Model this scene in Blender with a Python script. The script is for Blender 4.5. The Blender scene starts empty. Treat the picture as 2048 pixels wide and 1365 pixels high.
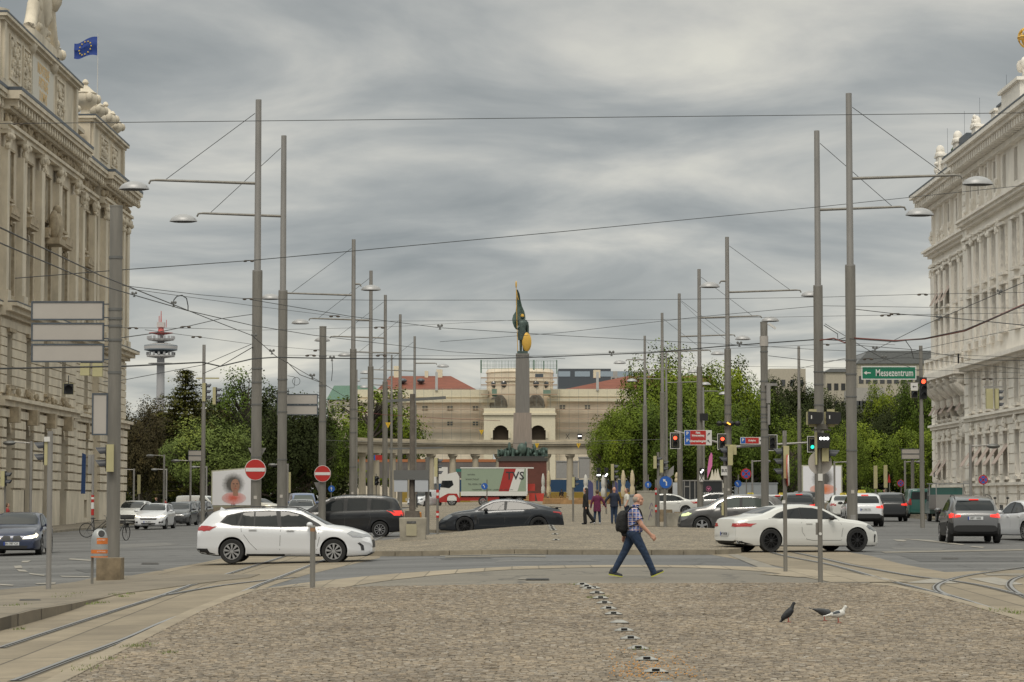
import bpy,bmesh,math,random
from math import sin,cos,pi,radians,sqrt,atan2
from mathutils import Vector,Matrix,Euler
from mathutils.bvhtree import BVHTree
random.seed(7)
S=bpy.context.scene
COL=S.collection
F,CX,CY,HZ,EYE=5000.0,1024.0,682.5,1000.0,1.6
TH=math.atan((HZ-CY)/F)
cam=bpy.data.objects.new('camera',bpy.data.cameras.new('camera'))
COL.objects.link(cam)
cam.location=(0,0,EYE)
cam.rotation_euler=(pi/2+TH,0,0)
cam.data.sensor_width=36
cam.data.lens=F/2048*36
cam.data.clip_start=0.5
cam.data.clip_end=9000
S.camera=cam
S.view_settings.view_transform='Standard'
S.view_settings.look='None'
S.view_settings.gamma=1
S.view_settings.exposure=0.08
S.render.film_transparent=False
sun=bpy.data.objects.new('sun',bpy.data.lights.new('sun','SUN'))
COL.objects.link(sun)
sun.data.energy=1.35
sun.data.angle=radians(22)
sun.data.color=(1.0,0.93,0.82)
sun.rotation_euler=(radians(33),radians(-8),0)
W=bpy.data.worlds.new('World');S.world=W;W.use_nodes=True
nt=W.node_tree;nt.nodes.clear()
def N(t,**k):
 n=nt.nodes.new(t)
 for a,b in k.items():setattr(n,a,b)
 return n
def L(a,b):nt.links.new(a,b)
def ramp(n,stops,interp='LINEAR'):
 cr=n.color_ramp;cr.interpolation=interp
 while len(cr.elements)>1:cr.elements.remove(cr.elements[-1])
 cr.elements[0].position=stops[0][0];cr.elements[0].color=(*stops[0][1],1)
 for p,c in stops[1:]:
  e=cr.elements.new(p);e.color=(*c,1)
tc=N('ShaderNodeTexCoord');sep=N('ShaderNodeSeparateXYZ');L(tc.outputs['Generated'],sep.inputs[0])
zc=N('ShaderNodeMath',operation='MAXIMUM');L(sep.outputs['Z'],zc.inputs[0]);zc.inputs[1].default_value=0.0
za=N('ShaderNodeMath',operation='ADD');L(zc.outputs[0],za.inputs[0]);za.inputs[1].default_value=0.15
dx=N('ShaderNodeMath',operation='DIVIDE');L(sep.outputs['X'],dx.inputs[0]);L(za.outputs[0],dx.inputs[1])
dy=N('ShaderNodeMath',operation='DIVIDE');L(sep.outputs['Y'],dy.inputs[0]);L(za.outputs[0],dy.inputs[1])
cmb=N('ShaderNodeCombineXYZ');L(dx.outputs[0],cmb.inputs[0]);L(dy.outputs[0],cmb.inputs[1])
mp=N('ShaderNodeMapping');L(cmb.outputs[0],mp.inputs[0])
mp.inputs['Rotation'].default_value=(0,0,radians(12));mp.inputs['Scale'].default_value=(1.7,1.75,1)
mp.inputs['Location'].default_value=(3.3,1.2,0)
n1=N('ShaderNodeTexNoise');L(mp.outputs[0],n1.inputs['Vector'])
n1.inputs['Scale'].default_value=1.25;n1.inputs['Detail'].default_value=7;n1.inputs['Roughness'].default_value=0.53;n1.inputs['Distortion'].default_value=0.45
n2=N('ShaderNodeTexNoise');L(mp.outputs[0],n2.inputs['Vector'])
n2.inputs['Scale'].default_value=0.42;n2.inputs['Detail'].default_value=3;n2.inputs['Roughness'].default_value=0.5
mx=N('ShaderNodeMix');mx.data_type='FLOAT';mx.inputs[0].default_value=0.36
L(n1.outputs['Fac'],mx.inputs[2]);L(n2.outputs['Fac'],mx.inputs[3])
rp=N('ShaderNodeValToRGB');L(mx.outputs[0],rp.inputs[0])
ramp(rp,[(0.36,(0.235,0.257,0.264)),(0.45,(0.312,0.330,0.329)),(0.50,(0.378,0.390,0.378)),(0.56,(0.475,0.475,0.443)),(0.63,(0.58,0.572,0.51))])
hz=N('ShaderNodeValToRGB');L(zc.outputs[0],hz.inputs[0])
ramp(hz,[(0.0,(1.24,1.20,1.10)),(0.045,(1.16,1.14,1.09)),(0.10,(0.98,0.99,1.0)),(0.21,(0.95,0.95,0.96)),(0.6,(2.1,2.05,1.95)),(1.0,(2.7,2.65,2.5))])
mul=N('ShaderNodeMix');mul.data_type='RGBA';mul.blend_type='MULTIPLY';mul.inputs[0].default_value=1
L(rp.outputs[0],mul.inputs[6]);L(hz.outputs[0],mul.inputs[7])
bg=N('ShaderNodeBackground');L(mul.outputs[2],bg.inputs[0]);bg.inputs[1].default_value=1.16
wo=N('ShaderNodeOutputWorld');L(bg.outputs[0],wo.inputs[0])
W.cycles.sampling_method='MANUAL';W.cycles.sample_map_resolution=512
YK=[(0,-0.42),(20,-0.40),(33,-0.25),(51,0.0),(60,0.03),(90,0.15),(120,0.33),(270,1.07),(400,1.35)]
XK=(-40.0,0.0,40.0)
def g(x,y):
 if y<=YK[0][0]:c=YK[0][1]
 elif y>=YK[-1][0]:c=YK[-1][1]
 else:
  for(a,b),(c1,d)in zip(YK,YK[1:]):
   if a<=y<=c1:c=b+(d-b)*(y-a)/(c1-a);break
 x=max(-40,min(40,x))
 return c+(0.025*x if x<0 else-0.002*x)
def at(px,py,Y):
 u=(px-CX)/F;v=(CY-py)/F
 dyy=cos(TH)-v*sin(TH);dz=sin(TH)+v*cos(TH)
 t=Y/dyy
 return Vector((u*t,Y,EYE+dz*t))
def gp(px,py,lift=0.0):
 "pixel on the ground -> world point"
 lo,hi=12.0,700.0
 for _ in range(60):
  m=(lo+hi)/2;p=at(px,py,m)
  if p.z>g(p.x,p.y)+lift:lo=m
  else:hi=m
 p=at(px,py,lo);p.z=g(p.x,p.y)+lift
 return p
def base(px,Y):
 x=(px-CX)/F*Y
 return Vector((x,Y,g(x,Y)))
MATS={}
def mat(name,col,rough=0.7,metal=0.0,var=0.0,scale=3.0,bump=0.0,bscale=None,emit=None,coat=0.0,spec=None,stretch=None):
 if name in MATS:return MATS[name]
 m=bpy.data.materials.new(name);m.use_nodes=True
 t=m.node_tree;b=t.nodes['Principled BSDF']
 b.inputs['Base Color'].default_value=(*col,1)
 b.inputs['Roughness'].default_value=rough;b.inputs['Metallic'].default_value=metal
 if coat:b.inputs['Coat Weight'].default_value=coat;b.inputs['Coat Roughness'].default_value=0.06
 if spec is not None:b.inputs['Specular IOR Level'].default_value=spec
 if emit:
  b.inputs['Emission Color'].default_value=(*emit[0],1);b.inputs['Emission Strength'].default_value=emit[1]
 if var or bump:
  c=t.nodes.new('ShaderNodeTexCoord')
  src=c.outputs['Object']
  if stretch:
   mm=t.nodes.new('ShaderNodeMapping');mm.inputs['Scale'].default_value=stretch
   t.links.new(src,mm.inputs[0]);src=mm.outputs[0]
  n=t.nodes.new('ShaderNodeTexNoise');n.inputs['Scale'].default_value=scale
  n.inputs['Detail'].default_value=6;n.inputs['Roughness'].default_value=0.62
  t.links.new(src,n.inputs['Vector'])
  if var:
   r=t.nodes.new('ShaderNodeValToRGB')
   ramp(r,[(0.3,tuple(max(0,x*(1-var))for x in col)),(0.7,tuple(min(1,x*(1+var))for x in col))])
   t.links.new(n.outputs['Fac'],r.inputs[0]);t.links.new(r.outputs[0],b.inputs['Base Color'])
  if bump:
   n2=n
   if bscale:
    n2=t.nodes.new('ShaderNodeTexNoise');n2.inputs['Scale'].default_value=bscale;n2.inputs['Detail'].default_value=4
    t.links.new(src,n2.inputs['Vector'])
   bp=t.nodes.new('ShaderNodeBump');bp.inputs['Strength'].default_value=bump;bp.inputs['Distance'].default_value=0.05
   t.links.new(n2.outputs['Fac'],bp.inputs['Height']);t.links.new(bp.outputs[0],b.inputs['Normal'])
 MATS[name]=m
 return m
class MB:
 def __init__(s):s.v=[];s.f=[];s.m=[];s.mi=0
 def add(s,vs,fs,M=None):
  o=len(s.v)
  for p in vs:
   p=Vector(p);s.v.append(M@p if M else p)
  for f in fs:s.f.append([i+o for i in f]);s.m.append(s.mi)
  return s
 def box(s,x0,x1,y0,y1,z0,z1,M=None):
  v=[(x,y,z)for x in(x0,x1)for y in(y0,y1)for z in(z0,z1)]
  return s.add(v,[(0,1,3,2),(4,6,7,5),(0,4,5,1),(2,3,7,6),(0,2,6,4),(1,5,7,3)],M)
 def cbox(s,c,d,M=None):
  return s.box(c[0]-d[0]/2,c[0]+d[0]/2,c[1]-d[1]/2,c[1]+d[1]/2,c[2]-d[2]/2,c[2]+d[2]/2,M)
 def bar(s,a,b,w,h=None):
  "box bar between points"
  a=Vector(a);b=Vector(b);h=h or w;d=b-a;l=d.length
  q=d.to_track_quat('X','Z').to_matrix().to_4x4()
  return s.box(0,l,-w/2,w/2,-h/2,h/2,Matrix.Translation(a)@q)
 def cyl(s,a,b,r0,r1=None,n=10,cap=True,sq=1.0):
  a=Vector(a);b=Vector(b);r1=r0 if r1 is None else r1
  d=b-a
  if d.length<1e-6:return s
  q=d.to_track_quat('Z','Y').to_matrix().to_4x4();M=Matrix.Translation(a)@q;l=d.length
  v=[(r0*cos(2*pi*i/n),sq*r0*sin(2*pi*i/n),0)for i in range(n)]+[(r1*cos(2*pi*i/n),sq*r1*sin(2*pi*i/n),l)for i in range(n)]
  f=[(i,(i+1)%n,n+(i+1)%n,n+i)for i in range(n)]
  if cap:f+=[tuple(range(n-1,-1,-1)),tuple(range(n,2*n))]
  return s.add(v,f,M)
 def tube(s,pts,r,n=6,cap=True):
  pts=[Vector(p)for p in pts];rr=r if isinstance(r,(list,tuple))else[r]*len(pts)
  vs=[];
  for i,p in enumerate(pts):
   d=(pts[min(i+1,len(pts)-1)]-pts[max(i-1,0)]).normalized()
   up=Vector((0,0,1))if abs(d.z)<0.95 else Vector((0,1,0))
   a=d.cross(up).normalized();b=a.cross(d)
   vs+=[p+a*rr[i]*cos(2*pi*k/n)+b*rr[i]*sin(2*pi*k/n)for k in range(n)]
  fs=[(i*n+k,i*n+(k+1)%n,(i+1)*n+(k+1)%n,(i+1)*n+k)for i in range(len(pts)-1)for k in range(n)]
  if cap:fs+=[tuple(range(n-1,-1,-1)),tuple(range((len(pts)-1)*n,len(pts)*n))]
  return s.add(vs,fs)
 def lathe(s,prof,c=(0,0,0),n=16,M=None,a0=0,a1=2*pi):
  full=abs(a1-a0-2*pi)<1e-6;k=n if full else n+1
  vs=[]
  for r,z in prof:
   vs+=[(c[0]+r*cos(a0+(a1-a0)*i/n),c[1]+r*sin(a0+(a1-a0)*i/n),c[2]+z)for i in range(k)]
  fs=[]
  for j in range(len(prof)-1):
   for i in range(n):
    fs.append((j*k+i,j*k+(i+1)%k,(j+1)*k+(i+1)%k,(j+1)*k+i))
  return s.add(vs,fs,M)
 def ell(s,c,r,M=None,n=10,m=6):
  vs=[(c[0],c[1],c[2]-r[2])];
  for j in range(1,m):
   a=-pi/2+pi*j/m
   vs+=[(c[0]+r[0]*cos(a)*cos(2*pi*i/n),c[1]+r[1]*cos(a)*sin(2*pi*i/n),c[2]+r[2]*sin(a))for i in range(n)]
  vs.append((c[0],c[1],c[2]+r[2]));t=len(vs)-1
  fs=[(0,1+(i+1)%n,1+i)for i in range(n)]
  for j in range(m-2):
   fs+=[(1+j*n+i,1+j*n+(i+1)%n,1+(j+1)*n+(i+1)%n,1+(j+1)*n+i)for i in range(n)]
  fs+=[(1+(m-2)*n+i,1+(m-2)*n+(i+1)%n,t)for i in range(n)]
  return s.add(vs,fs,M)
 def prism(s,pts,ax,a,b,M=None):
  "extrude a 2D polygon; ax = axis of extrusion ('x','y','z')"
  def P(p,t):return{'x':(t,p[0],p[1]),'y':(p[0],t,p[1]),'z':(p[0],p[1],t)}[ax]
  n=len(pts);v=[P(p,a)for p in pts]+[P(p,b)for p in pts]
  f=[tuple(range(n-1,-1,-1)),tuple(range(n,2*n))]+[(i,(i+1)%n,n+(i+1)%n,n+i)for i in range(n)]
  return s.add(v,f,M)
 def loft(s,rings,cap=True,closed=True):
  n=len(rings[0]);vs=[p for r in rings for p in r];fs=[]
  for j in range(len(rings)-1):
   for i in range(n if closed else n-1):
    fs.append((j*n+i,j*n+(i+1)%n,(j+1)*n+(i+1)%n,(j+1)*n+i))
  if cap:fs+=[tuple(range(n-1,-1,-1)),tuple(range((len(rings)-1)*n,len(rings)*n))]
  return s.add(vs,fs)
 def build(s,name,mats,parent=None,smooth=False,sharp=35,loc=None):
  me=bpy.data.meshes.new(name);me.from_pydata([tuple(v)for v in s.v],[],s.f)
  if not isinstance(mats,(list,tuple)):mats=[mats]
  for m in mats:me.materials.append(m)
  if any(s.m):
   me.polygons.foreach_set('material_index',s.m)
  bm=bmesh.new();bm.from_mesh(me);bmesh.ops.recalc_face_normals(bm,faces=bm.faces);bm.to_mesh(me);bm.free()
  if smooth:
   me.polygons.foreach_set('use_smooth',[True]*len(me.polygons));me.set_sharp_from_angle(angle=radians(sharp))
  me.update()
  o=bpy.data.objects.new(name,me);COL.objects.link(o)
  if parent:o.parent=parent
  if loc is not None:o.location=loc
  return o
def tag(o,label,cat,group=None,kind=None):
 if label:o['label']=label
 if cat:o['category']=cat
 if group:o['group']=group
 if kind:o['kind']=kind
 return o
def thing(name,label,cat,loc=(0,0,0),rz=0,group=None):
 o=bpy.data.objects.new(name,None);COL.objects.link(o)
 o.empty_display_size=0.2
 o.location=loc;o.rotation_euler=(0,0,rz)
 return tag(o,label,cat,group)
def struct(o):o['kind']='structure';return o
def bake(o,name,mats=None):
 "evaluate modifiers / curves into a plain mesh"
 bpy.context.view_layer.update()
 dg=bpy.context.evaluated_depsgraph_get()
 me=bpy.data.meshes.new_from_object(o.evaluated_get(dg),depsgraph=dg);me.name=name
 if mats:
  me.materials.clear()
  for m in mats:me.materials.append(m)
 return me
def mesh_obj(name,me,parent=None):
 o=bpy.data.objects.new(name,me);COL.objects.link(o)
 if parent:o.parent=parent
 return o
def dup(root,loc,rz=None,label=None,group=None,scale=None):
 r=root.copy();COL.objects.link(r);r.location=loc
 if rz is not None:r.rotation_euler=(0,0,rz)
 if scale:r.scale=scale
 if label:r['label']=label
 if group:r['group']=group
 for ch in root.children:
  c=ch.copy();COL.objects.link(c);c.parent=r
  for q in ch.children:
   d=q.copy();COL.objects.link(d);d.parent=c
 return r
def text(body,size,m,parent,M,name='lettering',squeeze=1.0,ext=0.002,align='CENTER',bold=0.0):
 "text in the local XZ plane facing -Y, then moved by M"
 cu=bpy.data.curves.new('t','FONT');cu.body=body;cu.size=size;cu.extrude=ext;cu.align_x=align;cu.align_y='CENTER'
 cu.offset=bold;cu.resolution_u=2
 o=bpy.data.objects.new('t',cu);COL.objects.link(o)
 me=bake(o,name,[m]);bpy.data.objects.remove(o)
 me.transform(M@Matrix.Rotation(pi/2,4,'X')@Matrix.Diagonal((squeeze,1,1,1)))
 return mesh_obj(name,me,parent)
def sheet(name,poly,m,lift,thick=0.0,mats=None,hf=None):
 "ground sheet from a world XY polygon, cut along the terrain's creases; thick>0 gives kerb sides"
 bm=bmesh.new();vs=[bm.verts.new((p[0],p[1],0))for p in poly];bm.faces.new(vs)
 bmesh.ops.triangulate(bm,faces=bm.faces)
 cuts=[((x,0,0),(1,0,0))for x in XK]+[((0,k[0],0),(0,1,0))for k in YK]
 if hf:
  xs=[v.co.x for v in bm.verts];ys=[v.co.y for v in bm.verts]
  for i in range(1,24):cuts.append(((min(xs)+(max(xs)-min(xs))*i/24,0,0),(1,0,0)))
  for i in range(1,10):cuts.append(((0,min(ys)+(max(ys)-min(ys))*i/10,0),(0,1,0)))
 for co,no in cuts:
  bmesh.ops.bisect_plane(bm,geom=bm.verts[:]+bm.edges[:]+bm.faces[:],plane_co=co,plane_no=no)
 for v in bm.verts:v.co.z=g(v.co.x,v.co.y)+lift+(hf(v.co.x,v.co.y)if hf else 0)
 bmesh.ops.recalc_face_normals(bm,faces=bm.faces)
 for f in bm.faces:
  if f.normal.z<0:f.normal_flip()
 if thick:
  be=[e for e in bm.edges if e.is_boundary]
  r=bmesh.ops.extrude_edge_only(bm,edges=be)
  for v in[x for x in r['geom']if isinstance(x,bmesh.types.BMVert)]:v.co.z=g(v.co.x,v.co.y)-0.05
  if mats:
   for f in bm.faces:
    if abs(f.normal.z)<0.5:f.material_index=1
 me=bpy.data.meshes.new(name);bm.normal_update()
 if thick:
  for f in bm.faces:
   if abs(f.normal.z)<0.5:f.material_index=1
 bm.to_mesh(me);bm.free()
 for x in([m]+(mats or([m]if thick else[]))):me.materials.append(x)
 return struct(mesh_obj(name,me))
def smooth_poly(pts,n=6):
 "Catmull-Rom through 2D/3D points (open)"
 out=[]
 P=[Vector(p)for p in pts];P=[P[0]*2-P[1]]+P+[P[-1]*2-P[-2]]
 for i in range(1,len(P)-2):
  for k in range(n):
   t=k/n;a,b,c,d=P[i-1],P[i],P[i+1],P[i+2]
   out.append(0.5*((2*b)+(c-a)*t+(2*a-5*b+4*c-d)*t*t+(3*b-a-3*c+d)*t**3))
 out.append(P[-2]);return out
def nodes_mat(name,rough=0.85):
 m=bpy.data.materials.new(name);m.use_nodes=True;MATS[name]=m
 return m,m.node_tree,m.node_tree.nodes['Principled BSDF']
def tn(t,ty,**k):
 n=t.nodes.new(ty)
 for a,b in k.items():
  if a in n.inputs:n.inputs[a].default_value=b
  else:setattr(n,a,b)
 return n
def mixc(t,fac,a,b,mode='MIX'):
 n=t.nodes.new('ShaderNodeMix');n.data_type='RGBA';n.blend_type=mode
 for i,x in((0,fac),(6,a),(7,b)):
  if isinstance(x,(int,float)):n.inputs[i].default_value=x
  elif isinstance(x,tuple):n.inputs[i].default_value=(*x,1)
  else:t.links.new(x,n.inputs[i])
 return n.outputs[2]
def cobble(name,base_c,sc,joint=(0.075,0.062,0.046)):
 m,t,b=nodes_mat(name);b.inputs['Roughness'].default_value=0.8
 c=tn(t,'ShaderNodeTexCoord')
 dn=tn(t,'ShaderNodeTexNoise',Scale=0.5,Detail=2.0);t.links.new(c.outputs['Object'],dn.inputs['Vector'])
 mv=tn(t,'ShaderNodeVectorMath',operation='MULTIPLY_ADD');t.links.new(dn.outputs['Color'],mv.inputs[0]);mv.inputs[1].default_value=(1.2,1.2,0);t.links.new(c.outputs['Object'],mv.inputs[2])
 fl=tn(t,'ShaderNodeVectorMath',operation='MULTIPLY');t.links.new(mv.outputs[0],fl.inputs[0]);fl.inputs[1].default_value=(1,1,0)
 v1=tn(t,'ShaderNodeTexVoronoi',Scale=sc,Randomness=0.6);t.links.new(fl.outputs[0],v1.inputs['Vector'])
 v2=tn(t,'ShaderNodeTexVoronoi',feature='DISTANCE_TO_EDGE',Scale=sc,Randomness=0.6);t.links.new(fl.outputs[0],v2.inputs['Vector'])
 hs=tn(t,'ShaderNodeSeparateColor');t.links.new(v1.outputs['Color'],hs.inputs[0])
 r=tn(t,'ShaderNodeValToRGB');t.links.new(hs.outputs[0],r.inputs[0])
 B=base_c
 ramp(r,[(0,(B[0]*.62,B[1]*.63,B[2]*.66)),(0.35,(B[0]*.86,B[1]*.87,B[2]*.88)),(0.7,B),(1,(B[0]*1.3,B[1]*1.28,B[2]*1.2))])
 gn=tn(t,'ShaderNodeTexNoise',Scale=0.35,Detail=6.0,Roughness=0.7);t.links.new(c.outputs['Object'],gn.inputs['Vector'])
 gr=tn(t,'ShaderNodeValToRGB');t.links.new(gn.outputs['Fac'],gr.inputs[0]);ramp(gr,[(0.30,(0.66,0.64,0.62)),(0.48,(.95,.95,.95)),(0.68,(1.15,1.13,1.09))])
 stn=mixc(t,1.0,r.outputs[0],gr.outputs[0],'MULTIPLY')
 wn=tn(t,'ShaderNodeTexNoise',Scale=2.2,Detail=6.0,Roughness=.7);t.links.new(c.outputs['Object'],wn.inputs['Vector'])
 jw=tn(t,'ShaderNodeMath',operation='MULTIPLY_ADD');t.links.new(wn.outputs['Fac'],jw.inputs[0]);jw.inputs[1].default_value=0.62;jw.inputs[2].default_value=-0.16
 jm=tn(t,'ShaderNodeMapRange',clamp=True);t.links.new(v2.outputs['Distance'],jm.inputs[0]);jm.inputs[1].default_value=0.0;t.links.new(jw.outputs[0],jm.inputs[2]);jm.inputs[3].default_value=0;jm.inputs[4].default_value=1
 pw=tn(t,'ShaderNodeMath',operation='POWER');t.links.new(jm.outputs[0],pw.inputs[0]);pw.inputs[1].default_value=0.8
 col=mixc(t,pw.outputs[0],joint,stn)
 t.links.new(col,b.inputs['Base Color'])
 bp=tn(t,'ShaderNodeBump',Strength=0.55,Distance=0.02);t.links.new(pw.outputs[0],bp.inputs['Height']);t.links.new(bp.outputs[0],b.inputs['Normal'])
 return m
def asphalt(name,B,patch=0.25):
 m,t,b=nodes_mat(name);b.inputs['Roughness'].default_value=0.62
 c=tn(t,'ShaderNodeTexCoord')
 f=tn(t,'ShaderNodeTexNoise',Scale=18.0,Detail=3.0);t.links.new(c.outputs['Object'],f.inputs['Vector'])
 mp=tn(t,'ShaderNodeMapping');mp.inputs['Scale'].default_value=(0.06,0.5,1);t.links.new(c.outputs['Object'],mp.inputs[0])
 l=tn(t,'ShaderNodeTexNoise',Scale=1.0,Detail=6.0,Roughness=0.65);t.links.new(mp.outputs[0],l.inputs['Vector'])
 r=tn(t,'ShaderNodeValToRGB');t.links.new(l.outputs['Fac'],r.inputs[0])
 ramp(r,[(0.35,tuple(x*(1-patch)for x in B)),(0.5,B),(0.66,tuple(x*(1+patch*1.3)for x in B))])
 r2=tn(t,'ShaderNodeValToRGB');t.links.new(f.outputs['Fac'],r2.inputs[0]);ramp(r2,[(0.3,(0.8,)*3),(0.7,(1.2,)*3)])
 t.links.new(mixc(t,1.0,r.outputs[0],r2.outputs[0],'MULTIPLY'),b.inputs['Base Color'])
 vc=tn(t,'ShaderNodeTexVoronoi',feature='DISTANCE_TO_EDGE',Scale=0.22);dn=tn(t,'ShaderNodeTexNoise',Scale=1.5,Detail=4.0);t.links.new(c.outputs['Object'],dn.inputs['Vector']);va=tn(t,'ShaderNodeVectorMath',operation='ADD');t.links.new(c.outputs['Object'],va.inputs[0]);t.links.new(dn.outputs['Color'],va.inputs[1]);t.links.new(va.outputs[0],vc.inputs['Vector'])
 cr=tn(t,'ShaderNodeMapRange',clamp=True);t.links.new(vc.outputs['Distance'],cr.inputs[0]);cr.inputs[1].default_value=.004;cr.inputs[2].default_value=.014;cr.inputs[3].default_value=.5
 t.links.new(mixc(t,1.0,mixc(t,1.0,r.outputs[0],r2.outputs[0],'MULTIPLY'),cr.outputs[0],'MULTIPLY'),b.inputs['Base Color'])
 bp=tn(t,'ShaderNodeBump',Strength=0.25,Distance=0.01);t.links.new(f.outputs['Fac'],bp.inputs['Height']);t.links.new(bp.outputs[0],b.inputs['Normal'])
 return m
def slabs(name,B,w=2.0,h=1.2,rot=0.0,joint=0.35):
 m,t,b=nodes_mat(name);b.inputs['Roughness'].default_value=0.8
 c=tn(t,'ShaderNodeTexCoord')
 mp=tn(t,'ShaderNodeMapping');mp.inputs['Rotation'].default_value=(0,0,rot);t.links.new(c.outputs['Object'],mp.inputs[0])
 br=tn(t,'ShaderNodeTexBrick',Scale=1.0);br.inputs['Brick Width'].default_value=w;br.inputs['Row Height'].default_value=h
 br.inputs['Mortar Size'].default_value=0.018;br.inputs['Color1'].default_value=(*(x*0.86 for x in B),1);br.inputs['Color2'].default_value=(*(x*1.1 for x in B),1)
 br.inputs['Mortar'].default_value=(*(x*joint for x in B),1);br.offset=0.0;t.links.new(mp.outputs[0],br.inputs['Vector'])
 n=tn(t,'ShaderNodeTexNoise',Scale=0.9,Detail=8.0,Roughness=0.7);t.links.new(c.outputs['Object'],n.inputs['Vector'])
 r=tn(t,'ShaderNodeValToRGB');t.links.new(n.outputs['Fac'],r.inputs[0]);ramp(r,[(0.3,(0.72,0.71,0.70)),(0.68,(1.15,1.14,1.12))])
 t.links.new(mixc(t,1.0,br.outputs['Color'],r.outputs[0],'MULTIPLY'),b.inputs['Base Color'])
 return m
M_asph=asphalt('asphalt',(0.098,0.096,0.094),.35)
M_path=asphalt('path_asphalt',(0.150,0.131,0.102),0.12)
M_cob=cobble('granite_setts',(0.315,0.258,0.185),13.5,(.035,.028,.02))
M_cob2=cobble('granite_setts_far',(0.275,0.232,0.170),9.0)
M_slab=slabs('track_slabs',(0.235,0.196,0.140),2.1,3.2)
M_pave=slabs('pavement_concrete',(0.19,0.163,0.124),3.0,2.5,0.3)
M_kerb=slabs('kerb_stone',(0.225,0.192,0.145),1.1,50,0.0,0.5)
M_kerbd=mat('kerb_stone_dark',(0.24,0.21,0.16),0.85,var=0.3,scale=2.5)
M_kstrip=slabs('kerb_strip',(0.30,0.253,0.186),0.62,50,0.0,0.55)
M_paint=mat('road_paint',(0.27,0.25,0.215),0.7,var=0.25,scale=2.0)
M_paint2=mat('road_paint_worn',(0.20,0.182,0.152),0.75,var=0.3,scale=1.5)
M_steel=mat('rail_steel',(0.34,0.34,0.34),0.35,0.6)
M_groove=mat('rail_groove',(0.035,0.03,0.026),0.8)
M_rubber=mat('rail_edge',(0.15,0.128,0.095),0.8,var=0.2)
M_grass=mat('grass_blades',(0.15,0.19,0.045),0.7,var=0.4,scale=6)
def P2(*l):return[tuple(gp(x,y)[:2])for x,y in l]
sheet('road',[(-900,-30),(900,-30),(900,7000),(-900,7000)],M_asph,0.0)
left_edge=P2((130,1365),(215,1318),(300,1275),(400,1225),(470,1196),(520,1181))
lx,ly=left_edge[0];dxx=lx-left_edge[1][0];dyy=ly-left_edge[1][1]
far_l=[(left_edge[-1][0]+0.25,57),(left_edge[-1][0]+1.2,70),(-4.8,96)]
bed_l=[(-9.8,8)]+[(lx-0.2,8)]+left_edge+far_l+[(-8.2,96),(-8.6,70),(-9.6,45)]
sheet('track_bed',bed_l,M_slab,0.004)
bed_r=P2((1740,1166),(1800,1176),(1850,1186),(1950,1212),(2047,1241))
bed_r=[(5.6,70)]+bed_r[::1]+[(bed_r[-1][0]+2.5,14),(14.5,14),(13.5,46)]+P2((2047,1140),(1890,1145),(1800,1128),(1740,1112))+[(9.4,96),(6.4,96)]
sheet('track_bed',bed_r,M_slab,0.004)
plaza_top=P2((560,1179),(760,1175),(960,1172),(1300,1169),(1640,1168),(1740,1169),(1800,1176),(1850,1187),(1950,1213),(2047,1242))
plaza=[(lx,6)]+left_edge+plaza_top+[(plaza_top[-1][0]+0.5,6)]
M_joint=mat('joint_sand',(0.088,0.070,0.050),.95,var=.5,scale=5)
sheet('plaza_bed',plaza,M_joint,0.010)
m_,t_,b_=nodes_mat('granite_sett');b_.inputs['Roughness'].default_value=.75;M_sett=m_
ge=tn(t_,'ShaderNodeNewGeometry');r_=tn(t_,'ShaderNodeValToRGB');t_.links.new(ge.outputs['Random Per Island'],r_.inputs[0])
ramp(r_,[(0,(.170,.144,.114)),(.3,(.220,.184,.142)),(.65,(.262,.217,.165)),(.93,(.318,.258,.188)),(1,(.33,.30,.26))])
cd_=tn(t_,'ShaderNodeTexCoord');g1=tn(t_,'ShaderNodeTexNoise',Scale=.32,Detail=7.0,Roughness=.7);t_.links.new(cd_.outputs['Object'],g1.inputs['Vector'])
g2=tn(t_,'ShaderNodeValToRGB');t_.links.new(g1.outputs['Fac'],g2.inputs[0]);ramp(g2,[(.32,(.74,.72,.70)),(.47,(.95,.95,.95)),(.66,(1.14,1.12,1.08))])
t_.links.new(mixc(t_,1.0,r_.outputs[0],g2.outputs[0],'MULTIPLY'),b_.inputs['Base Color'])
def inside(x,y,P):
 c=False;j=len(P)-1
 for i in range(len(P)):
  if(P[i][1]>y)!=(P[j][1]>y)and x<(P[j][0]-P[i][0])*(y-P[i][1])/(P[j][1]-P[i][1])+P[i][0]:c=not c
  j=i
 return c
mb=MB();rn=random.Random(11);yy=22.5;PV=[];PF=[]
while yy<52.5:
 h_=rn.uniform(.068,.084);xx=-0.235*yy+rn.random()*.1-.3;xe=.235*yy+.3
 while xx<xe:
  w_=rn.uniform(.064,.096);cx_=xx+w_/2;arc=.16*abs(sin(cx_*1.35+.25*sin(yy*.4)))+.03*sin(cx_*5+yy*2);cy_=yy+arc;xx+=w_+rn.uniform(.004,.015)
  if not inside(cx_,cy_,plaza)or rn.random()<.004:continue
  a=w_/2;b=h_/2-rn.uniform(.002,.009);th_=rn.gauss(0,.07);z=g(cx_,cy_)+.023+rn.gauss(0,.0035);tx,ty=rn.gauss(0,.03),rn.gauss(0,.04);o=len(PV);ct,st=cos(th_),sin(th_)
  for k_,zz in((1,-.016),(.84,0)):
   for sx,sy in((-1,-1),(1,-1),(1,1),(-1,1)):
    u,v=sx*a*k_+rn.gauss(0,.003),sy*b*k_+rn.gauss(0,.003);PV.append((cx_+u*ct-v*st,cy_+u*st+v*ct,z+zz+tx*u+ty*v))
  PF+=[(o,o+1,o+5,o+4),(o+1,o+2,o+6,o+5),(o+2,o+3,o+7,o+6),(o+3,o,o+4,o+7),(o+4,o+5,o+6,o+7)]
 yy+=h_+.004
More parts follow.
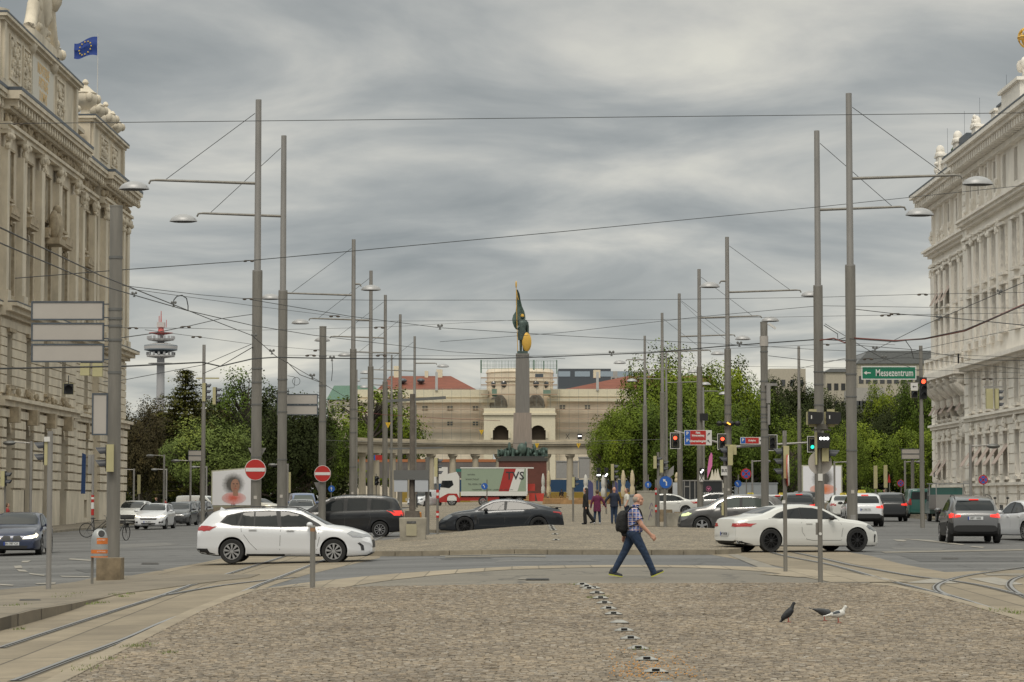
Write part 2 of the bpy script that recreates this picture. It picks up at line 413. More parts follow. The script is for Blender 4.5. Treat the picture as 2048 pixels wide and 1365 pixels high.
me=bpy.data.meshes.new('stone_setts');me.from_pydata(PV,[],PF);me.materials.append(M_sett);me.update();struct(mesh_obj('stone_setts',me))
def strip(name,pts,w,m,lift,th=0):
 P=[Vector(p[:2])for p in pts];a=[];b=[]
 for i,p in enumerate(P):
  d=(P[min(i+1,len(P)-1)]-P[max(i-1,0)]).normalized();n=Vector((-d.y,d.x))
  a.append(p+n*w/2);b.append(p-n*w/2)
 o=None
 bm=bmesh.new();A=[];Bq=[]
 def sub(p,q):
  k=max(1,int((q-p).length/1.5));return[p.lerp(q,i/k)for i in range(k)]
 aa=[];bb=[]
 for i in range(len(P)-1):
  k=max(1,int((P[i+1]-P[i]).length/1.5))
  for j in range(k):aa.append(a[i].lerp(a[i+1],j/k));bb.append(b[i].lerp(b[i+1],j/k))
 aa.append(a[-1]);bb.append(b[-1])
 mb=MB()
 for i in range(len(aa)-1):
  q=[aa[i],aa[i+1],bb[i+1],bb[i]]
  vs=[(p.x,p.y,g(p.x,p.y)+lift)for p in q]
  if th:
   vs+=[(p.x,p.y,g(p.x,p.y)-0.05)for p in q]
   mb.add(vs,[(0,1,2,3),(0,4,5,1),(1,5,6,2),(2,6,7,3),(3,7,4,0)])
  else:mb.add(vs,[(0,1,2,3)])
 return struct(mb.build(name,m))
strip('kerb_strip',[(lx-0.02,8)]+[(x-0.09,y)for x,y in left_edge]+[(left_edge[-1][0]+0.8,49.5)],0.26,M_kstrip,0.027)
strip('kerb_strip',plaza_top[5:]+[(plaza_top[-1][0]+0.45,8)],0.22,M_kstrip,0.027)
curve=[gp(x,y)for x,y in((600,1179),(660,1170),(740,1160),(850,1149),(1000,1139),(1200,1134),(1400,1135),(1560,1142),(1640,1150),(1740,1166))]
curve=[p.xy for p in smooth_poly([c.xy for c in curve],5)]
front=[Vector(p)+Vector((0,0.02))for p in P2((1740,1169),(1640,1169),(1300,1170),(960,1173),(760,1176),(600,1180))]
sheet('path',[tuple(p)for p in curve]+[tuple(p)for p in front],M_path,0.010)
strip('kerb_strip',curve,1.6,M_kstrip,0.018)
strip('kerb_strip',[Vector(p)for p in P2((1560,1150),(1640,1156))],1.0,M_kstrip,0.022)
kerb=[gp(x,y)for x,y in((-140,1300),(0,1262),(60,1246),(140,1222),(190,1203),(240,1190),(300,1182),(345,1176),(420,1166),(500,1157))]
kl=[p.xy for p in smooth_poly([k.xy for k in kerb],4)]
back=P2((520,1150),(400,1150),(300,1152),(200,1155),(150,1166),(100,1172),(0,1182),(-200,1190))
hfun=lambda x,y:0.17*max(0,min(1,(47-y)/7))
sheet('pavement',[tuple(p)for p in kl]+back+[(-16,30),(-9.0,22)],M_pave,0.02,0.1,[M_kerbd],hf=hfun)
mb=MB()
for i in range(len(kl)-1):
 a,b=kl[i],kl[i+1];d=(b-a).normalized();n=Vector((-d.y,d.x))*0.32
 if a.y>48:break
 zz=[g(p.x,p.y)+0.024+hfun(p.x,p.y)for p in(a,b)]
 o_=-n*0.06
 mb.add([(*(a+o_),zz[0]),(*(b+o_),zz[1]),(*(b+n),zz[1]),(*(a+n),zz[0])],[(0,1,2,3)])
 mb.add([(*(a+o_),zz[0]),(*(b+o_),zz[1]),(*(b+o_),zz[1]-0.25),(*(a+o_),zz[0]-0.25)],[(0,1,2,3)])
struct(mb.build('kerb',M_kerb))
mb=MB()
for i in range(0,len(kl)-1,3):
 a,b=kl[i],kl[i+1];d=(b-a).normalized();n=Vector((-d.y,d.x))
 if a.y>44:break
 p=a-n*0.025;q=p+d*0.03;z=g(p.x,p.y)+hfun(p.x,p.y)+0.026
 mb.add([(*p,z),(*q,z),(*q,z-0.2),(*p,z-0.2),(*(p+n*0.3),z),(*(q+n*0.3),z)],[(0,1,2,3),(0,1,5,4)])
struct(mb.build('kerb_joints',M_groove))
def rail(pts,lift=0.008):
 P=[p.xy if hasattr(p,'xy')else Vector(p[:2])for p in pts]
 P=smooth_poly(P,6)
 strip('tram_rail',P,0.19,M_rubber,lift)
 strip('tram_rail',P,0.115,M_groove,lift+0.004)
 A=[]
 for i,p in enumerate(P):
  d=(P[min(i+1,len(P)-1)]-P[max(i-1,0)]).normalized();A.append((p,Vector((-d.y,d.x))))
 strip('tram_rail',[p+n*0.035 for p,n in A],0.06,M_steel,lift+0.010)
 strip('tram_rail',[p-n*0.05 for p,n in A],0.022,M_steel,lift+0.010)
def railp(*l,pre=None,post=None):
 q=[gp(x,y).xy for x,y in l]
 if pre:q=[Vector(pre)]+q
 if post:q=q+[Vector(p)for p in post]
 rail(q)
railp((0,1298),(127,1256),(232,1222),(340,1187),(430,1157),(543,1122),(600,1104),post=[(-6.6,96),(-7.1,140)])
railp((30,1364),(150,1318),(254,1279),(334,1244),(440,1205),(540,1163),(643,1123),(690,1106),post=[(-5.2,96),(-5.7,140)])
railp((330,1192),(420,1176),(520,1163),(590,1156))
railp((430,1206),(480,1192),(560,1178),(640,1168))
railp((1588,1106),(1640,1117),(1700,1131),(1760,1142),(1830,1154),(1890,1161),(1960,1172),(2047,1193),post=[])
railp((1530,1102),(1570,1113),(1648,1128),(1700,1141),(1760,1158),(1830,1176),(1900,1194))
railp((2047,1135),(1980,1145),(1930,1153),(1885,1166),(1872,1177),(1885,1188),(1930,1202),(2000,1225))
railp((2060,1149),(2027,1160),(2018,1172),(2030,1185),(2060,1200))
def quad(name,pts,m,lift=0.012):sheet(name,P2(*pts),m,lift)
quad('road_marking',((1040,1158),(1060,1158),(1060,1161),(1035,1161)),M_paint2,0.02)
quad('road_marking',((880,1110),(1086,1107),(1090,1110),(880,1113)),M_paint)
quad('road_marking',((890,1114),(1090,1112),(1092,1115),(890,1116.5)),M_paint2)
quad('road_marking',((1455,1110),(1475,1110),(1560,1138),(1520,1137)),M_paint2)
quad('road_marking',((1812,1167),(1870,1158),(1920,1168),(1850,1168)),M_paint)
quad('road_marking',((1935,1158),(1990,1156),(2047,1170),(2000,1172)),M_paint)
quad('road_marking',((1965,1149),(2047,1148),(2047,1153),(1975,1152)),M_paint2)
quad('road_marking',((1800,1078),(1860,1081),(1930,1090),(1925,1091.5),(1850,1083)),M_paint)
quad('road_marking',((1945,1093),(1970,1095),(1965,1097),(1940,1094.5)),M_paint)
quad('road_marking',((1785,1080),(1815,1081),(1808,1084),(1795,1083)),M_paint)
quad('road_marking',((1760,1104),(2047,1099),(2047,1102),(1770,1107)),M_paint2)
for a in(((28,1133),(42,1132),(45,1137),(30,1138)),((33,1140),(50,1141),(56,1145),(38,1144)),((58,1147),(90,1151),(88,1153),(60,1150)),((45,1123),(62,1122),(55,1126),(42,1126)),((0,1169),(28,1171),(25,1173),(0,1172)),((70,1168),(112,1166),(110,1169),(74,1170)),((120,1153),(180,1154),(178,1156),(124,1155)),((140,1118),(190,1121),(180,1123),(136,1120))):
 quad('road_marking',a,M_paint)
fr=[Vector(p)for p in((-4.25,72.6),(-3.3,71.6),(-1.75,70.85),(1,70.3),(3.9,70.2),(5.7,70.5),(6.5,71.8))]
bk=[Vector(((1540-CX)/F*92,92)),Vector(((1420-CX)/F*96,96)),Vector(((1095-CX)/F*96,96)),Vector(((940-CX)/F*95,95)),Vector(((800-CX)/F*92,92)),Vector(((700-CX)/F*86,86))]
def mound(x,y):
 t=max(0,min(1,(y-71.5)/24.0))
 c=1.36;k=max(0,1-abs(x-c)/(5.5 if x<c else 16))
 return 0.13+0.33*t*k**0.8
sheet('traffic_island',[tuple(p)for p in fr]+[tuple(p)for p in bk],M_cob2,0.0,0.1,[M_kerbd],hf=mound)
mb=MB()
M_ks=mat('kerb_block',(0.22,0.19,0.143),.85,var=.28,scale=2.2,bump=.3)
for a_,b_ in zip(fr,fr[1:]):
 n_=max(1,round((b_-a_).length/1.0));d_=(b_-a_).normalized();q_=Vector((-d_.y,d_.x));q_=q_ if q_.y>0 else-q_
 for k in range(n_):
  p0=a_.lerp(b_,k/n_)+d_*.008;p1=a_.lerp(b_,(k+1)/n_)-d_*.008;z0=g(*p0)+mound(*p0)+.012;z1=g(*p1)+mound(*p1)+.012
  f0,f1,e0,e1=p0-q_*.08,p1-q_*.08,p0+q_*.24,p1+q_*.24
  mb.add([(*f0,z0-.35),(*f1,z1-.35),(*e1,z1-.35),(*e0,z0-.35),(*(f0+q_*.02),z0),(*(f1+q_*.02),z1),(*e1,z1),(*e0,z0)],[(0,1,5,4),(1,2,6,5),(2,3,7,6),(3,0,4,7),(4,5,6,7)])
struct(mb.build('kerb',M_ks))
isl2=[(-3.2,108),((1130-CX)/F*112,112),((1300-CX)/F*113,113),((1435-CX)/F*109,109),(9.0,118),(10.3,150),(10.6,262),(-10.0,262),(-9.5,150),(-7.5,118)]
sheet('traffic_island',isl2,M_cob2,0.13,0.1,[M_kerbd])
strip('kerb',isl2[:4],0.34,M_kerb,0.14,1)
sheet('plaza',[(-28,262),(28,262),(30,395),(-30,395)],M_cob2,0.06)
M_lawn=mat('lawn',(0.06,0.085,0.025),0.9,var=0.3,scale=0.8,bump=0.3,bscale=8)
sheet('lawn',[(-120,262),(-33,262),(-34,395),(-120,600)],M_lawn,0.03)
sheet('lawn',[(33,262),(120,262),(120,600),(34,395)],M_lawn,0.03)
sheet('pavement',[(-34,100),(-25.5,100),(-24.5,215),(-60,215),(-60,205),(-34,204)],M_pave,0.12,0.1,[M_kerbd])
sheet('pavement',[(24.8,100),(34,100),(34,182),(60,182),(60,195),(24.8,195)],M_pave,0.12,0.1,[M_kerbd])
def tufts(name,spots,n,h,lab):
 mb=MB()
 for(px,py,rx)in spots:
  c=gp(px,py)
  for _ in range(n):
   x=c.x+random.gauss(0,rx);y=c.y+random.gauss(0,rx*1.2);z=g(x,y)+0.01+(hfun(x,y)if px<300 and py<1260 else 0)
   a=random.uniform(0,pi);w=0.008;hh=h*random.uniform(.4,1);lx_=random.uniform(-.03,.03)
   mb.add([(x-w*cos(a),y-w*sin(a),z),(x+w*cos(a),y+w*sin(a),z),(x+lx_,y+lx_,z+hh)],[(0,1,2)])
 o=mb.build(name,M_grass);tag(o,lab,'grass',kind='stuff')
tufts('grass',[(215,1322,.10),(272,1297,.13),(290,1292,.10),(265,1297,.1),(180,1338,.10),(160,1345,.1),(335,1310,.06),(1993,1222,.16),(2010,1226,.15),(2025,1229,.12),(1183,1199,.05),(1210,1196,.04),(1155,1172,.08),(1280,1303,.06)],38,0.06,'green weeds growing in the joints of the stone plaza')
tufts('grass',[(37,1261,.07),(230,1192,.06),(245,1195,.06),(262,1190,.07),(200,1218,.08),(180,1222,.06),(150,1190,.12),(130,1196,.12),(40,1222,.1),(20,1226,.1)],26,0.06,'green weeds growing along the left kerb')
tufts('grass',[(1160,1022,.9),(1185,1026,.8),(1215,1036,.7),(1310,1048,.9),(1350,1040,1.2),(1385,1047,.8)],90,0.16,'weeds growing on the island behind the pedestrians')
mb=MB()
for _ in range(300):
 t=random.random();px=1215+200*random.betavariate(1.6,2);py=1290+68*random.betavariate(2.4,1.3)+(px-1290)*0.02
 c=gp(px,py,0.028);r=random.uniform(.005,.009)
 mb.ell((c.x,c.y,c.z),(r*1.3,r,r*.7),n=5,m=3)
tag(mb.build('maize_grains',mat('maize',(0.62,0.30,0.07),0.6)),'orange maize grains scattered on the setts round the nearest studs','grain',kind='stuff')
M_patch=asphalt('asphalt_patch',(0.062,0.061,0.060),.2);M_patch2=asphalt('asphalt_pale_patch',(0.13,0.125,0.118),.2);M_iron=mat('iron_cover',(.05,.045,.04),.6,.4,var=.3,scale=20)
for q,m in((((150,1140),(300,1136),(330,1142),(170,1146)),M_patch),(((1000,1120),(1180,1119),(1200,1123),(990,1125)),M_patch2),(((1800,1112),(2047,1116),(2047,1124),(1840,1124)),M_patch),(((180,1092),(330,1086),(360,1090),(230,1098)),M_patch2),(((1780,1095),(1900,1097),(1880,1101),(1790,1100)),M_patch2),(((880,1117),(980,1116),(985,1118),(885,1120)),M_patch)):quad('road_patch',q,m,.006)
for px,py,w in((1075,1161,22),(300,1128,16),(60,1205,20),(1900,1118,16),(760,1232,0)):
 if w:quad('manhole_cover',((px-w,py-1.3),(px+w,py-1.3),(px+w*1.1,py+1.5),(px-w*1.1,py+1.5)),M_iron,.014 if py<1150 else .03+hfun(0,gp(px,py).y)*(px<200))
M_glass=mat('car_glass',(0.014,0.017,0.019),0.04,0.0,spec=0.38)
M_glass2=mat('car_glass_pale',(0.075,0.088,0.08),0.06,0.0,spec=0.5)
M_black=mat('black_plastic',(0.018,0.018,0.019),0.55)
M_under=mat('underbody',(0.008,0.008,0.008),0.9)
M_tyre=mat('tyre',(0.018,0.018,0.018),0.8)
M_alloy=mat('alloy',(0.42,0.42,0.43),0.32,0.75)
M_balloy=mat('black_alloy',(0.03,0.03,0.032),0.3,0.4)
M_chrome=mat('chrome',(0.6,0.6,0.6),0.12,1.0)
M_lamp=mat('headlamp_glass',(0.30,0.31,0.33),0.08,0.3,spec=0.8)
M_lampd=mat('headlamp_dark',(0.16,0.17,0.18),0.08,0.3,spec=0.8)
M_lampon=mat('headlamp_lit',(0.9,0.9,0.8),0.2,emit=((1,0.86,0.6),1.3))
M_lampgr=mat('headlamp_greenish',(0.8,0.9,0.5),0.2,emit=((0.6,0.7,0.3),0.25))
M_red=mat('tail_lamp',(0.36,0.012,0.012),0.12,spec=0.8)
M_redon=mat('tail_lamp_lit',(0.8,0.02,0.02),0.2,emit=((1,0.06,0.035),.55))
M_plate=mat('number_plate',(0.62,0.63,0.64),0.5)
M_blue=mat('plate_blue',(0.02,0.06,0.35),0.5)
M_txt=mat('dark_lettering',(0.03,0.03,0.035),0.6)
M_seam=mat('door_seam',(0.07,0.07,0.07),0.8)
M_tyel=mat('taxi_yellow',(0.62,0.50,0.06),0.5)
def paint(name,c,metal=0.0,rough=0.28):return mat(name,c,rough,metal,coat=0.7)
def interp(P,x):
 if x<=P[0][0]:return P[0][1]
 for(a,b),(c,d)in zip(P,P[1:]):
  if x<=c:return b+(d-b)*(x-a)/(c-a)if c>a else d
 return P[-1][1]
def smoothP(P,n=5):
 return[(p.x,p.y)for p in smooth_poly([(a,b)for a,b in P],n)]
def make_wheel(parent,x,y,r,side,style,w=0.21):
 "side=-1: outer face towards -Y"
 mb=MB();ri=r*(0.70 if style=='black' else 0.66)
 prof=[(ri,-w/2+.01),(r*.93,-w/2),(r,-w/2+.03),(r,w/2-.03),(r*.93,w/2),(ri,w/2-.01)]
 M=Matrix.Rotation(pi/2,4,'X')
 mb.lathe(prof,n=28,M=M)
 wh=mb.build('wheel',M_tyre,parent,True,loc=(x,y,r))
 mb=MB();yo=side*(w/2-0.012)
 mb.mi=1
 mb.lathe([(0.0,-.0),(ri,-.0)],n=24,M=Matrix.Translation((0,yo-side*.10,0))@M)
 mb.mi=0
 mb.lathe([(ri*1.01,-.012),(ri*1.01,.012),(ri*.92,.012),(ri*.90,-.08 if side<0 else .0)],n=28,M=Matrix.Translation((0,yo,0))@M)
 ns={'cap':9,'black':10,'five':5,'ten':10,'aero':5}[style]
 wd={'cap':.30,'black':.10,'five':.30,'ten':.16,'aero':.62}[style]*ri
 for k in range(ns):
  a=2*pi*k/ns;wi,wo=wd*.45,wd*.62
  if style=='cap':wi,wo=wd*.25,wd*1.0
  pts=[(-wi/2,ri*.12),(wi/2,ri*.12),(wo/2,ri*.92),(-wo/2,ri*.92)]
  q=[(p[0]*cos(a)-p[1]*sin(a),p[0]*sin(a)+p[1]*cos(a))for p in pts]
  mb.prism(q,'y',yo-.008,yo+.010)
 mb.cyl((0,yo-.016,0),(0,yo+.016,0),ri*.2,n=12)
 rm=M_balloy if style=='black' else M_alloy
 rim=mb.build('rim',[rm,M_under],wh)
 return wh
def make_car(name,label,sp,colm,px,Y,heading,group='cars on the square',z=None,X=None,**kw):
 """local frame: x from rear (0) to front (L), centred later; y: left side of car = +y.
    heading = direction of the car's front in world XY degrees."""
 Lc,Wc=sp['L'],sp['W']
 T=smoothP(sp['top'],6);Bl=sp['belt'];Bt=sp['bot']
 xs=sorted(set([0,.015,.04,.08,.14,.22,.32]+[Lc*i/34 for i in range(3,32)]+[Lc-k for k in(.015,.04,.08,.14,.22,.32)]+[Lc]))
 pr=sp.get('pr',.9);cr=sp.get('cr',.17)
 def hw(x):
  e=min(x,Lc-x);f=1-max(0,(pr-e)/pr)**2.3*cr
  if e<0.10:f-=0.035*(1-e/.10)**2
  return Wc/2*f
 rings=[]
 for x in xs:
  t=interp(T,x);w=hw(x);b=interp(Bt,x);B=min(interp(Bl,x),t-0.055)
  bh=B-b;gh=t-B;wr=w-0.05-sp.get('tum',.33)*gh;e=min(.10,gh*.45)
  pts=[(0,b),(w*.8,b),(w*.94,b+.03),(w*.968,b+.12*bh),(w*.992,b+.34*bh),(w*.972,b+.60*bh),(w,b+.80*bh),(w*.958,B)]
  for k in(.06,.35,.65,.88):pts.append((w*.945+(wr-w*.945)*k,B+(gh-e)*k+.004))
  pts+=[(wr-.035,t-e*.45),(wr*.82,t-e*.18),(wr*.45,t-e*.04),(0,t)]
  rings.append([Vector((x,-p[0],p[1]))for p in pts]+[Vector((x,p[0],p[1]))for p in pts[-2:0:-1]])
 mb=MB();mb.loft(rings)
 shell=mb.build('shell',[colm,M_under],None,False)
 tyr=sp['r']
 for wx in sp['wx']:
  c=MB();c.mi=0;c.cyl((wx,-Wc,tyr+.02),(wx,-Wc/2+.30,tyr+.02),tyr*sp.get('arch',1.13),n=36);c.cyl((wx,Wc,tyr+.02),(wx,Wc/2-.30,tyr+.02),tyr*sp.get('arch',1.13),n=36)
  co=c.build('cut',M_under)
  md=shell.modifiers.new('b','BOOLEAN');md.operation='DIFFERENCE';md.object=co;md.solver='EXACT'
 me=bake(shell,'body',[colm,M_under])
 for o in[m.object for m in shell.modifiers]:bpy.data.objects.remove(o)
 bpy.data.objects.remove(shell)
 zlo=sp.get('clad',0)
 me.materials.append(M_black)
 for p in me.polygons:
  c=p.center;p.material_index=0
  for wx in sp['wx']:
   d=sqrt((c.x-wx)**2+(c.z-tyr-.02)**2);R=tyr*sp.get('arch',1.13)
   if d<R*1.005 and abs(c.y)<Wc/2*.999 and(d<R*.9 and abs(p.normal.y)>.9 and abs(c.y)<Wc/2-.2 or abs(d-R)<R*.06 and abs(p.normal.y)<.45):p.material_index=1
  if p.normal.z<-0.8 and c.z<interp(Bt,c.x)+.06:p.material_index=1
  if zlo and c.z<zlo+.02 and p.material_index==0:p.material_index=2
 me.polygons.foreach_set('use_smooth',[True]*len(me.polygons));me.set_sharp_from_angle(angle=radians(32))
 root=thing(name,label,kw.get('cat','car'),group=group)
 me.transform(Matrix.Translation((-Lc/2,0,0)))
 body=mesh_obj('body',me,root)
 bm=bmesh.new();bm.from_mesh(me);tree=BVHTree.FromBMesh(bm);bm.free()
 def decal(nm,poly,face,m,off=.006,parent=root,step=.12,thick=0.0):
  "face: 'l' (+y side) 'r' (-y side): poly (x,z); 'f','b': poly (y,z); 't': poly (x,y)"
  bm=bmesh.new()
  if face in 'lr':D=Vector((0,-1 if face=='l' else 1,0));mk=lambda p:Vector((p[0]-Lc/2,0,p[1]))
  elif face in 'fb':D=Vector((-1 if face=='f' else 1,0,0));mk=lambda p:Vector((0,p[0],p[1]))
  else:D=Vector((0,0,-1));mk=lambda p:Vector((p[0]-Lc/2,p[1],0))
  vs=[bm.verts.new(mk(p))for p in poly];bm.faces.new(vs);bmesh.ops.triangulate(bm,faces=bm.faces)
  for ax in range(3):
   cs=[v.co[ax]for v in bm.verts];a,b=min(cs),max(cs)
   if b-a<1e-4:continue
   k=int((b-a)/step)
   for i in range(1,k+1):
    co=[0,0,0];no=[0,0,0];co[ax]=a+(b-a)*i/(k+1);no[ax]=1
    bmesh.ops.bisect_plane(bm,geom=bm.verts[:]+bm.edges[:]+bm.faces[:],plane_co=co,plane_no=no)
  good=0
  for v in bm.verts:
   o=v.co-D*6;h,n,i,d=tree.ray_cast(o,D)
   if h is None:
    h,n,i,d=tree.find_nearest(v.co+-D*(Wc/2 if face in 'lr' else Lc/2 if face in 'fb' else 1.2))
   v.co=h+n*off
  bmesh.ops.recalc_face_normals(bm,faces=bm.faces)
  me2=bpy.data.meshes.new(nm);bm.to_mesh(me2);bm.free();me2.materials.append(m)
  me2.polygons.foreach_set('use_smooth',[True]*len(me2.polygons))
  return mesh_obj(nm,me2,parent)
 gl=sp.get('glass',M_glass)
 for s in 'lr':
  sg=1 if s=='l' else-1
  if 'dlo' in sp:
   decal('window_frame',sp['dlo'],s,sp.get('trim',M_black),.004,step=.1)
  for w in sp['win']:decal('side_window',w,s,gl,.009,step=.1)
  for sm in sp.get('seams',[]):
   for(a,b),(c,d)in zip(sm,sm[1:]):
    l=max(1e-3,sqrt((c-a)**2+(d-b)**2));nx,nz=-(d-b)/l*.005,(c-a)/l*.005
    decal('door_seam',[(a-nx,b-nz),(c-nx,d-nz),(c+nx,d+nz),(a+nx,b+nz)],s,M_seam,.003,step=.15)
  for(hx,hz_)in sp.get('handles',[]):
   y=sg*(hw(hx)+.0)
   mb=MB();mb.cbox((hx-Lc/2,y*.985+sg*.012,hz_),(.20,.035,.028));mb.build('door_handle',kw.get('hmat',colm),root)
  mx_,mz=sp['mirror'];y0=hw(mx_)*.93
  mb=MB();mb.ell((mx_-Lc/2,sg*(y0+.15),mz),(.085,.12,.075),n=12,m=7);mb.bar((mx_-Lc/2+.02,sg*(y0-.05),mz-.04),(mx_-Lc/2+.02,sg*(y0+.1),mz-.03),.05,.04)
  mb.build('mirror',kw.get('mirm',colm),root,True)
  if 'sill' in sp:decal('sill_trim',sp['sill'],s,M_black,.006,step=.2)
  for(nm,poly,m)in sp.get('side_extra',[]):decal(nm,poly,s,m,.007,step=.08)
  for wx in sp['wx']:make_wheel(root,wx-Lc/2,sg*(Wc/2-.115),tyr,sg,kw.get('wheel','ten'))
 for nm,pl,f in(('windscreen',sp['wind'],'f'),('rear_window',sp.get('rearw'),'b')):
  if pl:
   z0,z1,y0,y1=pl
   decal(nm,[(-y0,z0),(y0,z0),(y0*.99,(z0+z1)/2),(y1,z1),(-y1,z1),(-y0*.99,(z0+z1)/2)],f,kw.get('wsm',gl),.008,step=.1)
 fx=sp['front'];bx=sp['back']
 for nm,poly,m,face in fx+bx:
  m=kw.get('mats',{}).get(nm,m)
  decal(nm,poly,face,m,.010 if nm in('headlight','number_plate','fog_lamp')else .007,step=.07)
  if kw.get('sym',True)and nm in('headlight','tail_light','fog_lamp','intake'):
   q=[(-a,b)for a,b in poly]if face in 'fb' else poly
   decal(nm,q[::-1]if face in 'fb' else q,face if face in 'fb' else('l' if face=='r' else 'r'),m,.010 if nm!='intake' else .007,step=.07)
 if kw.get('rails'):
  for sg in(-1,1):
   xa,xb=kw['rails'];pts=[]
   for i in range(9):
    x=xa+(xb-xa)*i/8;t=interp(T,x);w=hw(x)-.05-sp.get('tum',.33)*(t-interp(Bl,x))
    pts.append((x-Lc/2,sg*(w-.09),t+(.0 if i in(0,8)else .035)))
   mb=MB();mb.tube(pts,.014);mb.build('roof_rail',kw.get('railm',M_black),root,True)
 if kw.get('fin'):
  x=kw['fin'];t=interp(T,x);mb=MB();mb.prism([(x-Lc/2-.10,t-.02),(x-Lc/2+.09,t-.02),(x-Lc/2-.06,t+.075)],'y',-.012,.012);mb.build('antenna',colm,root)
 if kw.get('plate'):
  face,zc,tx=kw['plate'];yc=kw.get('platey',0)
  pl=decal('number_plate',[(yc-.26,zc-.055),(yc+.26,zc-.055),(yc+.26,zc+.055),(yc-.26,zc+.055)],face,M_plate,.02,step=.3)
  sgn=1 if face=='f' else-1
  vx=max(v.co.x*sgn for v in pl.data.vertices)*sgn+sgn*.004
  a=-1 if face=='b' else 1
  mb=MB();mb.box(vx-.001,vx+.001,yc-a*.26,yc-a*.215,zc-.055,zc+.055);mb.build('plate_band',M_blue,pl)
  M=Matrix.Translation((vx+sgn*.003,yc,zc))@Matrix.Rotation(sgn*pi/2,4,'Z')
  text(tx,.105,M_txt,pl,M,squeeze=.9)
 if kw.get('badge'):
  pass
 root.rotation_euler=(0,0,radians(heading))
 b=base(px,Y);root.location=b if z is None else(b.x,b.y,z)
 if z is None:
  pass
 root['_l']=Lc
 del root['_l']
 return root
def tl(y0,y1,z0,z1,slant=0):return[(y0,z0),(y1,z0+slant),(y1,z1),(y0,z1)]
SP={}
SP['wagon']=dict(L=4.67,W=1.84,r=.325,wx=(.95,3.65),top=[(0,.62),(.03,.98),(.12,1.08),(.32,1.30),(.50,1.405),(.9,1.45),(1.6,1.475),(2.3,1.468),(2.75,1.42),(3.15,1.24),(3.50,1.045),(3.9,.985),(4.3,.88),(4.55,.76),(4.66,.58),(4.67,.45)],belt=[(0,.80),(.3,.98),(1.5,.955),(2.8,.90),(3.5,.86),(4.2,.80),(4.67,.6)],bot=[(0,.36),(.1,.26),(.5,.20),(4.1,.18),(4.55,.20),(4.67,.30)],clad=0,dlo=[(.62,1.09),(.80,1.28),(1.25,1.375),(1.9,1.405),(2.45,1.385),(2.80,1.30),(3.25,1.055),(3.33,.985),(2.3,.965),(1.4,.985),(.95,1.01)],win=[[(.70,1.10),(.86,1.255),(1.18,1.325),(1.08,1.03),(.95,1.04)],[(1.14,1.03),(1.24,1.34),(1.52,1.37),(1.52,1.01)],[(1.56,1.01),(1.56,1.373),(2.10,1.38),(2.16,1.0)],[(2.26,.995),(2.22,1.375),(2.45,1.358),(2.76,1.275),(3.05,1.11),(3.10,1.0)]],seams=[[(2.24,1.0),(2.22,.36)],[(1.18,1.02),(1.20,.85),(1.42,.55),(1.62,.36)],[(3.22,1.0),(3.27,.7),(3.20,.36)]],handles=[(1.50,.90),(2.50,.885)],mirror=(3.02,1.03),sill=[(1.34,.18),(3.28,.18),(3.28,.26),(1.34,.26)],wind=(1.03,1.43,.72,.56),rearw=(1.12,1.36,.62,.52),front=[('headlight',[(4.0,.80),(4.12,.865),(4.40,.79),(4.52,.72),(4.40,.685),(4.15,.70)],M_lamp,'r'),('grille',[(-.5,.42),(.5,.42),(.55,.62),(-.55,.62)],M_black,'f'),('fog_lamp',[(4.28,.54),(4.34,.57),(4.44,.48),(4.46,.36),(4.38,.36),(4.40,.44)],M_black,'r'),('bumper_trim',[(-.7,.22),(.7,.22),(.7,.29),(-.7,.29)],M_black,'f'),('headlight',[(.45,.68),(.84,.72),(.84,.80),(.5,.76)],M_lamp,'f')],back=[('tail_light',[(.06,.90),(.10,1.0),(.30,1.0),(.50,.965),(.38,.90),(.20,.85)],M_red,'r'),('tail_light',[(.45,.87),(.86,.87),(.86,.98),(.5,.96)],M_red,'b'),('rear_bumper',[(-.84,.26),(.84,.26),(.84,.40),(-.84,.40)],M_black,'b')],side_extra=[('bumper_trim',[(.02,.28),(.5,.21),(.52,.26),(.22,.34),(.03,.37)],M_black)])
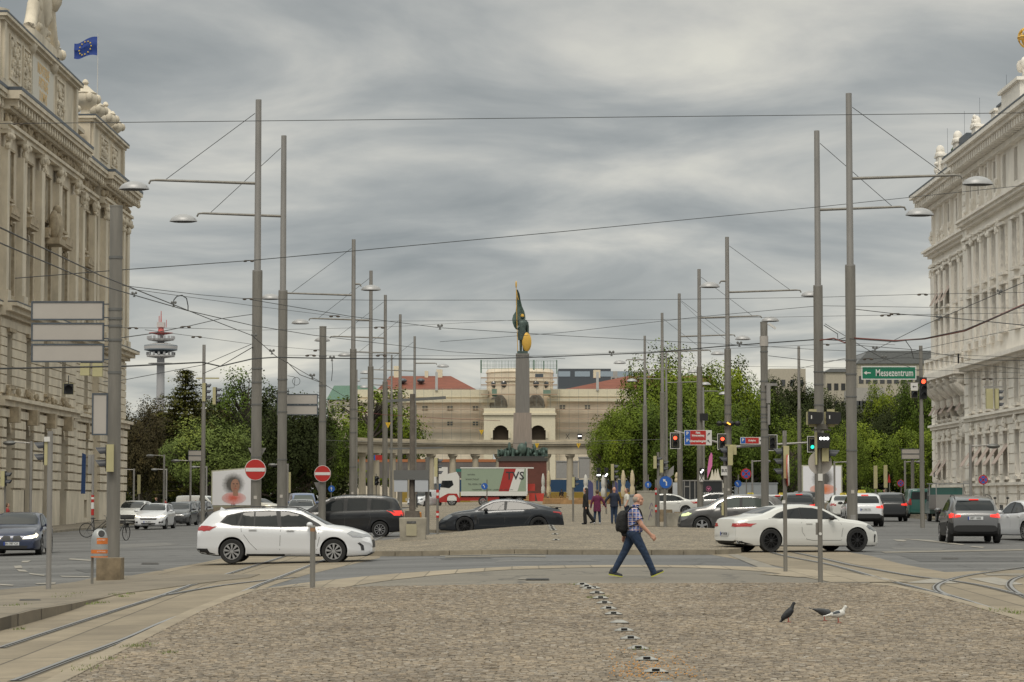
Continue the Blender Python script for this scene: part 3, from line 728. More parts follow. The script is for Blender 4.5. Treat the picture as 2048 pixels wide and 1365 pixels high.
SP['coupe']=dict(L=4.69,W=1.81,r=.345,wx=(1.06,3.90),arch=1.07,cr=.2,top=[(0,.60),(.02,.92),(.10,1.0),(.35,1.035),(.8,1.10),(1.15,1.23),(1.55,1.345),(2.1,1.395),(2.5,1.385),(2.9,1.30),(3.25,1.12),(3.55,.985),(4.0,.93),(4.35,.84),(4.58,.72),(4.67,.56),(4.69,.45)],belt=[(0,.80),(.5,.95),(1.5,.975),(2.8,.93),(3.4,.88),(4.2,.80),(4.69,.55)],bot=[(0,.34),(.1,.24),(.5,.18),(4.2,.15),(4.60,.15),(4.69,.20)],dlo=[(1.10,1.005),(1.30,1.13),(1.62,1.24),(2.1,1.305),(2.5,1.29),(2.85,1.21),(3.20,1.03),(3.30,.955),(2.3,.965),(1.5,.985)],win=[[(1.20,1.015),(1.38,1.12),(1.66,1.215),(2.02,1.265),(2.05,.985),(1.5,1.0)],[(2.08,.985),(2.06,1.27),(2.5,1.262),(2.80,1.19),(3.08,1.05),(3.14,.975)]],seams=[[(2.05,.98),(2.08,.6),(2.22,.38),(2.45,.34),(3.36,.34),(3.42,.7),(3.30,.95)],[(1.0,.98),(1.6,.985)]],handles=[(2.30,.84)],mirror=(3.0,1.0),wind=(1.0,1.35,.68,.52),rearw=(1.13,1.31,.60,.46),front=[('headlight',[(4.22,.735),(4.30,.80),(4.50,.73),(4.60,.60),(4.50,.60),(4.38,.66)],M_lampd,'r'),('headlight',[(.48,.62),(.84,.66),(.84,.74),(.5,.72)],M_lampd,'f'),('grille',[(-.4,.36),(.4,.36),(.45,.62),(-.45,.62)],M_black,'f'),('intake',[(4.50,.28),(4.55,.28),(4.58,.50),(4.52,.52)],M_black,'r')],back=[('tail_light',[(.44,.755),(.50,.85),(.88,.84),(.86,.755),(.70,.74)],M_red,'b'),('tail_light',[(.05,.77),(.05,.84),(.30,.86),(.40,.83),(.25,.765)],M_red,'r'),('diffuser',[(-.72,.20),(.72,.20),(.78,.34),(-.78,.34)],M_black,'b')],side_extra=[('bumper_trim',[(.03,.26),(.45,.19),(.5,.24),(.3,.29),(.03,.36)],M_black)])
SP['fastback']=dict(L=5.05,W=1.94,r=.36,wx=(1.02,3.97),arch=1.06,cr=.26,tum=.40,top=[(0,.50),(.03,.70),(.08,.88),(.16,1.0),(.35,1.06),(.9,1.19),(1.45,1.34),(2.0,1.415),(2.5,1.425),(2.85,1.38),(3.2,1.24),(3.62,1.03),(4.1,.955),(4.5,.86),(4.82,.70),(5.0,.54),(5.05,.42)],belt=[(0,.84),(.8,1.0),(1.6,.985),(2.8,.93),(3.6,.86),(4.4,.80),(5.05,.5)],bot=[(0,.36),(.1,.27),(.5,.19),(4.4,.15),(4.95,.17),(5.05,.24)],dlo=[(1.02,1.06),(1.35,1.21),(1.8,1.315),(2.4,1.345),(2.8,1.30),(3.15,1.16),(3.42,1.0),(3.46,.95),(2.4,.965),(1.4,1.0)],win=[[(1.12,1.06),(1.38,1.185),(1.8,1.285),(2.26,1.315),(2.30,.99),(1.4,1.02)],[(2.40,.99),(2.38,1.318),(2.78,1.275),(3.08,1.15),(3.28,1.02),(3.30,.975)]],seams=[[(2.35,.98),(2.38,.40)],[(1.38,1.0),(1.30,.8),(1.5,.55),(1.62,.38),(3.4,.38),(3.46,.8)]],handles=[(1.55,.86),(2.6,.84)],mirror=(3.12,.985),wind=(1.03,1.38,.72,.54),rearw=(1.10,1.36,.58,.46),front=[('headlight',[(4.45,.74),(4.55,.80),(4.78,.68),(4.84,.58),(4.66,.60)],M_lampd,'r'),('intake',[(3.50,.42),(3.56,.42),(3.60,.78),(3.48,.80)],M_black,'r'),('intake',[(4.70,.28),(4.95,.30),(4.92,.42),(4.72,.40)],M_black,'r')],back=[('tail_light',[(.03,.84),(.06,.90),(.42,.93),(.45,.89)],M_red,'r'),('light_bar',[(-.8,.85),(.8,.85),(.8,.89),(-.8,.89)],M_red,'b'),('diffuser',[(-.8,.22),(.8,.22),(.8,.42),(-.8,.42)],M_black,'b')])
SP['mpv']=dict(L=4.85,W=1.90,r=.335,wx=(.93,3.85),cr=.16,tum=.24,top=[(0,.62),(.02,1.02),(.10,1.20),(.22,1.46),(.40,1.62),(.9,1.70),(1.7,1.725),(2.5,1.71),(3.0,1.62),(3.5,1.38),(3.95,1.12),(4.3,1.0),(4.6,.86),(4.80,.68),(4.85,.45)],belt=[(0,.95),(.5,1.10),(2.0,1.06),(3.4,1.0),(4.2,.88),(4.85,.6)],bot=[(0,.38),(.1,.27),(.5,.21),(4.3,.18),(4.75,.20),(4.85,.30)],dlo=[(.42,1.20),(.46,1.46),(.66,1.58),(1.6,1.63),(2.5,1.62),(2.95,1.53),(3.45,1.27),(3.72,1.08),(3.6,1.03),(2.2,1.07),(1.0,1.11),(.6,1.13)],win=[[(.52,1.2),(.54,1.44),(.70,1.53),(1.28,1.57),(1.32,1.14),(.7,1.15)],[(1.46,1.13),(1.44,1.58),(2.24,1.575),(2.28,1.10)],[(2.42,1.10),(2.40,1.57),(2.90,1.48),(3.20,1.32),(3.24,1.08)],[(3.32,1.08),(3.31,1.25),(3.60,1.08)]],seams=[[(2.35,1.08),(2.37,.36)],[(1.38,1.12),(1.30,.8),(1.42,.4),(1.46,.36)],[(3.30,1.05),(3.34,.36)],[(.2,1.03),(1.35,1.03)]],handles=[(1.60,.93),(2.56,.91)],mirror=(3.20,1.10),wind=(1.12,1.62,.76,.62),rearw=(1.15,1.55,.70,.62),front=[('headlight',[(4.3,.78),(4.45,.86),(4.70,.72),(4.6,.68)],M_lamp,'r')],back=[('tail_light',[(.04,.96),(.03,1.10),(.16,1.10),(.20,1.02),(.16,.95)],M_redon,'r'),('tail_light',[(.62,.9),(.9,.9),(.9,1.1),(.66,1.1)],M_redon,'b'),('reflector',[(.02,.44),(.02,.47),(.2,.47),(.2,.44)],M_red,'r')])
SP['suv']=dict(L=4.46,W=1.84,r=.355,wx=(.85,3.58),cr=.16,tum=.30,arch=1.1,top=[(0,.62),(.02,.95),(.12,1.10),(.35,1.36),(.6,1.52),(1.1,1.60),(1.8,1.625),(2.3,1.60),(2.75,1.48),(3.1,1.28),(3.35,1.15),(3.8,1.08),(4.15,.98),(4.36,.82),(4.44,.62),(4.46,.46)],belt=[(0,.9),(.5,1.08),(1.8,1.04),(3.0,1.0),(3.8,.93),(4.46,.6)],bot=[(0,.40),(.1,.30),(.5,.23),(3.9,.20),(4.36,.22),(4.46,.30)],dlo=[(.62,1.14),(.80,1.30),(1.05,1.42),(1.6,1.50),(2.2,1.505),(2.6,1.42),(2.98,1.20),(3.06,1.07),(2.0,1.075),(1.0,1.10)],win=[[(.76,1.15),(.88,1.28),(1.06,1.38),(1.12,1.12)],[(1.18,1.11),(1.16,1.42),(1.6,1.465),(1.92,1.475),(1.95,1.095)],[(2.06,1.095),(2.04,1.472),(2.2,1.47),(2.56,1.39),(2.88,1.20),(2.90,1.09)]],seams=[[(2.0,1.08),(2.02,.38)],[(1.10,1.1),(1.12,.85),(1.25,.5),(1.3,.38)],[(3.0,1.05),(3.05,.38)]],handles=[(1.30,.93),(2.22,.92)],mirror=(2.78,1.13),wind=(1.17,1.56,.72,.58),rearw=(1.12,1.46,.66,.56),front=[('headlight',[(4.0,.82),(4.12,.90),(4.34,.80),(4.40,.72),(4.2,.74)],M_lampd,'r'),('headlight',[(.45,.74),(.84,.76),(.84,.86),(.5,.82)],M_lampd,'f'),('grille',[(-.45,.48),(.45,.48),(.48,.76),(-.48,.76)],M_black,'f'),('lower_grille',[(-.7,.28),(.7,.28),(.65,.42),(-.65,.42)],M_black,'f')],back=[('tail_light',[(.03,.88),(.03,1.0),(.3,1.04),(.25,.9)],M_red,'r'),('tail_light',[(.50,.90),(.86,.86),(.86,1.0),(.5,.98)],M_red,'b')],side_extra=[('sill_trim',[(1.25,.21),(3.18,.21),(3.18,.33),(1.25,.33)],M_black)])
SP['hatch']=dict(L=4.36,W=1.82,r=.32,wx=(.80,3.45),cr=.17,top=[(0,.62),(.02,.98),(.12,1.12),(.30,1.32),(.6,1.42),(1.3,1.47),(2.0,1.468),(2.45,1.40),(2.85,1.22),(3.2,1.04),(3.6,.98),(4.0,.88),(4.25,.76),(4.34,.58),(4.36,.45)],belt=[(0,.85),(.5,1.0),(1.8,.96),(3.0,.90),(4.36,.6)],bot=[(0,.36),(.1,.26),(.5,.20),(3.9,.18),(4.28,.20),(4.36,.28)],dlo=[(.45,1.08),(.66,1.28),(1.2,1.38),(1.8,1.405),(2.2,1.37),(2.6,1.22),(2.95,1.02),(2.9,.97),(1.6,.99),(.8,1.02)],win=[[(.62,1.08),(.74,1.25),(1.2,1.345),(1.42,1.36),(1.46,1.02),(.9,1.04)],[(1.56,1.01),(1.54,1.37),(1.8,1.372),(2.18,1.335),(2.5,1.20),(2.74,1.03),(2.74,1.0)]],seams=[[(1.5,1.0),(1.52,.36)],[(2.86,.97),(2.9,.36)]],handles=[(1.66,.89)],mirror=(2.72,1.03),wind=(1.06,1.42,.72,.56),rearw=(1.08,1.36,.62,.54),front=[('headlight',[(.42,.66),(.80,.70),(.86,.80),(.50,.73)],M_lamp,'f'),('grille',[(-.44,.54),(.44,.54),(.50,.63),(-.50,.63)],M_black,'f'),('lower_grille',[(-.36,.24),(.36,.24),(.42,.36),(-.42,.36)],M_black,'f'),('fog_lamp',[(.58,.34),(.8,.36),(.8,.46),(.6,.44)],M_black,'f'),('headlight',[(3.75,.76),(3.95,.82),(4.2,.74),(4.1,.68)],M_lamp,'r')],back=[('tail_light',[(.03,.82),(.05,1.0),(.28,1.0),(.3,.88)],M_red,'r'),('tail_light',[(.52,.84),(.86,.82),(.86,.99),(.56,.98)],M_red,'b')])
SP['saloon']=dict(L=4.84,W=1.85,r=.33,wx=(.98,3.87),cr=.18,top=[(0,.62),(.02,.95),(.12,1.03),(.6,1.06),(1.0,1.16),(1.4,1.36),(1.9,1.45),(2.5,1.468),(2.9,1.40),(3.3,1.20),(3.6,1.03),(4.1,.96),(4.5,.86),(4.75,.70),(4.84,.5)],belt=[(0,.84),(.8,.98),(2,.95),(3.4,.90),(4.84,.55)],bot=[(0,.36),(.1,.26),(.5,.19),(4.3,.17),(4.75,.18),(4.84,.24)],dlo=[(1.05,1.04),(1.35,1.24),(1.75,1.36),(2.4,1.40),(2.8,1.34),(3.15,1.17),(3.42,.99),(3.4,.955),(1.8,.985)],win=[[(1.2,1.04),(1.42,1.22),(1.78,1.33),(2.18,1.36),(2.22,.995)],[(2.32,.99),(2.30,1.362),(2.75,1.31),(3.08,1.15),(3.28,1.0)]],seams=[[(2.27,.98),(2.29,.36)],[(1.2,1.0),(1.4,.5),(1.5,.36)],[(3.38,.95),(3.42,.36)]],handles=[(1.45,.87),(2.5,.86)],mirror=(3.08,1.02),wind=(1.05,1.42,.70,.54),rearw=(1.12,1.38,.62,.52),front=[('headlight',[(.36,.56),(.70,.58),(.84,.66),(.80,.72),(.42,.64)],M_lampd,'f'),('grille',[(.03,.50),(.30,.50),(.34,.60),(.26,.68),(.05,.66)],M_black,'f'),('grille',[(-.03,.50),(-.05,.66),(-.26,.68),(-.34,.60),(-.30,.50)],M_black,'f'),('lower_grille',[(-.5,.24),(.5,.24),(.55,.34),(-.55,.34)],M_black,'f'),('headlight',[(4.35,.70),(4.45,.77),(4.68,.66),(4.62,.60)],M_lampd,'r')],back=[('tail_light',[(.55,.82),(.88,.82),(.88,.95),(.6,.95)],M_red,'b')])
SP['van']=dict(L=4.4,W=1.85,r=.33,wx=(.75,3.5),cr=.12,tum=.12,top=[(0,.6),(.01,1.60),(.06,1.76),(.3,1.82),(1.5,1.84),(2.5,1.82),(2.85,1.70),(3.2,1.42),(3.45,1.18),(3.8,1.10),(4.15,.98),(4.36,.80),(4.4,.5)],belt=[(0,1.1),(2.5,1.1),(3.4,1.0),(4.4,.6)],bot=[(0,.34),(.1,.25),(.5,.22),(4.0,.20),(4.4,.3)],win=[[(2.25,1.12),(2.25,1.62),(2.65,1.6),(3.05,1.36),(3.2,1.12)]],seams=[[(2.2,1.7),(2.2,.36)],[(3.2,1.05),(3.22,.36)],[(1.1,1.7),(1.1,.36)]],handles=[(2.3,.98)],mirror=(3.0,1.16),wind=(1.14,1.68,.74,.62),rearw=None,front=[('headlight',[(.5,.72),(.84,.76),(.84,.92),(.54,.88)],M_lamp,'f'),('grille',[(-.5,.50),(.5,.50),(.5,.80),(-.5,.80)],M_black,'f'),('headlight',[(3.95,.80),(4.05,.96),(4.28,.86),(4.25,.76)],M_lampd,'r'),('bumper_trim',[(-.8,.28),(.8,.28),(.8,.46),(-.8,.46)],M_black,'f')],back=[('rear_window',[(-.72,1.15),(-.06,1.15),(-.06,1.62),(-.66,1.62)],M_glass,'b'),('rear_window',[(.06,1.15),(.72,1.15),(.66,1.62),(.06,1.62)],M_glass,'b'),('tail_light',[(.70,.8),(.88,.8),(.88,1.2),(.72,1.2)],M_red,'b'),('tail_light',[(.02,.8),(.02,1.2),(.12,1.2),(.12,.8)],M_red,'r')])
white=paint('white_paint',(0.64,0.65,0.675));white2=paint('warm_white_paint',(0.62,0.62,0.60));cream=paint('cream_paint',(0.48,0.45,0.38))
dgrey=paint('dark_grey_paint',(0.014,0.015,0.018),.3);pgrey=paint('slate_grey_paint',(0.020,0.024,0.031),.4)
mgrey=paint('mid_grey_paint',(0.115,0.112,0.112),.6,.3);cgrey=paint('metallic_grey_paint',(0.16,0.16,0.165),.6,.3)
navy=paint('navy_paint',(0.012,0.020,0.055),.3);dk=paint('charcoal_paint',(0.04,0.042,0.045),.3);teal=paint('teal_green_paint',(0.008,0.085,0.072));bluep=paint('blue_roof_paint',(0.10,0.14,0.26))
silver=paint('silver_paint',(0.30,0.30,0.30),.5)
G_='cars on the square'
make_car('estate_car','white estate car with roof rails crossing behind the short steel bollard',SP['wagon'],white,575.5,67.4,0,G_,wheel='cap',rails=(.75,2.9),fin=.62)
make_car('coupe_car','white two-door coupe with black wheels driving away to the right',SP['coupe'],white2,1591,74.2,21,G_,wheel='black',mirm=M_black,plate=('b',.54,'W 518 DR'))
make_car('sports_saloon','slate grey low sports saloon with its rear spoiler raised, behind the stone mound',SP['fastback'],pgrey,1002,101,180,G_,wheel='black',mirm=M_black)
make_car('people_carrier','black people carrier with a lit tail lamp, behind the white estate car',SP['mpv'],dgrey,690,103,180,G_,wheel='ten',rails=(.6,2.6))
make_car('suv','grey SUV with chrome window trim facing left behind the white coupe',dict(SP['suv'],glass=M_glass2,side_extra=SP['suv']['side_extra']+[('chrome_trim',[(1.0,1.075),(3.04,1.035),(3.04,1.06),(1.0,1.10)],M_chrome),('chrome_trim',[(.66,1.14),(.82,1.30),(1.06,1.425),(1.6,1.50),(2.2,1.505),(2.2,1.525),(1.6,1.52),(1.05,1.445),(.80,1.32),(.62,1.15)],M_chrome),('chrome_trim',[(2.2,1.505),(2.6,1.42),(2.98,1.20),(3.06,1.06),(3.09,1.07),(3.0,1.22),(2.61,1.44),(2.2,1.525)],M_chrome)]),mgrey,1466,102,180,G_,wheel='aero',mirm=mgrey,mats={'headlight':M_lampgr})
make_car('saloon_car','dark blue saloon with one headlamp lit at the left edge',SP['saloon'],navy,44,87,-86,G_,wheel='five',plate=('f',.41,'BN 787 CX'),mats={'headlight':M_lampon})
make_car('hatchback','white hatchback with a bright headlamp driving towards the camera on the left',SP['hatch'],white,312,143,-92,G_,wheel='ten',plate=('f',.42,'W 2071'),mats={'headlight':M_lampon})
make_car('suv','off-white SUV parked just behind the bicycle on the left',SP['suv'],white2,272,156,-93,G_,wheel='ten')
make_car('hatchback','charcoal car directly behind the white oncoming hatchback',SP['hatch'],dk,361,156,-93,G_,wheel='ten')
make_car('hatchback','middle one of three charcoal cars queueing on the left',SP['hatch'],dk,379,167,-93,G_,wheel='ten')
make_car('hatchback','grey car last in the left queue, nearest the white van',SP['hatch'],dgrey,396,178,-93,G_,wheel='ten')
v=make_car('delivery_van','small white van with red graphics on its side, left of the poster wall',SP['van'],white2,407,214,-18,G_,wheel='ten',cat='van')
make_car('small_car','cream small car with a lit headlamp in front of the portrait poster',SP['hatch'],cream,520,226,-35,G_,wheel='ten',mats={'headlight':M_lampon})
make_car('delivery_van','van with a blue roof seen over the bonnet of the white estate',dict(SP['van'],glass=M_glass2),bluep,606,180,-80,G_,wheel='ten',cat='van')
make_car('hatchback','silver car in front of the blue-roofed van',SP['hatch'],silver,604,150,-88,G_,wheel='ten')
make_car('delivery_van','white van parked left of the lorry cab',SP['van'],white,850,262,-120,G_,wheel='ten',cat='van')
make_car('saloon_car','white saloon behind the concrete block, right of the walking man',SP['saloon'],white2,1325,165,180,G_,wheel='ten')
make_car('hatchback','pale car in front of the black coffee stand',SP['hatch'],silver,1418,190,180,G_,wheel='ten')
make_car('saloon_car','white taxi behind the roof of the grey SUV',SP['saloon'],white2,1500,150,95,G_,wheel='ten',mats={'tail_light':M_redon})
make_car('saloon_car','white taxi with a lit brake lamp just right of the thick middle pole',SP['saloon'],white2,1548,148,95,G_,wheel='ten',mats={'tail_light':M_redon})
make_car('suv','black SUV with brake lamps lit behind the white coupe roof',SP['suv'],dgrey,1592,132,88,G_,wheel='ten',mats={'tail_light':M_redon})
make_car('suv','grey car far behind the brake-lit black SUV',SP['suv'],mgrey,1604,205,100,G_,wheel='ten')
make_car('saloon_car','white taxi squeezed left of the white taxi SUV',SP['saloon'],white2,1685,148,86,G_,wheel='ten')
ss=[o for o in bpy.data.objects if o.get('label','').startswith('slate grey low')][0]
mb=MB();mb.prism([(-2.42,1.06),(-1.98,1.12),(-1.98,1.135),(-2.44,1.09)],'y',-.55,.55);mb.box(-2.3,-2.2,-.4,-.36,1.0,1.08);mb.box(-2.3,-2.2,.36,.4,1.0,1.08);mb.build('rear_spoiler',M_black,ss)
mb=MB()
for k,(xa,za)in enumerate(((-1.5,.95),(-1.15,1.1),(-.75,1.2),(-.35,1.25))):mb.tube([(xa+.2*cos(a),-.955,za+.17*sin(a))for a in[k+i*.55 for i in range(9)]],.035,5)
mb.tube([(-1.75,-.95,.85),(-1.0,-.955,.92),(0,-.955,1.2)],.03,5);mb.build('red_graphics',M_red,v)
cp_=[o for o in bpy.data.objects if o.get('label','').startswith('white two-door')][0]
for y in(-.62,.62):mb=MB();mb.cbox((-2.27,y,.30),(.08,.17,.07));mb.build('exhaust_tip',M_chrome,cp_,True)
t=make_car('taxi_suv','white taxi SUV with brake lamps lit beside the tall right pole',dict(SP['suv'],clad=.56),white,1722,123,87,G_,wheel='five',plate=('b',.82,'W 1767 TX'),mats={'tail_light':M_redon},rails=(.7,2.4),mirm=M_black)
make_car('suv','black SUV half hidden to the right of the white taxi SUV',SP['suv'],dgrey,1775,142,87,G_,wheel='ten',mats={'tail_light':M_redon})
make_car('estate_car','beige estate car stopped left of the green van',SP['wagon'],cream,1800,168,88,G_,wheel='ten')
make_car('estate_car','dark estate car beyond the beige one',SP['wagon'],dk,1775,192,88,G_,wheel='ten')
make_car('green_van','teal green van waiting beside the white facade',SP['van'],teal,1835,158,88,G_,wheel='ten',cat='van')
crossover=make_car('crossover','metallic grey crossover with brake lamps lit seen from behind',dict(SP['suv'],L=4.21,W=1.83,wx=(.75,3.36),clad=.62),cgrey,1935,88,86,G_,wheel='five',plate=('b',.86,'2BT 1685'),mats={'tail_light':M_redon},rails=(.6,2.4))
make_car('saloon_car','white car cut off by the right edge of the picture',SP['saloon'],white,2062,92,100,G_,wheel='ten')
for px,Y,z,w,h,hd,name in((1722,123,1.52,.34,.03,87,'a'),(1935,88,1.50,.32,.035,86,'b'),(1592,132,1.52,.34,.03,88,'c'),(1548,148,1.40,.3,.03,95,'d')):
 root=min((o for o in bpy.data.objects if o.type=='EMPTY' and o.parent is None),key=lambda o:(o.location-base(px,Y)).length)
 body=[c for c in root.children if c.name.startswith('body')][0]
 xb=min((v.co.x for v in body.data.vertices if abs(v.co.z-z)<.06),default=-1.9)
 mb=MB();mb.box(xb-.03,xb+.05,-w/2,w/2,z-h/2,z+h/2);mb.build('brake_light',M_redon,root)
root=thing('taxi_sign','yellow roof sign on the white taxi SUV','sign',base(1722,123)+Vector((0,0,1.64)),radians(-3),'yellow taxi roof signs')
mb=MB();mb.prism([(-.2,0),(.2,0),(.16,.13),(-.16,.13)],'y',-.06,.06);mb.build('sign_box',M_tyel,root)
text('TAXI',.1,M_txt,root,Matrix.Translation((0,-.063,.065)))
for i,(px,Y,l)in enumerate(((1563,148,'yellow roof sign on the white taxi near the thick middle pole'),(1685,148,'yellow roof sign on the taxi squeezed left of the taxi SUV'),(1500,150,'yellow roof sign on the taxi behind the grey SUV'))):
 dup(root,base(px,Y)+Vector((0,0,1.45)),0,l)
def pickup():
 r=thing('pickup_truck','green pickup with a grey load bed and ladder rack beside the white facade','truck',base(1893,140),radians(88))
 mb=MB();mb.mi=0
 mb.prism([(.5,.45),(2.5,.45),(2.45,1.0),(1.75,1.15),(1.35,1.88),(.5,1.9)],'y',-.92,.92);mb.build('cab',teal,r)
 mb=MB();mb.prism([(.62,1.15),(1.55,1.15),(1.25,1.72),(.62,1.74)],'y',-.93,.93);mb.build('side_window',M_glass,r)
 mb=MB()
 for y in(-.98,.95):mb.box(-2.6,.45,y,y+.03,.75,1.5)
 mb.box(-2.62,-2.59,-.98,.98,.75,1.5);mb.box(-2.6,.45,-.95,.95,.68,.76)
 mb.build('load_bed',mat('bed_metal',(.34,.33,.32),.45,.6),r)
 mb=MB()
 for x in(-2.5,.3):
  for y in(-.95,.95):mb.bar((x,y,1.1),(x,y,2.1),.05)
  mb.bar((x,-.95,2.1),(x,.95,2.1),.05)
 for k in range(9):mb.bar((-2.6+k*.36,-.95,2.1),(-2.6+k*.36,-.95,2.28),.03)
 for y in(-.95,.95):mb.bar((-2.6,y,2.12),(1.2,y,2.12),.05)
 mb.build('ladder_rack',mat('rack_metal',(.35,.35,.35),.4,.6),r)
 for x in(-1.9,1.6):
  for y in(-.8,.8):make_wheel(r,x,y,.33,1 if y>0 else-1,'ten')
 for y in(-.85,.85):
  mb=MB();mb.cbox((-2.63,y,.62),(.04,.18,.12));mb.build('tail_light',M_red,r)
pickup()
def lorry():
 g0=base(968,262)
 r=thing('lorry','white and red lorry with a green curtain-sided body and large lettering','lorry',g0,0)
 mw=mat('lorry_white',(.62,.62,.60),.35,coat=.3);mr=mat('lorry_red',(.33,.02,.016),.35,coat=.3);mg=mat('lorry_curtain',(.25,.31,.235),.6);mtop=mat('lorry_top',(.03,.16,.14),.5)
 mb=MB();mb.prism([(-4.6,.55),(-2.55,.55),(-2.55,3.0),(-2.85,3.55),(-3.7,3.35),(-4.3,2.85),(-4.52,1.9),(-4.62,1.0)],'y',-1.2,1.2);mb.build('cab',mw,r)
 mb=MB();mb.prism([(-4.62,.38),(-3.85,.38),(-3.8,.9),(-3.6,1.1),(-3.1,1.12),(-2.85,.9),(-2.8,.38),(-2.5,.38),(-2.5,.75),(-2.8,1.28),(-3.75,1.3),(-4.64,.8)],'y',-1.21,1.21);mb.build('bumper',mr,r)
 mb=MB();mb.prism([(-4.5,1.95),(-4.35,2.62),(-3.3,2.65),(-3.15,2.2),(-3.6,1.85)],'y',-1.215,1.215);mb.build('cab_window',M_glass,r)
 mb=MB();mb.box(-2.35,4.45,-1.25,1.25,1.35,3.92);mb.build('curtain_body',mg,r)
 mb=MB();mb.box(-2.9,-1.6,-1.2,1.2,3.55,3.86);mb.build('top_panel',mtop,r)
 mb=MB();mb.box(-2.45,5.2,-1.28,1.28,3.90,4.02);mb.box(4.4,4.55,-1.28,1.28,1.2,3.9);mb.box(-2.4,4.5,-1.27,1.27,1.05,1.5);mb.build('body_frame',mw,r)
 mb=MB();mb.prism([(1.55,1.52),(2.6,1.52),(3.35,3.88),(2.15,3.88)],'y',-1.262,-1.26);mb.build('red_stripe',mr,r)
 mb=MB();mb.prism([(2.6,1.52),(3.5,1.52),(4.25,3.88),(3.35,3.88)],'y',-1.262,-1.26);mb.build('white_stripe',mw,r)
 text('TVS',1.15,M_txt,r,Matrix.Translation((3.25,-1.27,3.1)),bold=.02)
 text('NATURAL',.2,M_txt,r,Matrix.Translation((-1.3,-1.265,3.25)),squeeze=.9)
 text('WWW.TVS.AT',.24,M_txt,r,Matrix.Translation((-1.2,-1.265,2.75)),squeeze=.9)
 text('TEL: 02236 / 90',.24,M_txt,r,Matrix.Translation((-.95,-1.265,2.25)),squeeze=.9)
 text('TRANSPORT · LOGISTIK · LAGERUNG · SPEDITION',.2,M_txt,r,Matrix.Translation((.9,-1.265,1.68)),squeeze=.95)
 mb=MB();mb.box(-2.5,1.6,-1.1,1.1,.55,.95);mb.build('side_guard',mr,r)
 mb=MB();mb.box(-2.4,4.4,-.5,.5,.7,1.1);mb.build('chassis',M_under,r)
 for x in(-3.33,-.1,2.6,3.7):
  for y in(-1.0,1.0):make_wheel(r,x,y,.48,1 if y>0 else-1,'cap',.3)
lorry()
def bicycle(name,label,px,Y,rz):
 r=thing(name,label,'bicycle',base(px,Y),radians(rz),'bicycles by the left facade')
 mk=mat('bike_black',(.03,.03,.03),.4)
 for x in(-.52,.52):
  mb=MB();pts=[(x+.33*cos(a),0,.34+.33*sin(a))for a in[2*pi*i/18 for i in range(19)]]
  mb.tube(pts,.02,5,False)
  for k in range(6):mb.bar((x,0,.34),(x+.33*cos(k*pi/3),0,.34+.33*sin(k*pi/3)),.006)
  mb.build('wheel',M_tyre,r)
 mb=MB()
 for a,b in(((-.52,.34),(-.15,.34)),((-.15,.34),(-.2,.85)),((-.2,.78),(.38,.82)),((-.15,.34),(.38,.78)),((.38,.95),(.52,.34)),((-.52,.34),(-.2,.78))):mb.bar((a[0],0,a[1]),(b[0],0,b[1]),.035)
 mb.build('frame',mk,r)
 mb=MB();mb.ell((-.22,0,.9),(.13,.07,.03),n=8,m=4);mb.build('saddle',mk,r)
 mb=MB();mb.tube([(.28,-.28,1.02),(.38,-.12,1.0),(.38,.12,1.0),(.28,.28,1.02)],.014);mb.build('handlebar',mk,r)
bicycle('bicycle','black bicycle leaning by the left pavement pole',198,118,10)
bicycle('bicycle','bicycle standing just right of the thick left pole',243,108,70)
r=thing('motor_scooter','black scooter parked by the white facade','scooter',base(2001,120),radians(80))
mb=MB();mb.ell((-.3,0,.65),(.5,.2,.28),n=10,m=6);mb.bar((.35,0,.4),(.45,0,1.05),.16,.3);mb.box(-.4,.4,-.15,.15,.25,.38);mb.build('fairing',M_black,r,True)
for x in(-.6,.6):
 mb=MB();mb.cyl((x,-.07,.26),(x,.07,.26),.26,n=16);mb.build('wheel',M_tyre,r)
for y in(-.25,.25):
 mb=MB();mb.bar((.42,y,1.05),(.40,y*1.2,1.35),.02);mb.ell((.40,y*1.2,1.4),(.02,.08,.06),n=8,m=4);mb.build('mirror',M_black,r)
M_sand=mat('sandstone',(0.60,0.535,0.43),0.85,var=0.22,scale=0.9,bump=0.25,bscale=6,stretch=(1,1,0.45))
M_sandd=mat('sandstone_weathered',(0.38,0.315,0.225),0.9,var=0.35,scale=2.2,bump=0.5,bscale=5)
M_plaster=mat('white_plaster',(0.83,0.79,0.73),0.8,var=0.12,scale=0.8,bump=0.2,bscale=6,stretch=(1,1,0.5))
M_plasterd=mat('plaster_ornament',(0.74,0.70,0.64),0.85,var=0.22,scale=3,bump=0.4,bscale=6)
M_lead=mat('lead_flashing',(0.085,0.10,0.12),0.5,0.3,var=0.2)
M_win=mat('window_glass',(0.045,0.047,0.05),0.12,spec=0.8)
M_wframe=mat('window_frame',(0.12,0.10,0.075),0.6)
M_wframew=mat('window_frame_white',(0.42,0.40,0.37),0.6)
M_roof=mat('roof_dark',(0.09,0.09,0.095),0.7,var=0.2)
M_awn=mat('awning',(0.42,0.34,0.30),0.8)
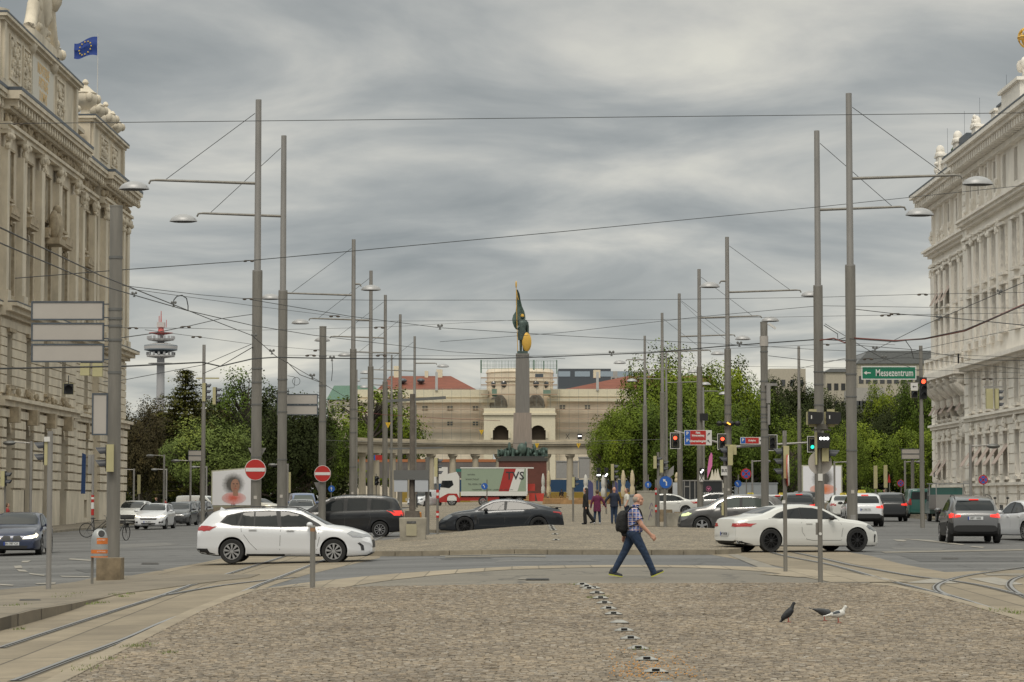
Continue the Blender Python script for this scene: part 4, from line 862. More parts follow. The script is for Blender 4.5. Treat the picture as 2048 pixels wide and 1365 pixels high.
class Fac:
 def __init__(s,sx,X,Y0,name,label,cat='building'):
  s.sx,s.X,s.Y0=sx,X,Y0
  s.r=thing(name,label,cat,(sx*X,Y0,0))
 def box(s,mb,u0,u1,z0,z1,d0,d1):
  a,b=sorted((-s.sx*d0,-s.sx*d1))
  mb.box(a,b,u0-s.Y0,u1-s.Y0,z0,z1)
 def pt(s,u,z,d):return(-s.sx*d,u-s.Y0,z)
 def ell(s,mb,u,z,d,ru,rz,rd,n=7,m=5):mb.ell(s.pt(u,z,d),(rd,ru,rz),n=n,m=m)
 def wall(s,mb,u0,u1,z0,z1,d,ops,th=.45):
  ops=sorted([o for o in ops if o[0]-o[1]/2<u1 and o[0]+o[1]/2>u0]);c=u0
  for o in ops:
   a,b=o[0]-o[1]/2,o[0]+o[1]/2;za,zb=max(z0,o[2]),min(z1,o[3])
   s.box(mb,c,a,z0,z1,d-th,d)
   if za>z0:s.box(mb,a,b,z0,za,d-th,d)
   if zb<z1:s.box(mb,a,b,zb,z1,d-th,d)
   if len(o)>4 and o[4]and zb==o[3]:
    R=o[1]/2;zs=zb-R;K=10
    for k in range(K):
     ua=a+o[1]*k/K;ub=ua+o[1]/K;um=(ua+ub)/2-o[0]
     s.box(mb,ua,ub,zs+sqrt(max(0,R*R-um*um)),zb,d-th,d)
   c=b
  s.box(mb,c,u1,z0,z1,d-th,d)
 def rust(s,mb,u0,u1,z0,z1,d,ops,h=.62,gap=.09,pr=.12):
  z=z0
  while z<z1-.1:
   za,zb=z+gap/2,min(z+h-gap/2,z1);c=u0
   for o in sorted(ops):
    a,b=o[0]-o[1]/2,o[0]+o[1]/2
    if b<u0 or a>u1 or o[2]>zb or o[3]<za:continue
    if a>c:s.box(mb,c,a,za,zb,d,d+pr)
    c=b
   if u1>c:s.box(mb,c,u1,za,zb,d,d+pr)
   z+=h
 def window(s,u,w,z0,z1,d,fm,mull=1,bars=1,curtain=0):
  mb=MB();t=.09
  s.box(mb,u-w/2,u-w/2+t,z0,z1,d,d+.08);s.box(mb,u+w/2-t,u+w/2,z0,z1,d,d+.08)
  s.box(mb,u-w/2+t,u+w/2-t,z0,z0+t,d,d+.08);s.box(mb,u-w/2+t,u+w/2-t,z1-t,z1,d,d+.08)
  if mull:s.box(mb,u-.04,u+.04,z0+t,z1-t,d,d+.07)
  for k in range(bars):
   z=z0+(z1-z0)*(k+1.0)/(bars+1)+(z1-z0)*.12;s.box(mb,u-w/2+t,u+w/2-t,z-.04,z+.04,d,d+.06)
  f=mb.build('window',fm,s.r)
  mb=MB();s.box(mb,u-w/2+.01,u+w/2-.01,z0+.01,z1-.01,d-.06,d-.01);mb.build('pane',M_win,f)
  return f
 def blobs(s,mb,u0,u1,z0,z1,d,n,r,sd=1):
  for _ in range(n):
   q=r*random.uniform(.5,1.2)
   s.ell(mb,random.uniform(u0,u1),random.uniform(z0,z1),d+random.uniform(0,r*.5),q,q*random.uniform(.7,1.5),q*.8,6,4)
def urn(mb,c,h):
 k=h
 mb.lathe([(.0,0),(.30*k,0),(.30*k,.06*k),(.14*k,.10*k),(.10*k,.20*k),(.16*k,.27*k),(.30*k,.38*k),(.33*k,.50*k),(.28*k,.60*k),(.30*k,.63*k),(.22*k,.68*k),(.12*k,.78*k),(.05*k,.84*k),(.09*k,.90*k),(.05*k,.98*k),(0,1.0*k)],c,12)
 for a in range(4):mb.ell((c[0]+.33*k*cos(a*pi/2+.5),c[1]+.33*k*sin(a*pi/2+.5),c[2]+.5*k),(.10*k,.10*k,.13*k),n=6,m=4)
FL=Fac(-1,31.0,168,'ornate_stone_building','ornate sandstone palace with pilasters and rooftop urns on the left')
UE=196.8
def dL(u):return .8 if 147<=u<172.6 else(.5 if u>=184 else 0)
segs=[(120,147,0),(147,172.6,.8),(172.6,184,0),(184,UE,.5)]
g_ops=[(u,2.5,-1,6.3,1)for u in(124,130,149.6,155.5,161.6,167.7)]+[(u,1.15,3.0,6.1)for u in(137,142.5,175.4,181.2,189.0)]
b_ops=[(u,1.1,.3,1.6)for u in(137,142.5,175.4,181.2,189.0)]
m_ops=[(u,1.5,8.5,11.5)for u in(124,130,137,142.5,149.6,155.5,161.6,167.7,175.4,181.2,189.0)]
l_ops=[(u,1.9 if 147<u<172 else 1.5,13.9,18.2,1 if 147<u<172 else 0)for u in(124,130,137,142.5,149.6,155.5,161.6,167.7,175.4,181.2,189.0)]
u_ops=[(u,1.3,19.9,22.4)for u in(124,130,137,142.5,149.6,155.5,161.6,167.7,175.4,181.2,189.0)]
wallm=MB();rus=MB();orn=MB();cor=MB();lead=MB()
for u0,u1,d in segs:
 FL.wall(wallm,u0,u1,-1.5,2.2,d+.15,[o for o in g_ops if len(o)>4]+b_ops)
 FL.wall(wallm,u0,u1,2.2,7.3,d,g_ops,1.3)
 FL.wall(wallm,u0,u1,7.3,12.8,d,m_ops)
 FL.wall(wallm,u0,u1,12.8,18.8,d-.1,l_ops)
 FL.wall(wallm,u0,u1,18.8,23.6,d-.1,u_ops)
 FL.wall(wallm,u0,u1,23.6,26.0,d,[])
 FL.rust(rus,u0,u1+(.12 if u1==UE else 0),2.25,7.1,d,g_ops,.60,.12,.22)
 FL.rust(rus,u0,u1+(.06 if u1==UE else 0),7.9,12.4,d,m_ops,.56,.07,.10)
 for z0,z1,dd in((7.15,7.5,.38),(7.5,7.72,.62),(12.5,12.75,.35),(12.75,13.05,.7),(13.05,13.25,1.0),(13.25,13.5,.45)):
  FL.box(cor,u0,u1+(dd if u1==UE else 0),z0,z1,d,d+dd)
 for z0,z1,dd in((23.55,23.8,.35),(23.8,24.0,.5),(24.75,24.95,.4),(25.35,25.6,1.0),(25.6,25.85,1.12)):
  FL.box(cor,u0,u1+(dd if u1==UE else 0),z0,z1,d,d+dd)
 FL.box(lead,u0,u1+(1.14 if u1==UE else 0),25.86,26.06,d,d+1.14)
 FL.box(lead,u0,u1+(1.0 if u1==UE else 0),13.26,13.32,d+.46,d+1.02)
 u=u0+.3
 while u<u1+(1.2 if u1==UE else 0):
  FL.box(cor,u,u+.38,24.96,25.34,d,d+.86);FL.ell(cor,u+.19,24.95,d+.75,.2,.2,.18);u+=.85
 u=u0+.5
 while u<u1:FL.blobs(orn,u-.3,u+.5,24.1,24.65,d+.08,4,.22);u+=1.0
FL.box(wallm,UE-.4,UE,-1.5,26,-18,.05)
FL.box(wallm,120,120.4,-1.5,26,-18,0)
wall_o=wallm.build('wall',M_sand,FL.r)
rus.build('rusticated_blocks',M_sand,wall_o)
cor.build('cornice',M_sand,FL.r)
lead.build('lead_flashing',M_lead,FL.r)
mb=MB();FL.box(mb,120,UE-.5,25.9,27.5,-18,-1.2);mb.build('roof',M_roof,FL.r)
for u0,u1,z,d in((144.5,147,13.5,0),(152.0,153.1,0,0),(158,159.1,0,0),(164.1,165.2,0,0),(170.6,171.7,0,0),(147.2,147.9,0,0),(172.9,173.6,0,0),(177.9,178.9,0,0),(183.0,183.8,0,0),(185.0,186.1,0,0),(186.6,187.4,0,0),(191.2,192.2,0,0),(193.4,194.4,0,0),(195.4,196.6,0,0)):
 d=dL((u0+u1)/2)-.1;mb=MB()
 FL.box(mb,u0-.1,u1+.1,13.5,14.0,d,d+.55);FL.box(mb,u0,u1,14.0,22.5,d,d+.42)
 FL.box(mb,u0-.12,u1+.12,23.3,23.55,d,d+.62)
 FL.blobs(mb,u0-.05,u1+.05,22.5,23.3,d+.35,12,.22)
 for uu in(u0,u1):FL.ell(mb,uu,23.15,d+.5,.24,.22,.24)
 mb.build('pilaster',M_sand,FL.r,True,40)
for o in g_ops:
 oo=MB()
 d=dL(o[0])
 if len(o)>4:f=FL.window(o[0],o[1],.1,6.3,d-1.2,M_wframe,1,2)
 else:f=FL.window(o[0],o[1],o[2],o[3],d-.35,M_wframe)
 FL.box(oo,o[0]-.3,o[0]+.3,o[3]-.1,7.15,d+.1,d+.38)
 if len(o)>4:
  FL.box(oo,o[0]-.35,o[0]+.35,6.2,7.15,d+.1,d+.75)
  FL.blobs(oo,o[0]-1.6,o[0]+1.6,7.75,8.15,d+.3,9,.2)
 oo.build('window_surround',M_sandd,f,True,40)
for o in b_ops:FL.window(o[0],o[1],o[2],o[3],dL(o[0])-.2,M_wframe)
for o in m_ops:
 oo=MB();d=dL(o[0]);f=FL.window(o[0],o[1],o[2],o[3],d-.3,M_wframe)
 FL.box(oo,o[0]-1.0,o[0]+1.0,11.62,11.85,d+.1,d+.3);FL.box(oo,o[0]-1.0,o[0]+1.0,8.2,8.42,d+.1,d+.32)
 oo.build('window_surround',M_sandd,f,True,40)
for o in l_ops:
 oo=MB();d=dL(o[0])-.1;w=o[1];f=FL.window(o[0],w,o[2],o[3],d-.38,M_wframew if o[0]in(155.5,161.6,167.7)else M_wframe,1,2)
 for sg in(-1,1):FL.box(oo,o[0]+sg*(w/2+.2)-.14,o[0]+sg*(w/2+.2)+.14,13.9,18.3,d,d+.18)
 FL.box(oo,o[0]-w/2-.5,o[0]+w/2+.5,18.45,18.65,d,d+.45);FL.box(oo,o[0]-w/2-.3,o[0]+w/2+.3,13.5,13.85,d,d+.25)
 for k in range(8):
  a=pi*(k+.5)/8;FL.box(oo,o[0]-(w/2+.5)*cos(pi*k/8),o[0]-(w/2+.5)*cos(pi*(k+1)/8),18.65,18.72+.5*sin(a),d,d+.5)
 FL.blobs(oo,o[0]-w/2-.1,o[0]+w/2+.1,18.0,18.45,d+.05,5,.16)
 oo.build('window_surround',M_sandd,f,True,40)
for o in u_ops:
 oo=MB();d=dL(o[0])-.1;f=FL.window(o[0],o[1],o[2],o[3],d-.35,M_wframe)
 for sg in(-1,1):FL.box(oo,o[0]+sg*(o[1]/2+.16)-.1,o[0]+sg*(o[1]/2+.16)+.1,19.7,22.5,d,d+.14)
 FL.box(oo,o[0]-.95,o[0]+.95,22.5,22.65,d,d+.22);FL.box(oo,o[0]-.95,o[0]+.95,19.5,19.68,d,d+.2)
 oo.build('window_surround',M_sandd,f,True,40)
mb=MB();d=.8
FL.ell(mb,161.8,19.3,d+.7,.75,.95,.25,12,8)
for sg in(-1,1):FL.ell(mb,161.8+sg*.75,19.4,d+.55,.3,.95,.35,8,6)
FL.box(mb,160.6,163.0,18.1,18.5,d,d+1.0)
FL.ell(mb,161.8,20.4,d+.6,.3,.35,.3,8,6);mb.build('stone_crest',M_sandd,FL.r,True,60)
mb=MB();mb.prism([(-.6,18.4),(.6,18.4),(1.5,20.6),(1.5,20.6)][:3],'x',0,.01)
orn.build('frieze_ornament',M_sandd,FL.r,True,40)
def attic(u0,u1,z1,d,panels):
 mb=MB();FL.box(mb,u0,u1,26.06,z1-.5,d-2.2,d-.3)
 FL.box(mb,u0-.15,u1+.15,26.06,26.7,d-2.3,d-.12)
 FL.box(mb,u0-.15,u1+.15,z1-.5,z1-.3,d-2.4,d-.05);FL.box(mb,u0-.3,u1+.3,z1-.3,z1-.12,d-2.5,d+.15)
 for u in(u0+.3,u1-1.0):FL.box(mb,u,u+.7,26.7,z1-.5,d-.3,d-.1)
 for a,b in panels:
  for(p,q,r_,s_)in((a,b,27.1,27.25),(a,b,z1-1.0,z1-.85),(a,a+.15,27.25,z1-1.0),(b-.15,b,27.25,z1-1.0)):FL.box(mb,p,q,r_,s_,d-.3,d-.2)
  FL.blobs(mb,a+.35,b-.35,27.4,z1-1.2,d-.3,26,.2)
 mb.build('attic',M_sand,FL.r)
 mb=MB();FL.box(mb,u0-.32,u1+.32,z1-.11,z1,d-2.5,d+.17);mb.build('attic_flashing',M_lead,FL.r)
attic(147.6,173.6,30.7,.8,[(150.2,153.4),(154.3,156.8),(165.6,168.6)])
attic(181.2,UE-.1,29.7,.5,[(185.5,189),(190.5,193.5)])
attic(120,146.0,30.0,0,[])
mb=MB();FL.box(mb,157.4,164.6,27.1,29.8,.5,.56);pl=mb.build('inscription_panel',mat('pale_marble',(.60,.57,.50),.6),FL.r)
gold=mat('gilding',(0.75,0.46,0.10),0.35,0.6)
for i,tx in enumerate(('INDVSTRIAE','AVSTRIAE','DOMVS')):
 text(tx,1.0,gold,pl,Matrix.Translation((.57,161-168,29.3-i*.85))@Matrix.Rotation(pi/2,4,'Z'),squeeze=.75,bold=.015)
mb=MB();FL.box(mb,173.9,180.9,26.06,26.5,-1,-.2);FL.box(mb,173.9,180.9,28.2,28.5,-1.05,-.15);FL.box(mb,176.5,177.7,26.5,28.2,-1,-.18)
FL.box(mb,173.9,180.9,26.5,28.2,-.8,-.5)
for k in range(12):FL.ell(mb,174.3+k*.55,27.3,-.4,.16,.8,.16,6,5)
mb.build('balustrade',M_sand,FL.r,True,40)
for u,z,d,h in((177.1,28.5,-.6,2.0),(183.0,29.7,-.5,2.9),(187.3,29.7,-.5,2.5),(192.2,29.7,-.5,2.7),(195.6,29.7,-.5,2.5),(167.3,30.7,-.9,3.3),(170.4,30.7,-.9,3.0),(148.3,30.7,-.2,3.6),(184.8,29.7,-1.8,2.4),(193.8,29.7,-1.9,2.3)):
 mb=MB();urn(mb,FL.pt(u,z,d),h);mb.build('urn',M_sand,FL.r,True,50)
mb=MB()
FL.ell(mb,160.5,33.6,.4,1.9,2.6,.5,14,8);FL.ell(mb,160.5,33.8,.75,1.2,1.7,.35,12,8)
for sg in(-1,1):
 pts=[FL.pt(160.5+sg*x,z,.5)for x,z in((1.2,36.2),(2.4,35.2),(2.6,33.6),(3.4,32.2),(4.2,31.2),(3.8,30.1),(3.2,30.6))]
 mb.tube([p for p in smooth_poly(pts,4)],.42,8)
 FL.ell(mb,160.5+sg*2.6,34.8,.7,.8,1.2,.7,9,6);FL.ell(mb,160.5+sg*2.9,36.2,.7,.4,.45,.4,8,6)
FL.box(mb,156.5,164.5,30.7,31.4,-.6,.8);FL.blobs(mb,157.5,163.5,31.4,35.8,.45,40,.35)
mb.build('sculpture',M_sand,FL.r,True,60)
r=thing('flag','blue european flag flying from a white pole above the left building','flag',at(195,168,184))
mb=MB();mb.cyl((0,0,-1.5),(0,0,3.75),.045,.03);mb.build('flagpole',mat('pole_white',(.5,.5,.5),.5),r)
mb=MB();nx,nz=14,8;vs=[]
for i in range(nx+1):
 for j in range(nz+1):
  t=i/nx;vs.append((-.05-1.72*t,.12*sin(t*9)*t+.05*sin(j),2.12+1.42*j/nz-.32*t+.10*sin(t*6)+(-.16*t if j>4 else .12*t)))
mb.add(vs,[(i*(nz+1)+j,(i+1)*(nz+1)+j,(i+1)*(nz+1)+j+1,i*(nz+1)+j+1)for i in range(nx)for j in range(nz)])
fl=mb.build('cloth',mat('eu_blue',(.012,.045,.24),.7),r,True)
mb=MB()
for k in range(12):
 a=2*pi*k/12;t=.52+.26*cos(a);c=(-.05-1.72*t,.12*sin(t*9)*t-.06,2.12+.71-.32*t+.1*sin(t*6)+.46*sin(a));q=[]
 for m_ in range(10):rr=.075 if m_%2==0 else .03;q.append((c[0]+rr*sin(m_*pi/5),c[2]+rr*cos(m_*pi/5)))
 mb.prism(q,'y',c[1]-.01,c[1]+.05)
mb.build('stars',mat('star_yellow',(.75,.55,.08),.6),fl)
mb=MB();mb.prism([(0,0),(.28,0),(.30,2.6),(.05,2.7)],'y',-.03,.03);o=mb.build('banner',mat('banner_blue',(.03,.07,.20),.7),None,loc=(-28.6,166.2,2.0));tag(o,'long blue banner hanging beside an arched entrance of the sandstone building','flag')
FR=Fac(1,30.0,168,'white_stucco_building','white stuccoed corner building with awnings and a heavy cornice on the right')
UF=177.7
segR=[(159.2,UF,0,.0),(120,159.2,1.0,.0)]
us=[175.0,172.9,170.8,167.6,164.6,162.0,157.0,154.4,151.8,149.2,146.4,143,140,136,132,128,124]
gR=[(u,1.15,3.0,5.5)for u in us if u not in(164.6,)]+[(164.6,1.7,-1,5.6,1)]
sR=[(u,.9,1.0,2.1)for u in us if u!=164.6]
bR=[(u,1.15,7.2,9.6)for u in us]
cR=[(u,1.15,11.6,14.1)for u in us]
dR=[(u,1.15,15.0,17.6)for u in us]
eR=[(u,1.0,19.95,21.9)for u in us]
wm=MB();rm=MB();cm=MB();om=MB();lm=MB()
for u0,u1,d,_ in segR:
 for z0,z1,ops in((-1.5,2.6,sR+[gR[-1]]),(2.6,6.6,gR),(6.6,10.0,bR),(10.0,14.5,cR),(14.5,18.4,dR),(18.4,22.2,eR),(22.2,23.2,[])):
  FR.wall(wm,u0,u1,z0,z1,d,ops)
 e=.12 if u1==UF else 0
 FR.rust(rm,u0,u1+e,.2,6.4,d,sR+gR,.58,.06,.09)
 FR.rust(rm,u0,u1+e,6.9,9.7,d,bR,.58,.06,.07)
 for z0,z1,dd in((2.45,2.62,.2),(6.5,6.7,.25),(6.7,6.85,.4),(9.7,9.9,.5),(9.9,10.15,.8),(18.1,18.3,.2),(18.75,18.95,.3),(18.95,19.15,.55),(19.15,19.3,.7),(22.1,22.4,.35),(22.85,23.1,1.15),(23.1,23.35,1.4)):
  FR.box(cm,u0-.0,u1+(dd if u1==UF else 0),z0,z1,d,d+dd)
 FR.box(lm,u0,u1+(1.4 if u1==UF else 0),23.36,23.46,d,d+1.42)
 u=u0+.2
 while u<u1+(1.2 if u1==UF else-.2):FR.box(cm,u,u+.3,22.41,22.84,d,d+1.0);u+=.72
for k in range(30):
 z=-.2+k*.76
 if z<18:FR.box(rm,UF-1.1,UF+.16,z+.03,z+.70,0,.14)
for k in range(30):
 z=-.2+k*.76
 if z<22:FR.box(rm,157.9,159.3,z+.03,z+.70,1.0,1.16)
FR.box(wm,UF-.4,UF,-1.5,23.2,-18,.04);FR.box(wm,120,120.4,-1.5,23.2,-18,0)
w_o=wm.build('wall',M_plaster,FR.r);rm.build('rusticated_blocks',M_plaster,w_o);cm.build('cornice',M_plaster,FR.r);lm.build('lead_flashing',M_lead,FR.r)
mb=MB();FR.box(mb,120,UF-.5,23.0,24.6,-18,-2);mb.build('roof',M_roof,FR.r)
for u in(176.6,174.0,171.9,169.3,166.2,163.3,160.4,158.0,155.7,153.1,150.5,147.8):
 d=0 if u>159.2 else 1.0;mb=MB()
 w=.34 if u not in(160.4,158.0,176.6)else .7
 FR.box(mb,u-w,u+w,11.2,17.4,d,d+.22);FR.box(mb,u-w-.08,u+w+.08,11.0,11.4,d,d+.3);FR.box(mb,u-w-.1,u+w+.1,18.0,18.15,d,d+.38)
 FR.blobs(mb,u-w,u+w,17.4,18.0,d+.18,8,.16)
 mb.build('pilaster',M_plaster,FR.r,True,40)
 mb=MB();FR.box(mb,u-.2,u+.2,19.4,22.1,d,d+.2);FR.blobs(mb,u-.2,u+.2,19.5,20.5,d+.2,5,.17);mb.build('upper_pilaster',M_plaster,FR.r,True,40)
mb=MB();FR.box(mb,161.3,173.8,9.75,10.2,0,1.5);FR.box(mb,161.5,173.6,10.2,10.4,.9,1.35);FR.box(mb,161.5,173.6,11.05,11.25,.9,1.35)
for k in range(7):FR.box(mb,161.6+k*1.95,161.95+k*1.95,10.4,11.05,.92,1.33)
FR.box(mb,161.6,173.5,10.4,11.05,1.05,1.15);mb.build('balcony',M_plaster,FR.r)
for u in(172.9,170.9,168.4,165.9,163.2,161.9):
 mb=MB();pts=[FR.pt(u,z,d)for d,z in((.1,7.4),(.4,7.9),(.5,8.5),(.95,8.9),(1.2,9.35),(1.0,9.7))]
 mb.tube(smooth_poly(pts,4),.30,8);FR.ell(mb,u,9.35,.95,.42,.38,.4,9,6);FR.ell(mb,u,7.5,.25,.25,.3,.25,7,5);mb.build('bracket',M_plasterd,FR.r,True,60)
for rows,zt in((sR,0),(gR,1),(bR,1),(cR,2),(dR,2),(eR,0)):
 for o in rows:
  d=0 if o[0]>159.2 else 1.0;om=MB();f=FR.window(o[0],o[1],max(o[2],.1),o[3],d-.32,M_wframew,1,1)
  if len(o)>4:
   FR.blobs(om,o[0]-1.0,o[0]+1.0,5.5,7.1,d+.15,26,.28)
   for sg in(-1,1):FR.box(om,o[0]+sg*1.05-.15,o[0]+sg*1.05+.15,0,5.4,d+.09,d+.3)
   om.build('window_surround',M_plasterd,f,True,40);continue
  if zt:
   FR.box(om,o[0]-.8,o[0]+.8,o[3]+.12,o[3]+.27,d+.0,d+.3);FR.box(om,o[0]-.75,o[0]+.75,o[2]-.22,o[2]-.05,d,d+.28)
   for sg in(-1,1):FR.box(om,o[0]+sg*.68-.08,o[0]+sg*.68+.08,o[2],o[3]+.1,d,d+.14)
  if zt==1 and rows is gR:FR.blobs(om,o[0]-.3,o[0]+.3,o[3]+.35,o[3]+.8,d+.12,5,.18)
  if om.v:om.build('window_surround',M_plasterd,f,True,40)
def awning(u,z1,z0,d,out):
 mb=MB();w=.58
 a,b=FR.pt(u-w,z1,d),FR.pt(u+w,z1,d);c,e=FR.pt(u+w,z0,d+out),FR.pt(u-w,z0,d+out)
 mb.add([a,b,c,e]+[(p[0],p[1],p[2]-.03)for p in(a,b,c,e)],[(0,1,2,3),(4,7,6,5),(0,4,5,1),(1,5,6,2),(2,6,7,3),(3,7,4,0)])
 mb.build('awning',M_awn,FR.r)
for u in(175.0,172.9,170.8,167.6,164.6):awning(u,8.7,7.5,0.02,.75)
for u in(175,172.9):awning(u,4.4,3.3,.02,.7)
for u in(157.0,154.4,151.8,149.2,146.4):awning(u,4.9,3.7,1.02,.85)
for u in(175,172.9,170.8):awning(u,16.3,15.2,.02,.6)
mb=MB();FR.box(mb,120,UF+.1,23.46,25.4,-1.2,-.6);FR.box(mb,120,UF+.2,25.4,25.6,-1.3,-.45)
for u in(177.2,170.2,163.2,156.5,151):FR.box(mb,u-.7,u+.7,23.46,26.0,-1.4,-.35);FR.box(mb,u-.8,u+.8,26.0,26.15,-1.5,-.25);FR.blobs(mb,u-.3,u+.3,24,25.6,-.35,10,.18)
FR.box(mb,152.3,154.6,25.6,26.0,-1.6,-.3);FR.box(mb,145,150.5,23.46,26.1,-2.4,.3);FR.box(mb,144.8,150.7,26.1,26.3,-2.6,.5)
mb.build('parapet',M_plaster,FR.r)
mb=MB();FR.box(mb,152.2,154.7,26.0,26.12,-1.7,-.2);FR.box(mb,174,176.3,25.6,25.8,-1.4,-.5);FR.box(mb,166.6,169.4,25.6,26.2,-1.5,-.5);mb.build('parapet_flashing',M_lead,FR.r)
for u in(177.4,170.4,163.6):
 mb=MB();FR.ell(mb,u,26.5,-.6,.32,.4,.32,9,7);FR.ell(mb,u,26.2,-.6,.42,.3,.4,8,5);FR.blobs(mb,u-.2,u+.2,26.4,26.8,-.55,6,.15);mb.build('stone_head',M_plasterd,FR.r,True,60)
mb=MB()
for du in(0,1.2):
 FR.ell(mb,147.0+du,27.1,-.8,.3,.7,.3,9,7);FR.ell(mb,147.0+du,27.9,-.8,.2,.22,.2,8,6);FR.ell(mb,147.2+du,27.5,-.45,.2,.4,.25,7,5)
FR.ell(mb,147.5,28.1,-.8,.2,.5,.2,8,6);FR.box(mb,146,149,26.3,26.5,-1.6,-.1);mb.build('statue',M_plasterd,FR.r,True,60)
mb=MB();c=FR.pt(147.6,29.1,-.8)
for k in range(5):
 M=Matrix.Translation(c)@Matrix.Rotation(pi*k/5,4,'Z')@Matrix.Rotation(pi/2,4,'X')
 pts=[M@Vector((.62*cos(a),.62*sin(a),0))for a in[2*pi*i/20 for i in range(21)]];mb.tube(pts,.05,5,False)
mb.tube([Vector(c)+Vector((.62*cos(a),.62*sin(a),0))for a in[2*pi*i/20 for i in range(21)]],.07,5,False)
mb.build('gilded_orb',gold,FR.r,True)
mb=MB();FR.ell(mb,173.2,25.9,-.9,.35,.3,.3);o=mb.build('roof_shrub',mat('shrub',(.04,.07,.02),.8,var=.4,scale=8),FR.r)
for i,u in enumerate((177.3,170.6,165,156)):
 mb=MB();z=26.2 if i else 26.0;mb.cyl(FR.pt(u-.6,z,-1),FR.pt(u-.6,z+2.0,-1),.010);mb.build('lightning_rod',M_lead,FR.r)
M_col=mat('colonnade_stone',(0.42,0.37,0.285),0.85,var=0.2,scale=0.5,stretch=(1,1,.4))
cc=Vector((1.8,395,0));RX,RY=29.5,27
r=thing('colonnade','curved stone colonnade behind the soldier column','colonnade',(cc.x,cc.y,g(0,400)))
def cp(a,rr=0):return((RX+rr)*cos(a),(RY+rr)*sin(a))
ang=[radians(-2+184*i/48)for i in range(49)]
def ring(mb,r0,r1,z0,z1):
 for a,b in zip(ang,ang[1:]):
  q=[cp(a,r0),cp(b,r0),cp(b,r1),cp(a,r1)];mb.add([(*p,z0)for p in q]+[(*p,z1)for p in q],[(0,1,2,3),(7,6,5,4),(0,4,5,1),(2,6,7,3),(1,5,6,2),(3,7,4,0)])
mb=MB();ring(mb,-1.0,1.6,7.9,8.5);ring(mb,-.9,1.5,8.5,9.3);ring(mb,-1.3,1.9,9.3,9.6);ring(mb,-1.5,2.1,9.6,9.95);ring(mb,-.9,1.5,9.95,10.3);mb.build('entablature',M_col,r)
for k in range(23):
 a=radians(4+172*k/22)
 if sin(a)>.15 or True:
  mb=MB();x,y=cp(a);mb.cyl((x,y,.5),(x,y,7.2),.62,.52,12);mb.cyl((x,y,7.2),(x,y,7.6),.55,.8,12);mb.cbox((x,y,7.75),(1.6,1.6,.3));mb.cbox((x,y,.25),(1.7,1.7,.5));mb.build('column',M_col,r,True,40)
for sg in(-1,1):
 x=sg*(RX+.3);mb=MB()
 mb.cbox((x,-1.2,3.9),(3.6,4.0,8.0));mb.cbox((x,-1.2,9.9),(5.8,5.6,.7));mb.cbox((x,-1.2,8.6),(4.0,4.4,1.9));mb.cbox((x,-1.2,10.5),(3.6,3.2,.5))
 for px_ in(-1.9,1.9):mb.cbox((x+px_*.8,-3.3,4.0),(.7,.3,7.8))
 mb.build('end_pavilion',M_col,r)
 mb=MB()
 for dx,dz,rx,rz in((0,1.0,.7,1.1),(-.9,.8,.6,.8),(.9,.8,.6,.8),(0,2.2,.35,.4),(-1.1,1.7,.3,.35),(.5,1.6,.5,.35)):mb.ell((x+dx,-1.2,10.7+dz),(rx,.6,rz),n=9,m=6)
 mb.tube(smooth_poly([(x-.6,-1.2,11),(x-1.8,-1.2,12),(x-1.3,-1.2,13.2)],4),.16);mb.build('sculpture',M_col,r,True,60)
g0=g(0,400)
r=thing('soldier_monument','tall grey column carrying a bronze soldier with flag and golden shield','monument',((1045-CX)/12.5,400,g0))
M_gran=mat('red_granite',(0.115,0.040,0.030),0.4,var=0.2,scale=.6);M_pink=mat('pink_granite',(0.27,0.225,0.195),0.6,var=0.15,scale=2,stretch=(3,3,.2));M_grey=mat('grey_granite',(0.175,0.165,0.155),0.6,var=0.15,scale=2,stretch=(4,4,.2))
M_bronze=mat('green_bronze',(0.075,0.115,0.10),0.6,0.2,var=0.4,scale=2.5);M_bronzed=mat('dark_bronze',(0.07,0.10,0.092),0.5,0.3,var=0.4,scale=2)
mb=MB();mb.cbox((0,0,3.2),(7.6,7.6,6.4));mb.cbox((0,0,.3),(9.4,9.4,.6));mb.build('plinth',M_gran,r)
mb=MB();mb.cbox((0,0,6.6),(8.0,8.0,.5));mb.cbox((0,0,6.95),(7.0,7.0,.4));mb.cbox((0,-4.05,.6),(8.2,.2,1.1));mb.build('plinth_band',mat('dark_granite',(.06,.058,.055),.4),r)
mb=MB()
for k in range(22):
 a=random.uniform(0,2*pi);x,y=3.0*cos(a),-2.6+random.uniform(-.8,.6)
 x=-3.7+7.4*k/21;mb.ell((x,-2.9+random.uniform(-.3,.3),7.7+random.uniform(-.3,.5)),(random.uniform(.15,.35),.4,random.uniform(.3,.75)),None,7,5)
mb.ell((-.1,-3.2,8.3),(.75,.5,.95),n=12,m=8);mb.ell((-2.1,-3,8.6),(.25,.3,.8));mb.ell((1.9,-3,8.5),(.25,.3,.7));mb.ell((.5,-3,9.0),(.2,.2,.5))
mb.loft([[Vector((x,-3.0+.45*sin(x*5.2)+(q-.5)*.2,7.1+q*(1.25+.22*sin(x*2.3))))for q in(0,.5,1)]+[Vector((x,-1.8,7.1+(1.25+.22*sin(x*2.3)))),Vector((x,-1.8,7.1))]for x in[-4.0+8*k/60 for k in range(61)]])
mb.build('bronze_trophies',M_bronze,r,True,50)
def taper(mb,w0,w1,z0,z1,d=1.0):
 mb.loft([[Vector((sx*w/2,sy*w/2*d,z))for sx,sy in((-1,-1),(1,-1),(1,1),(-1,1))]for w,z in((w0,z0),(w1,z1))])
mb=MB();taper(mb,3.1,2.85,7.1,14.1);mb.build('lower_shaft',M_pink,r)
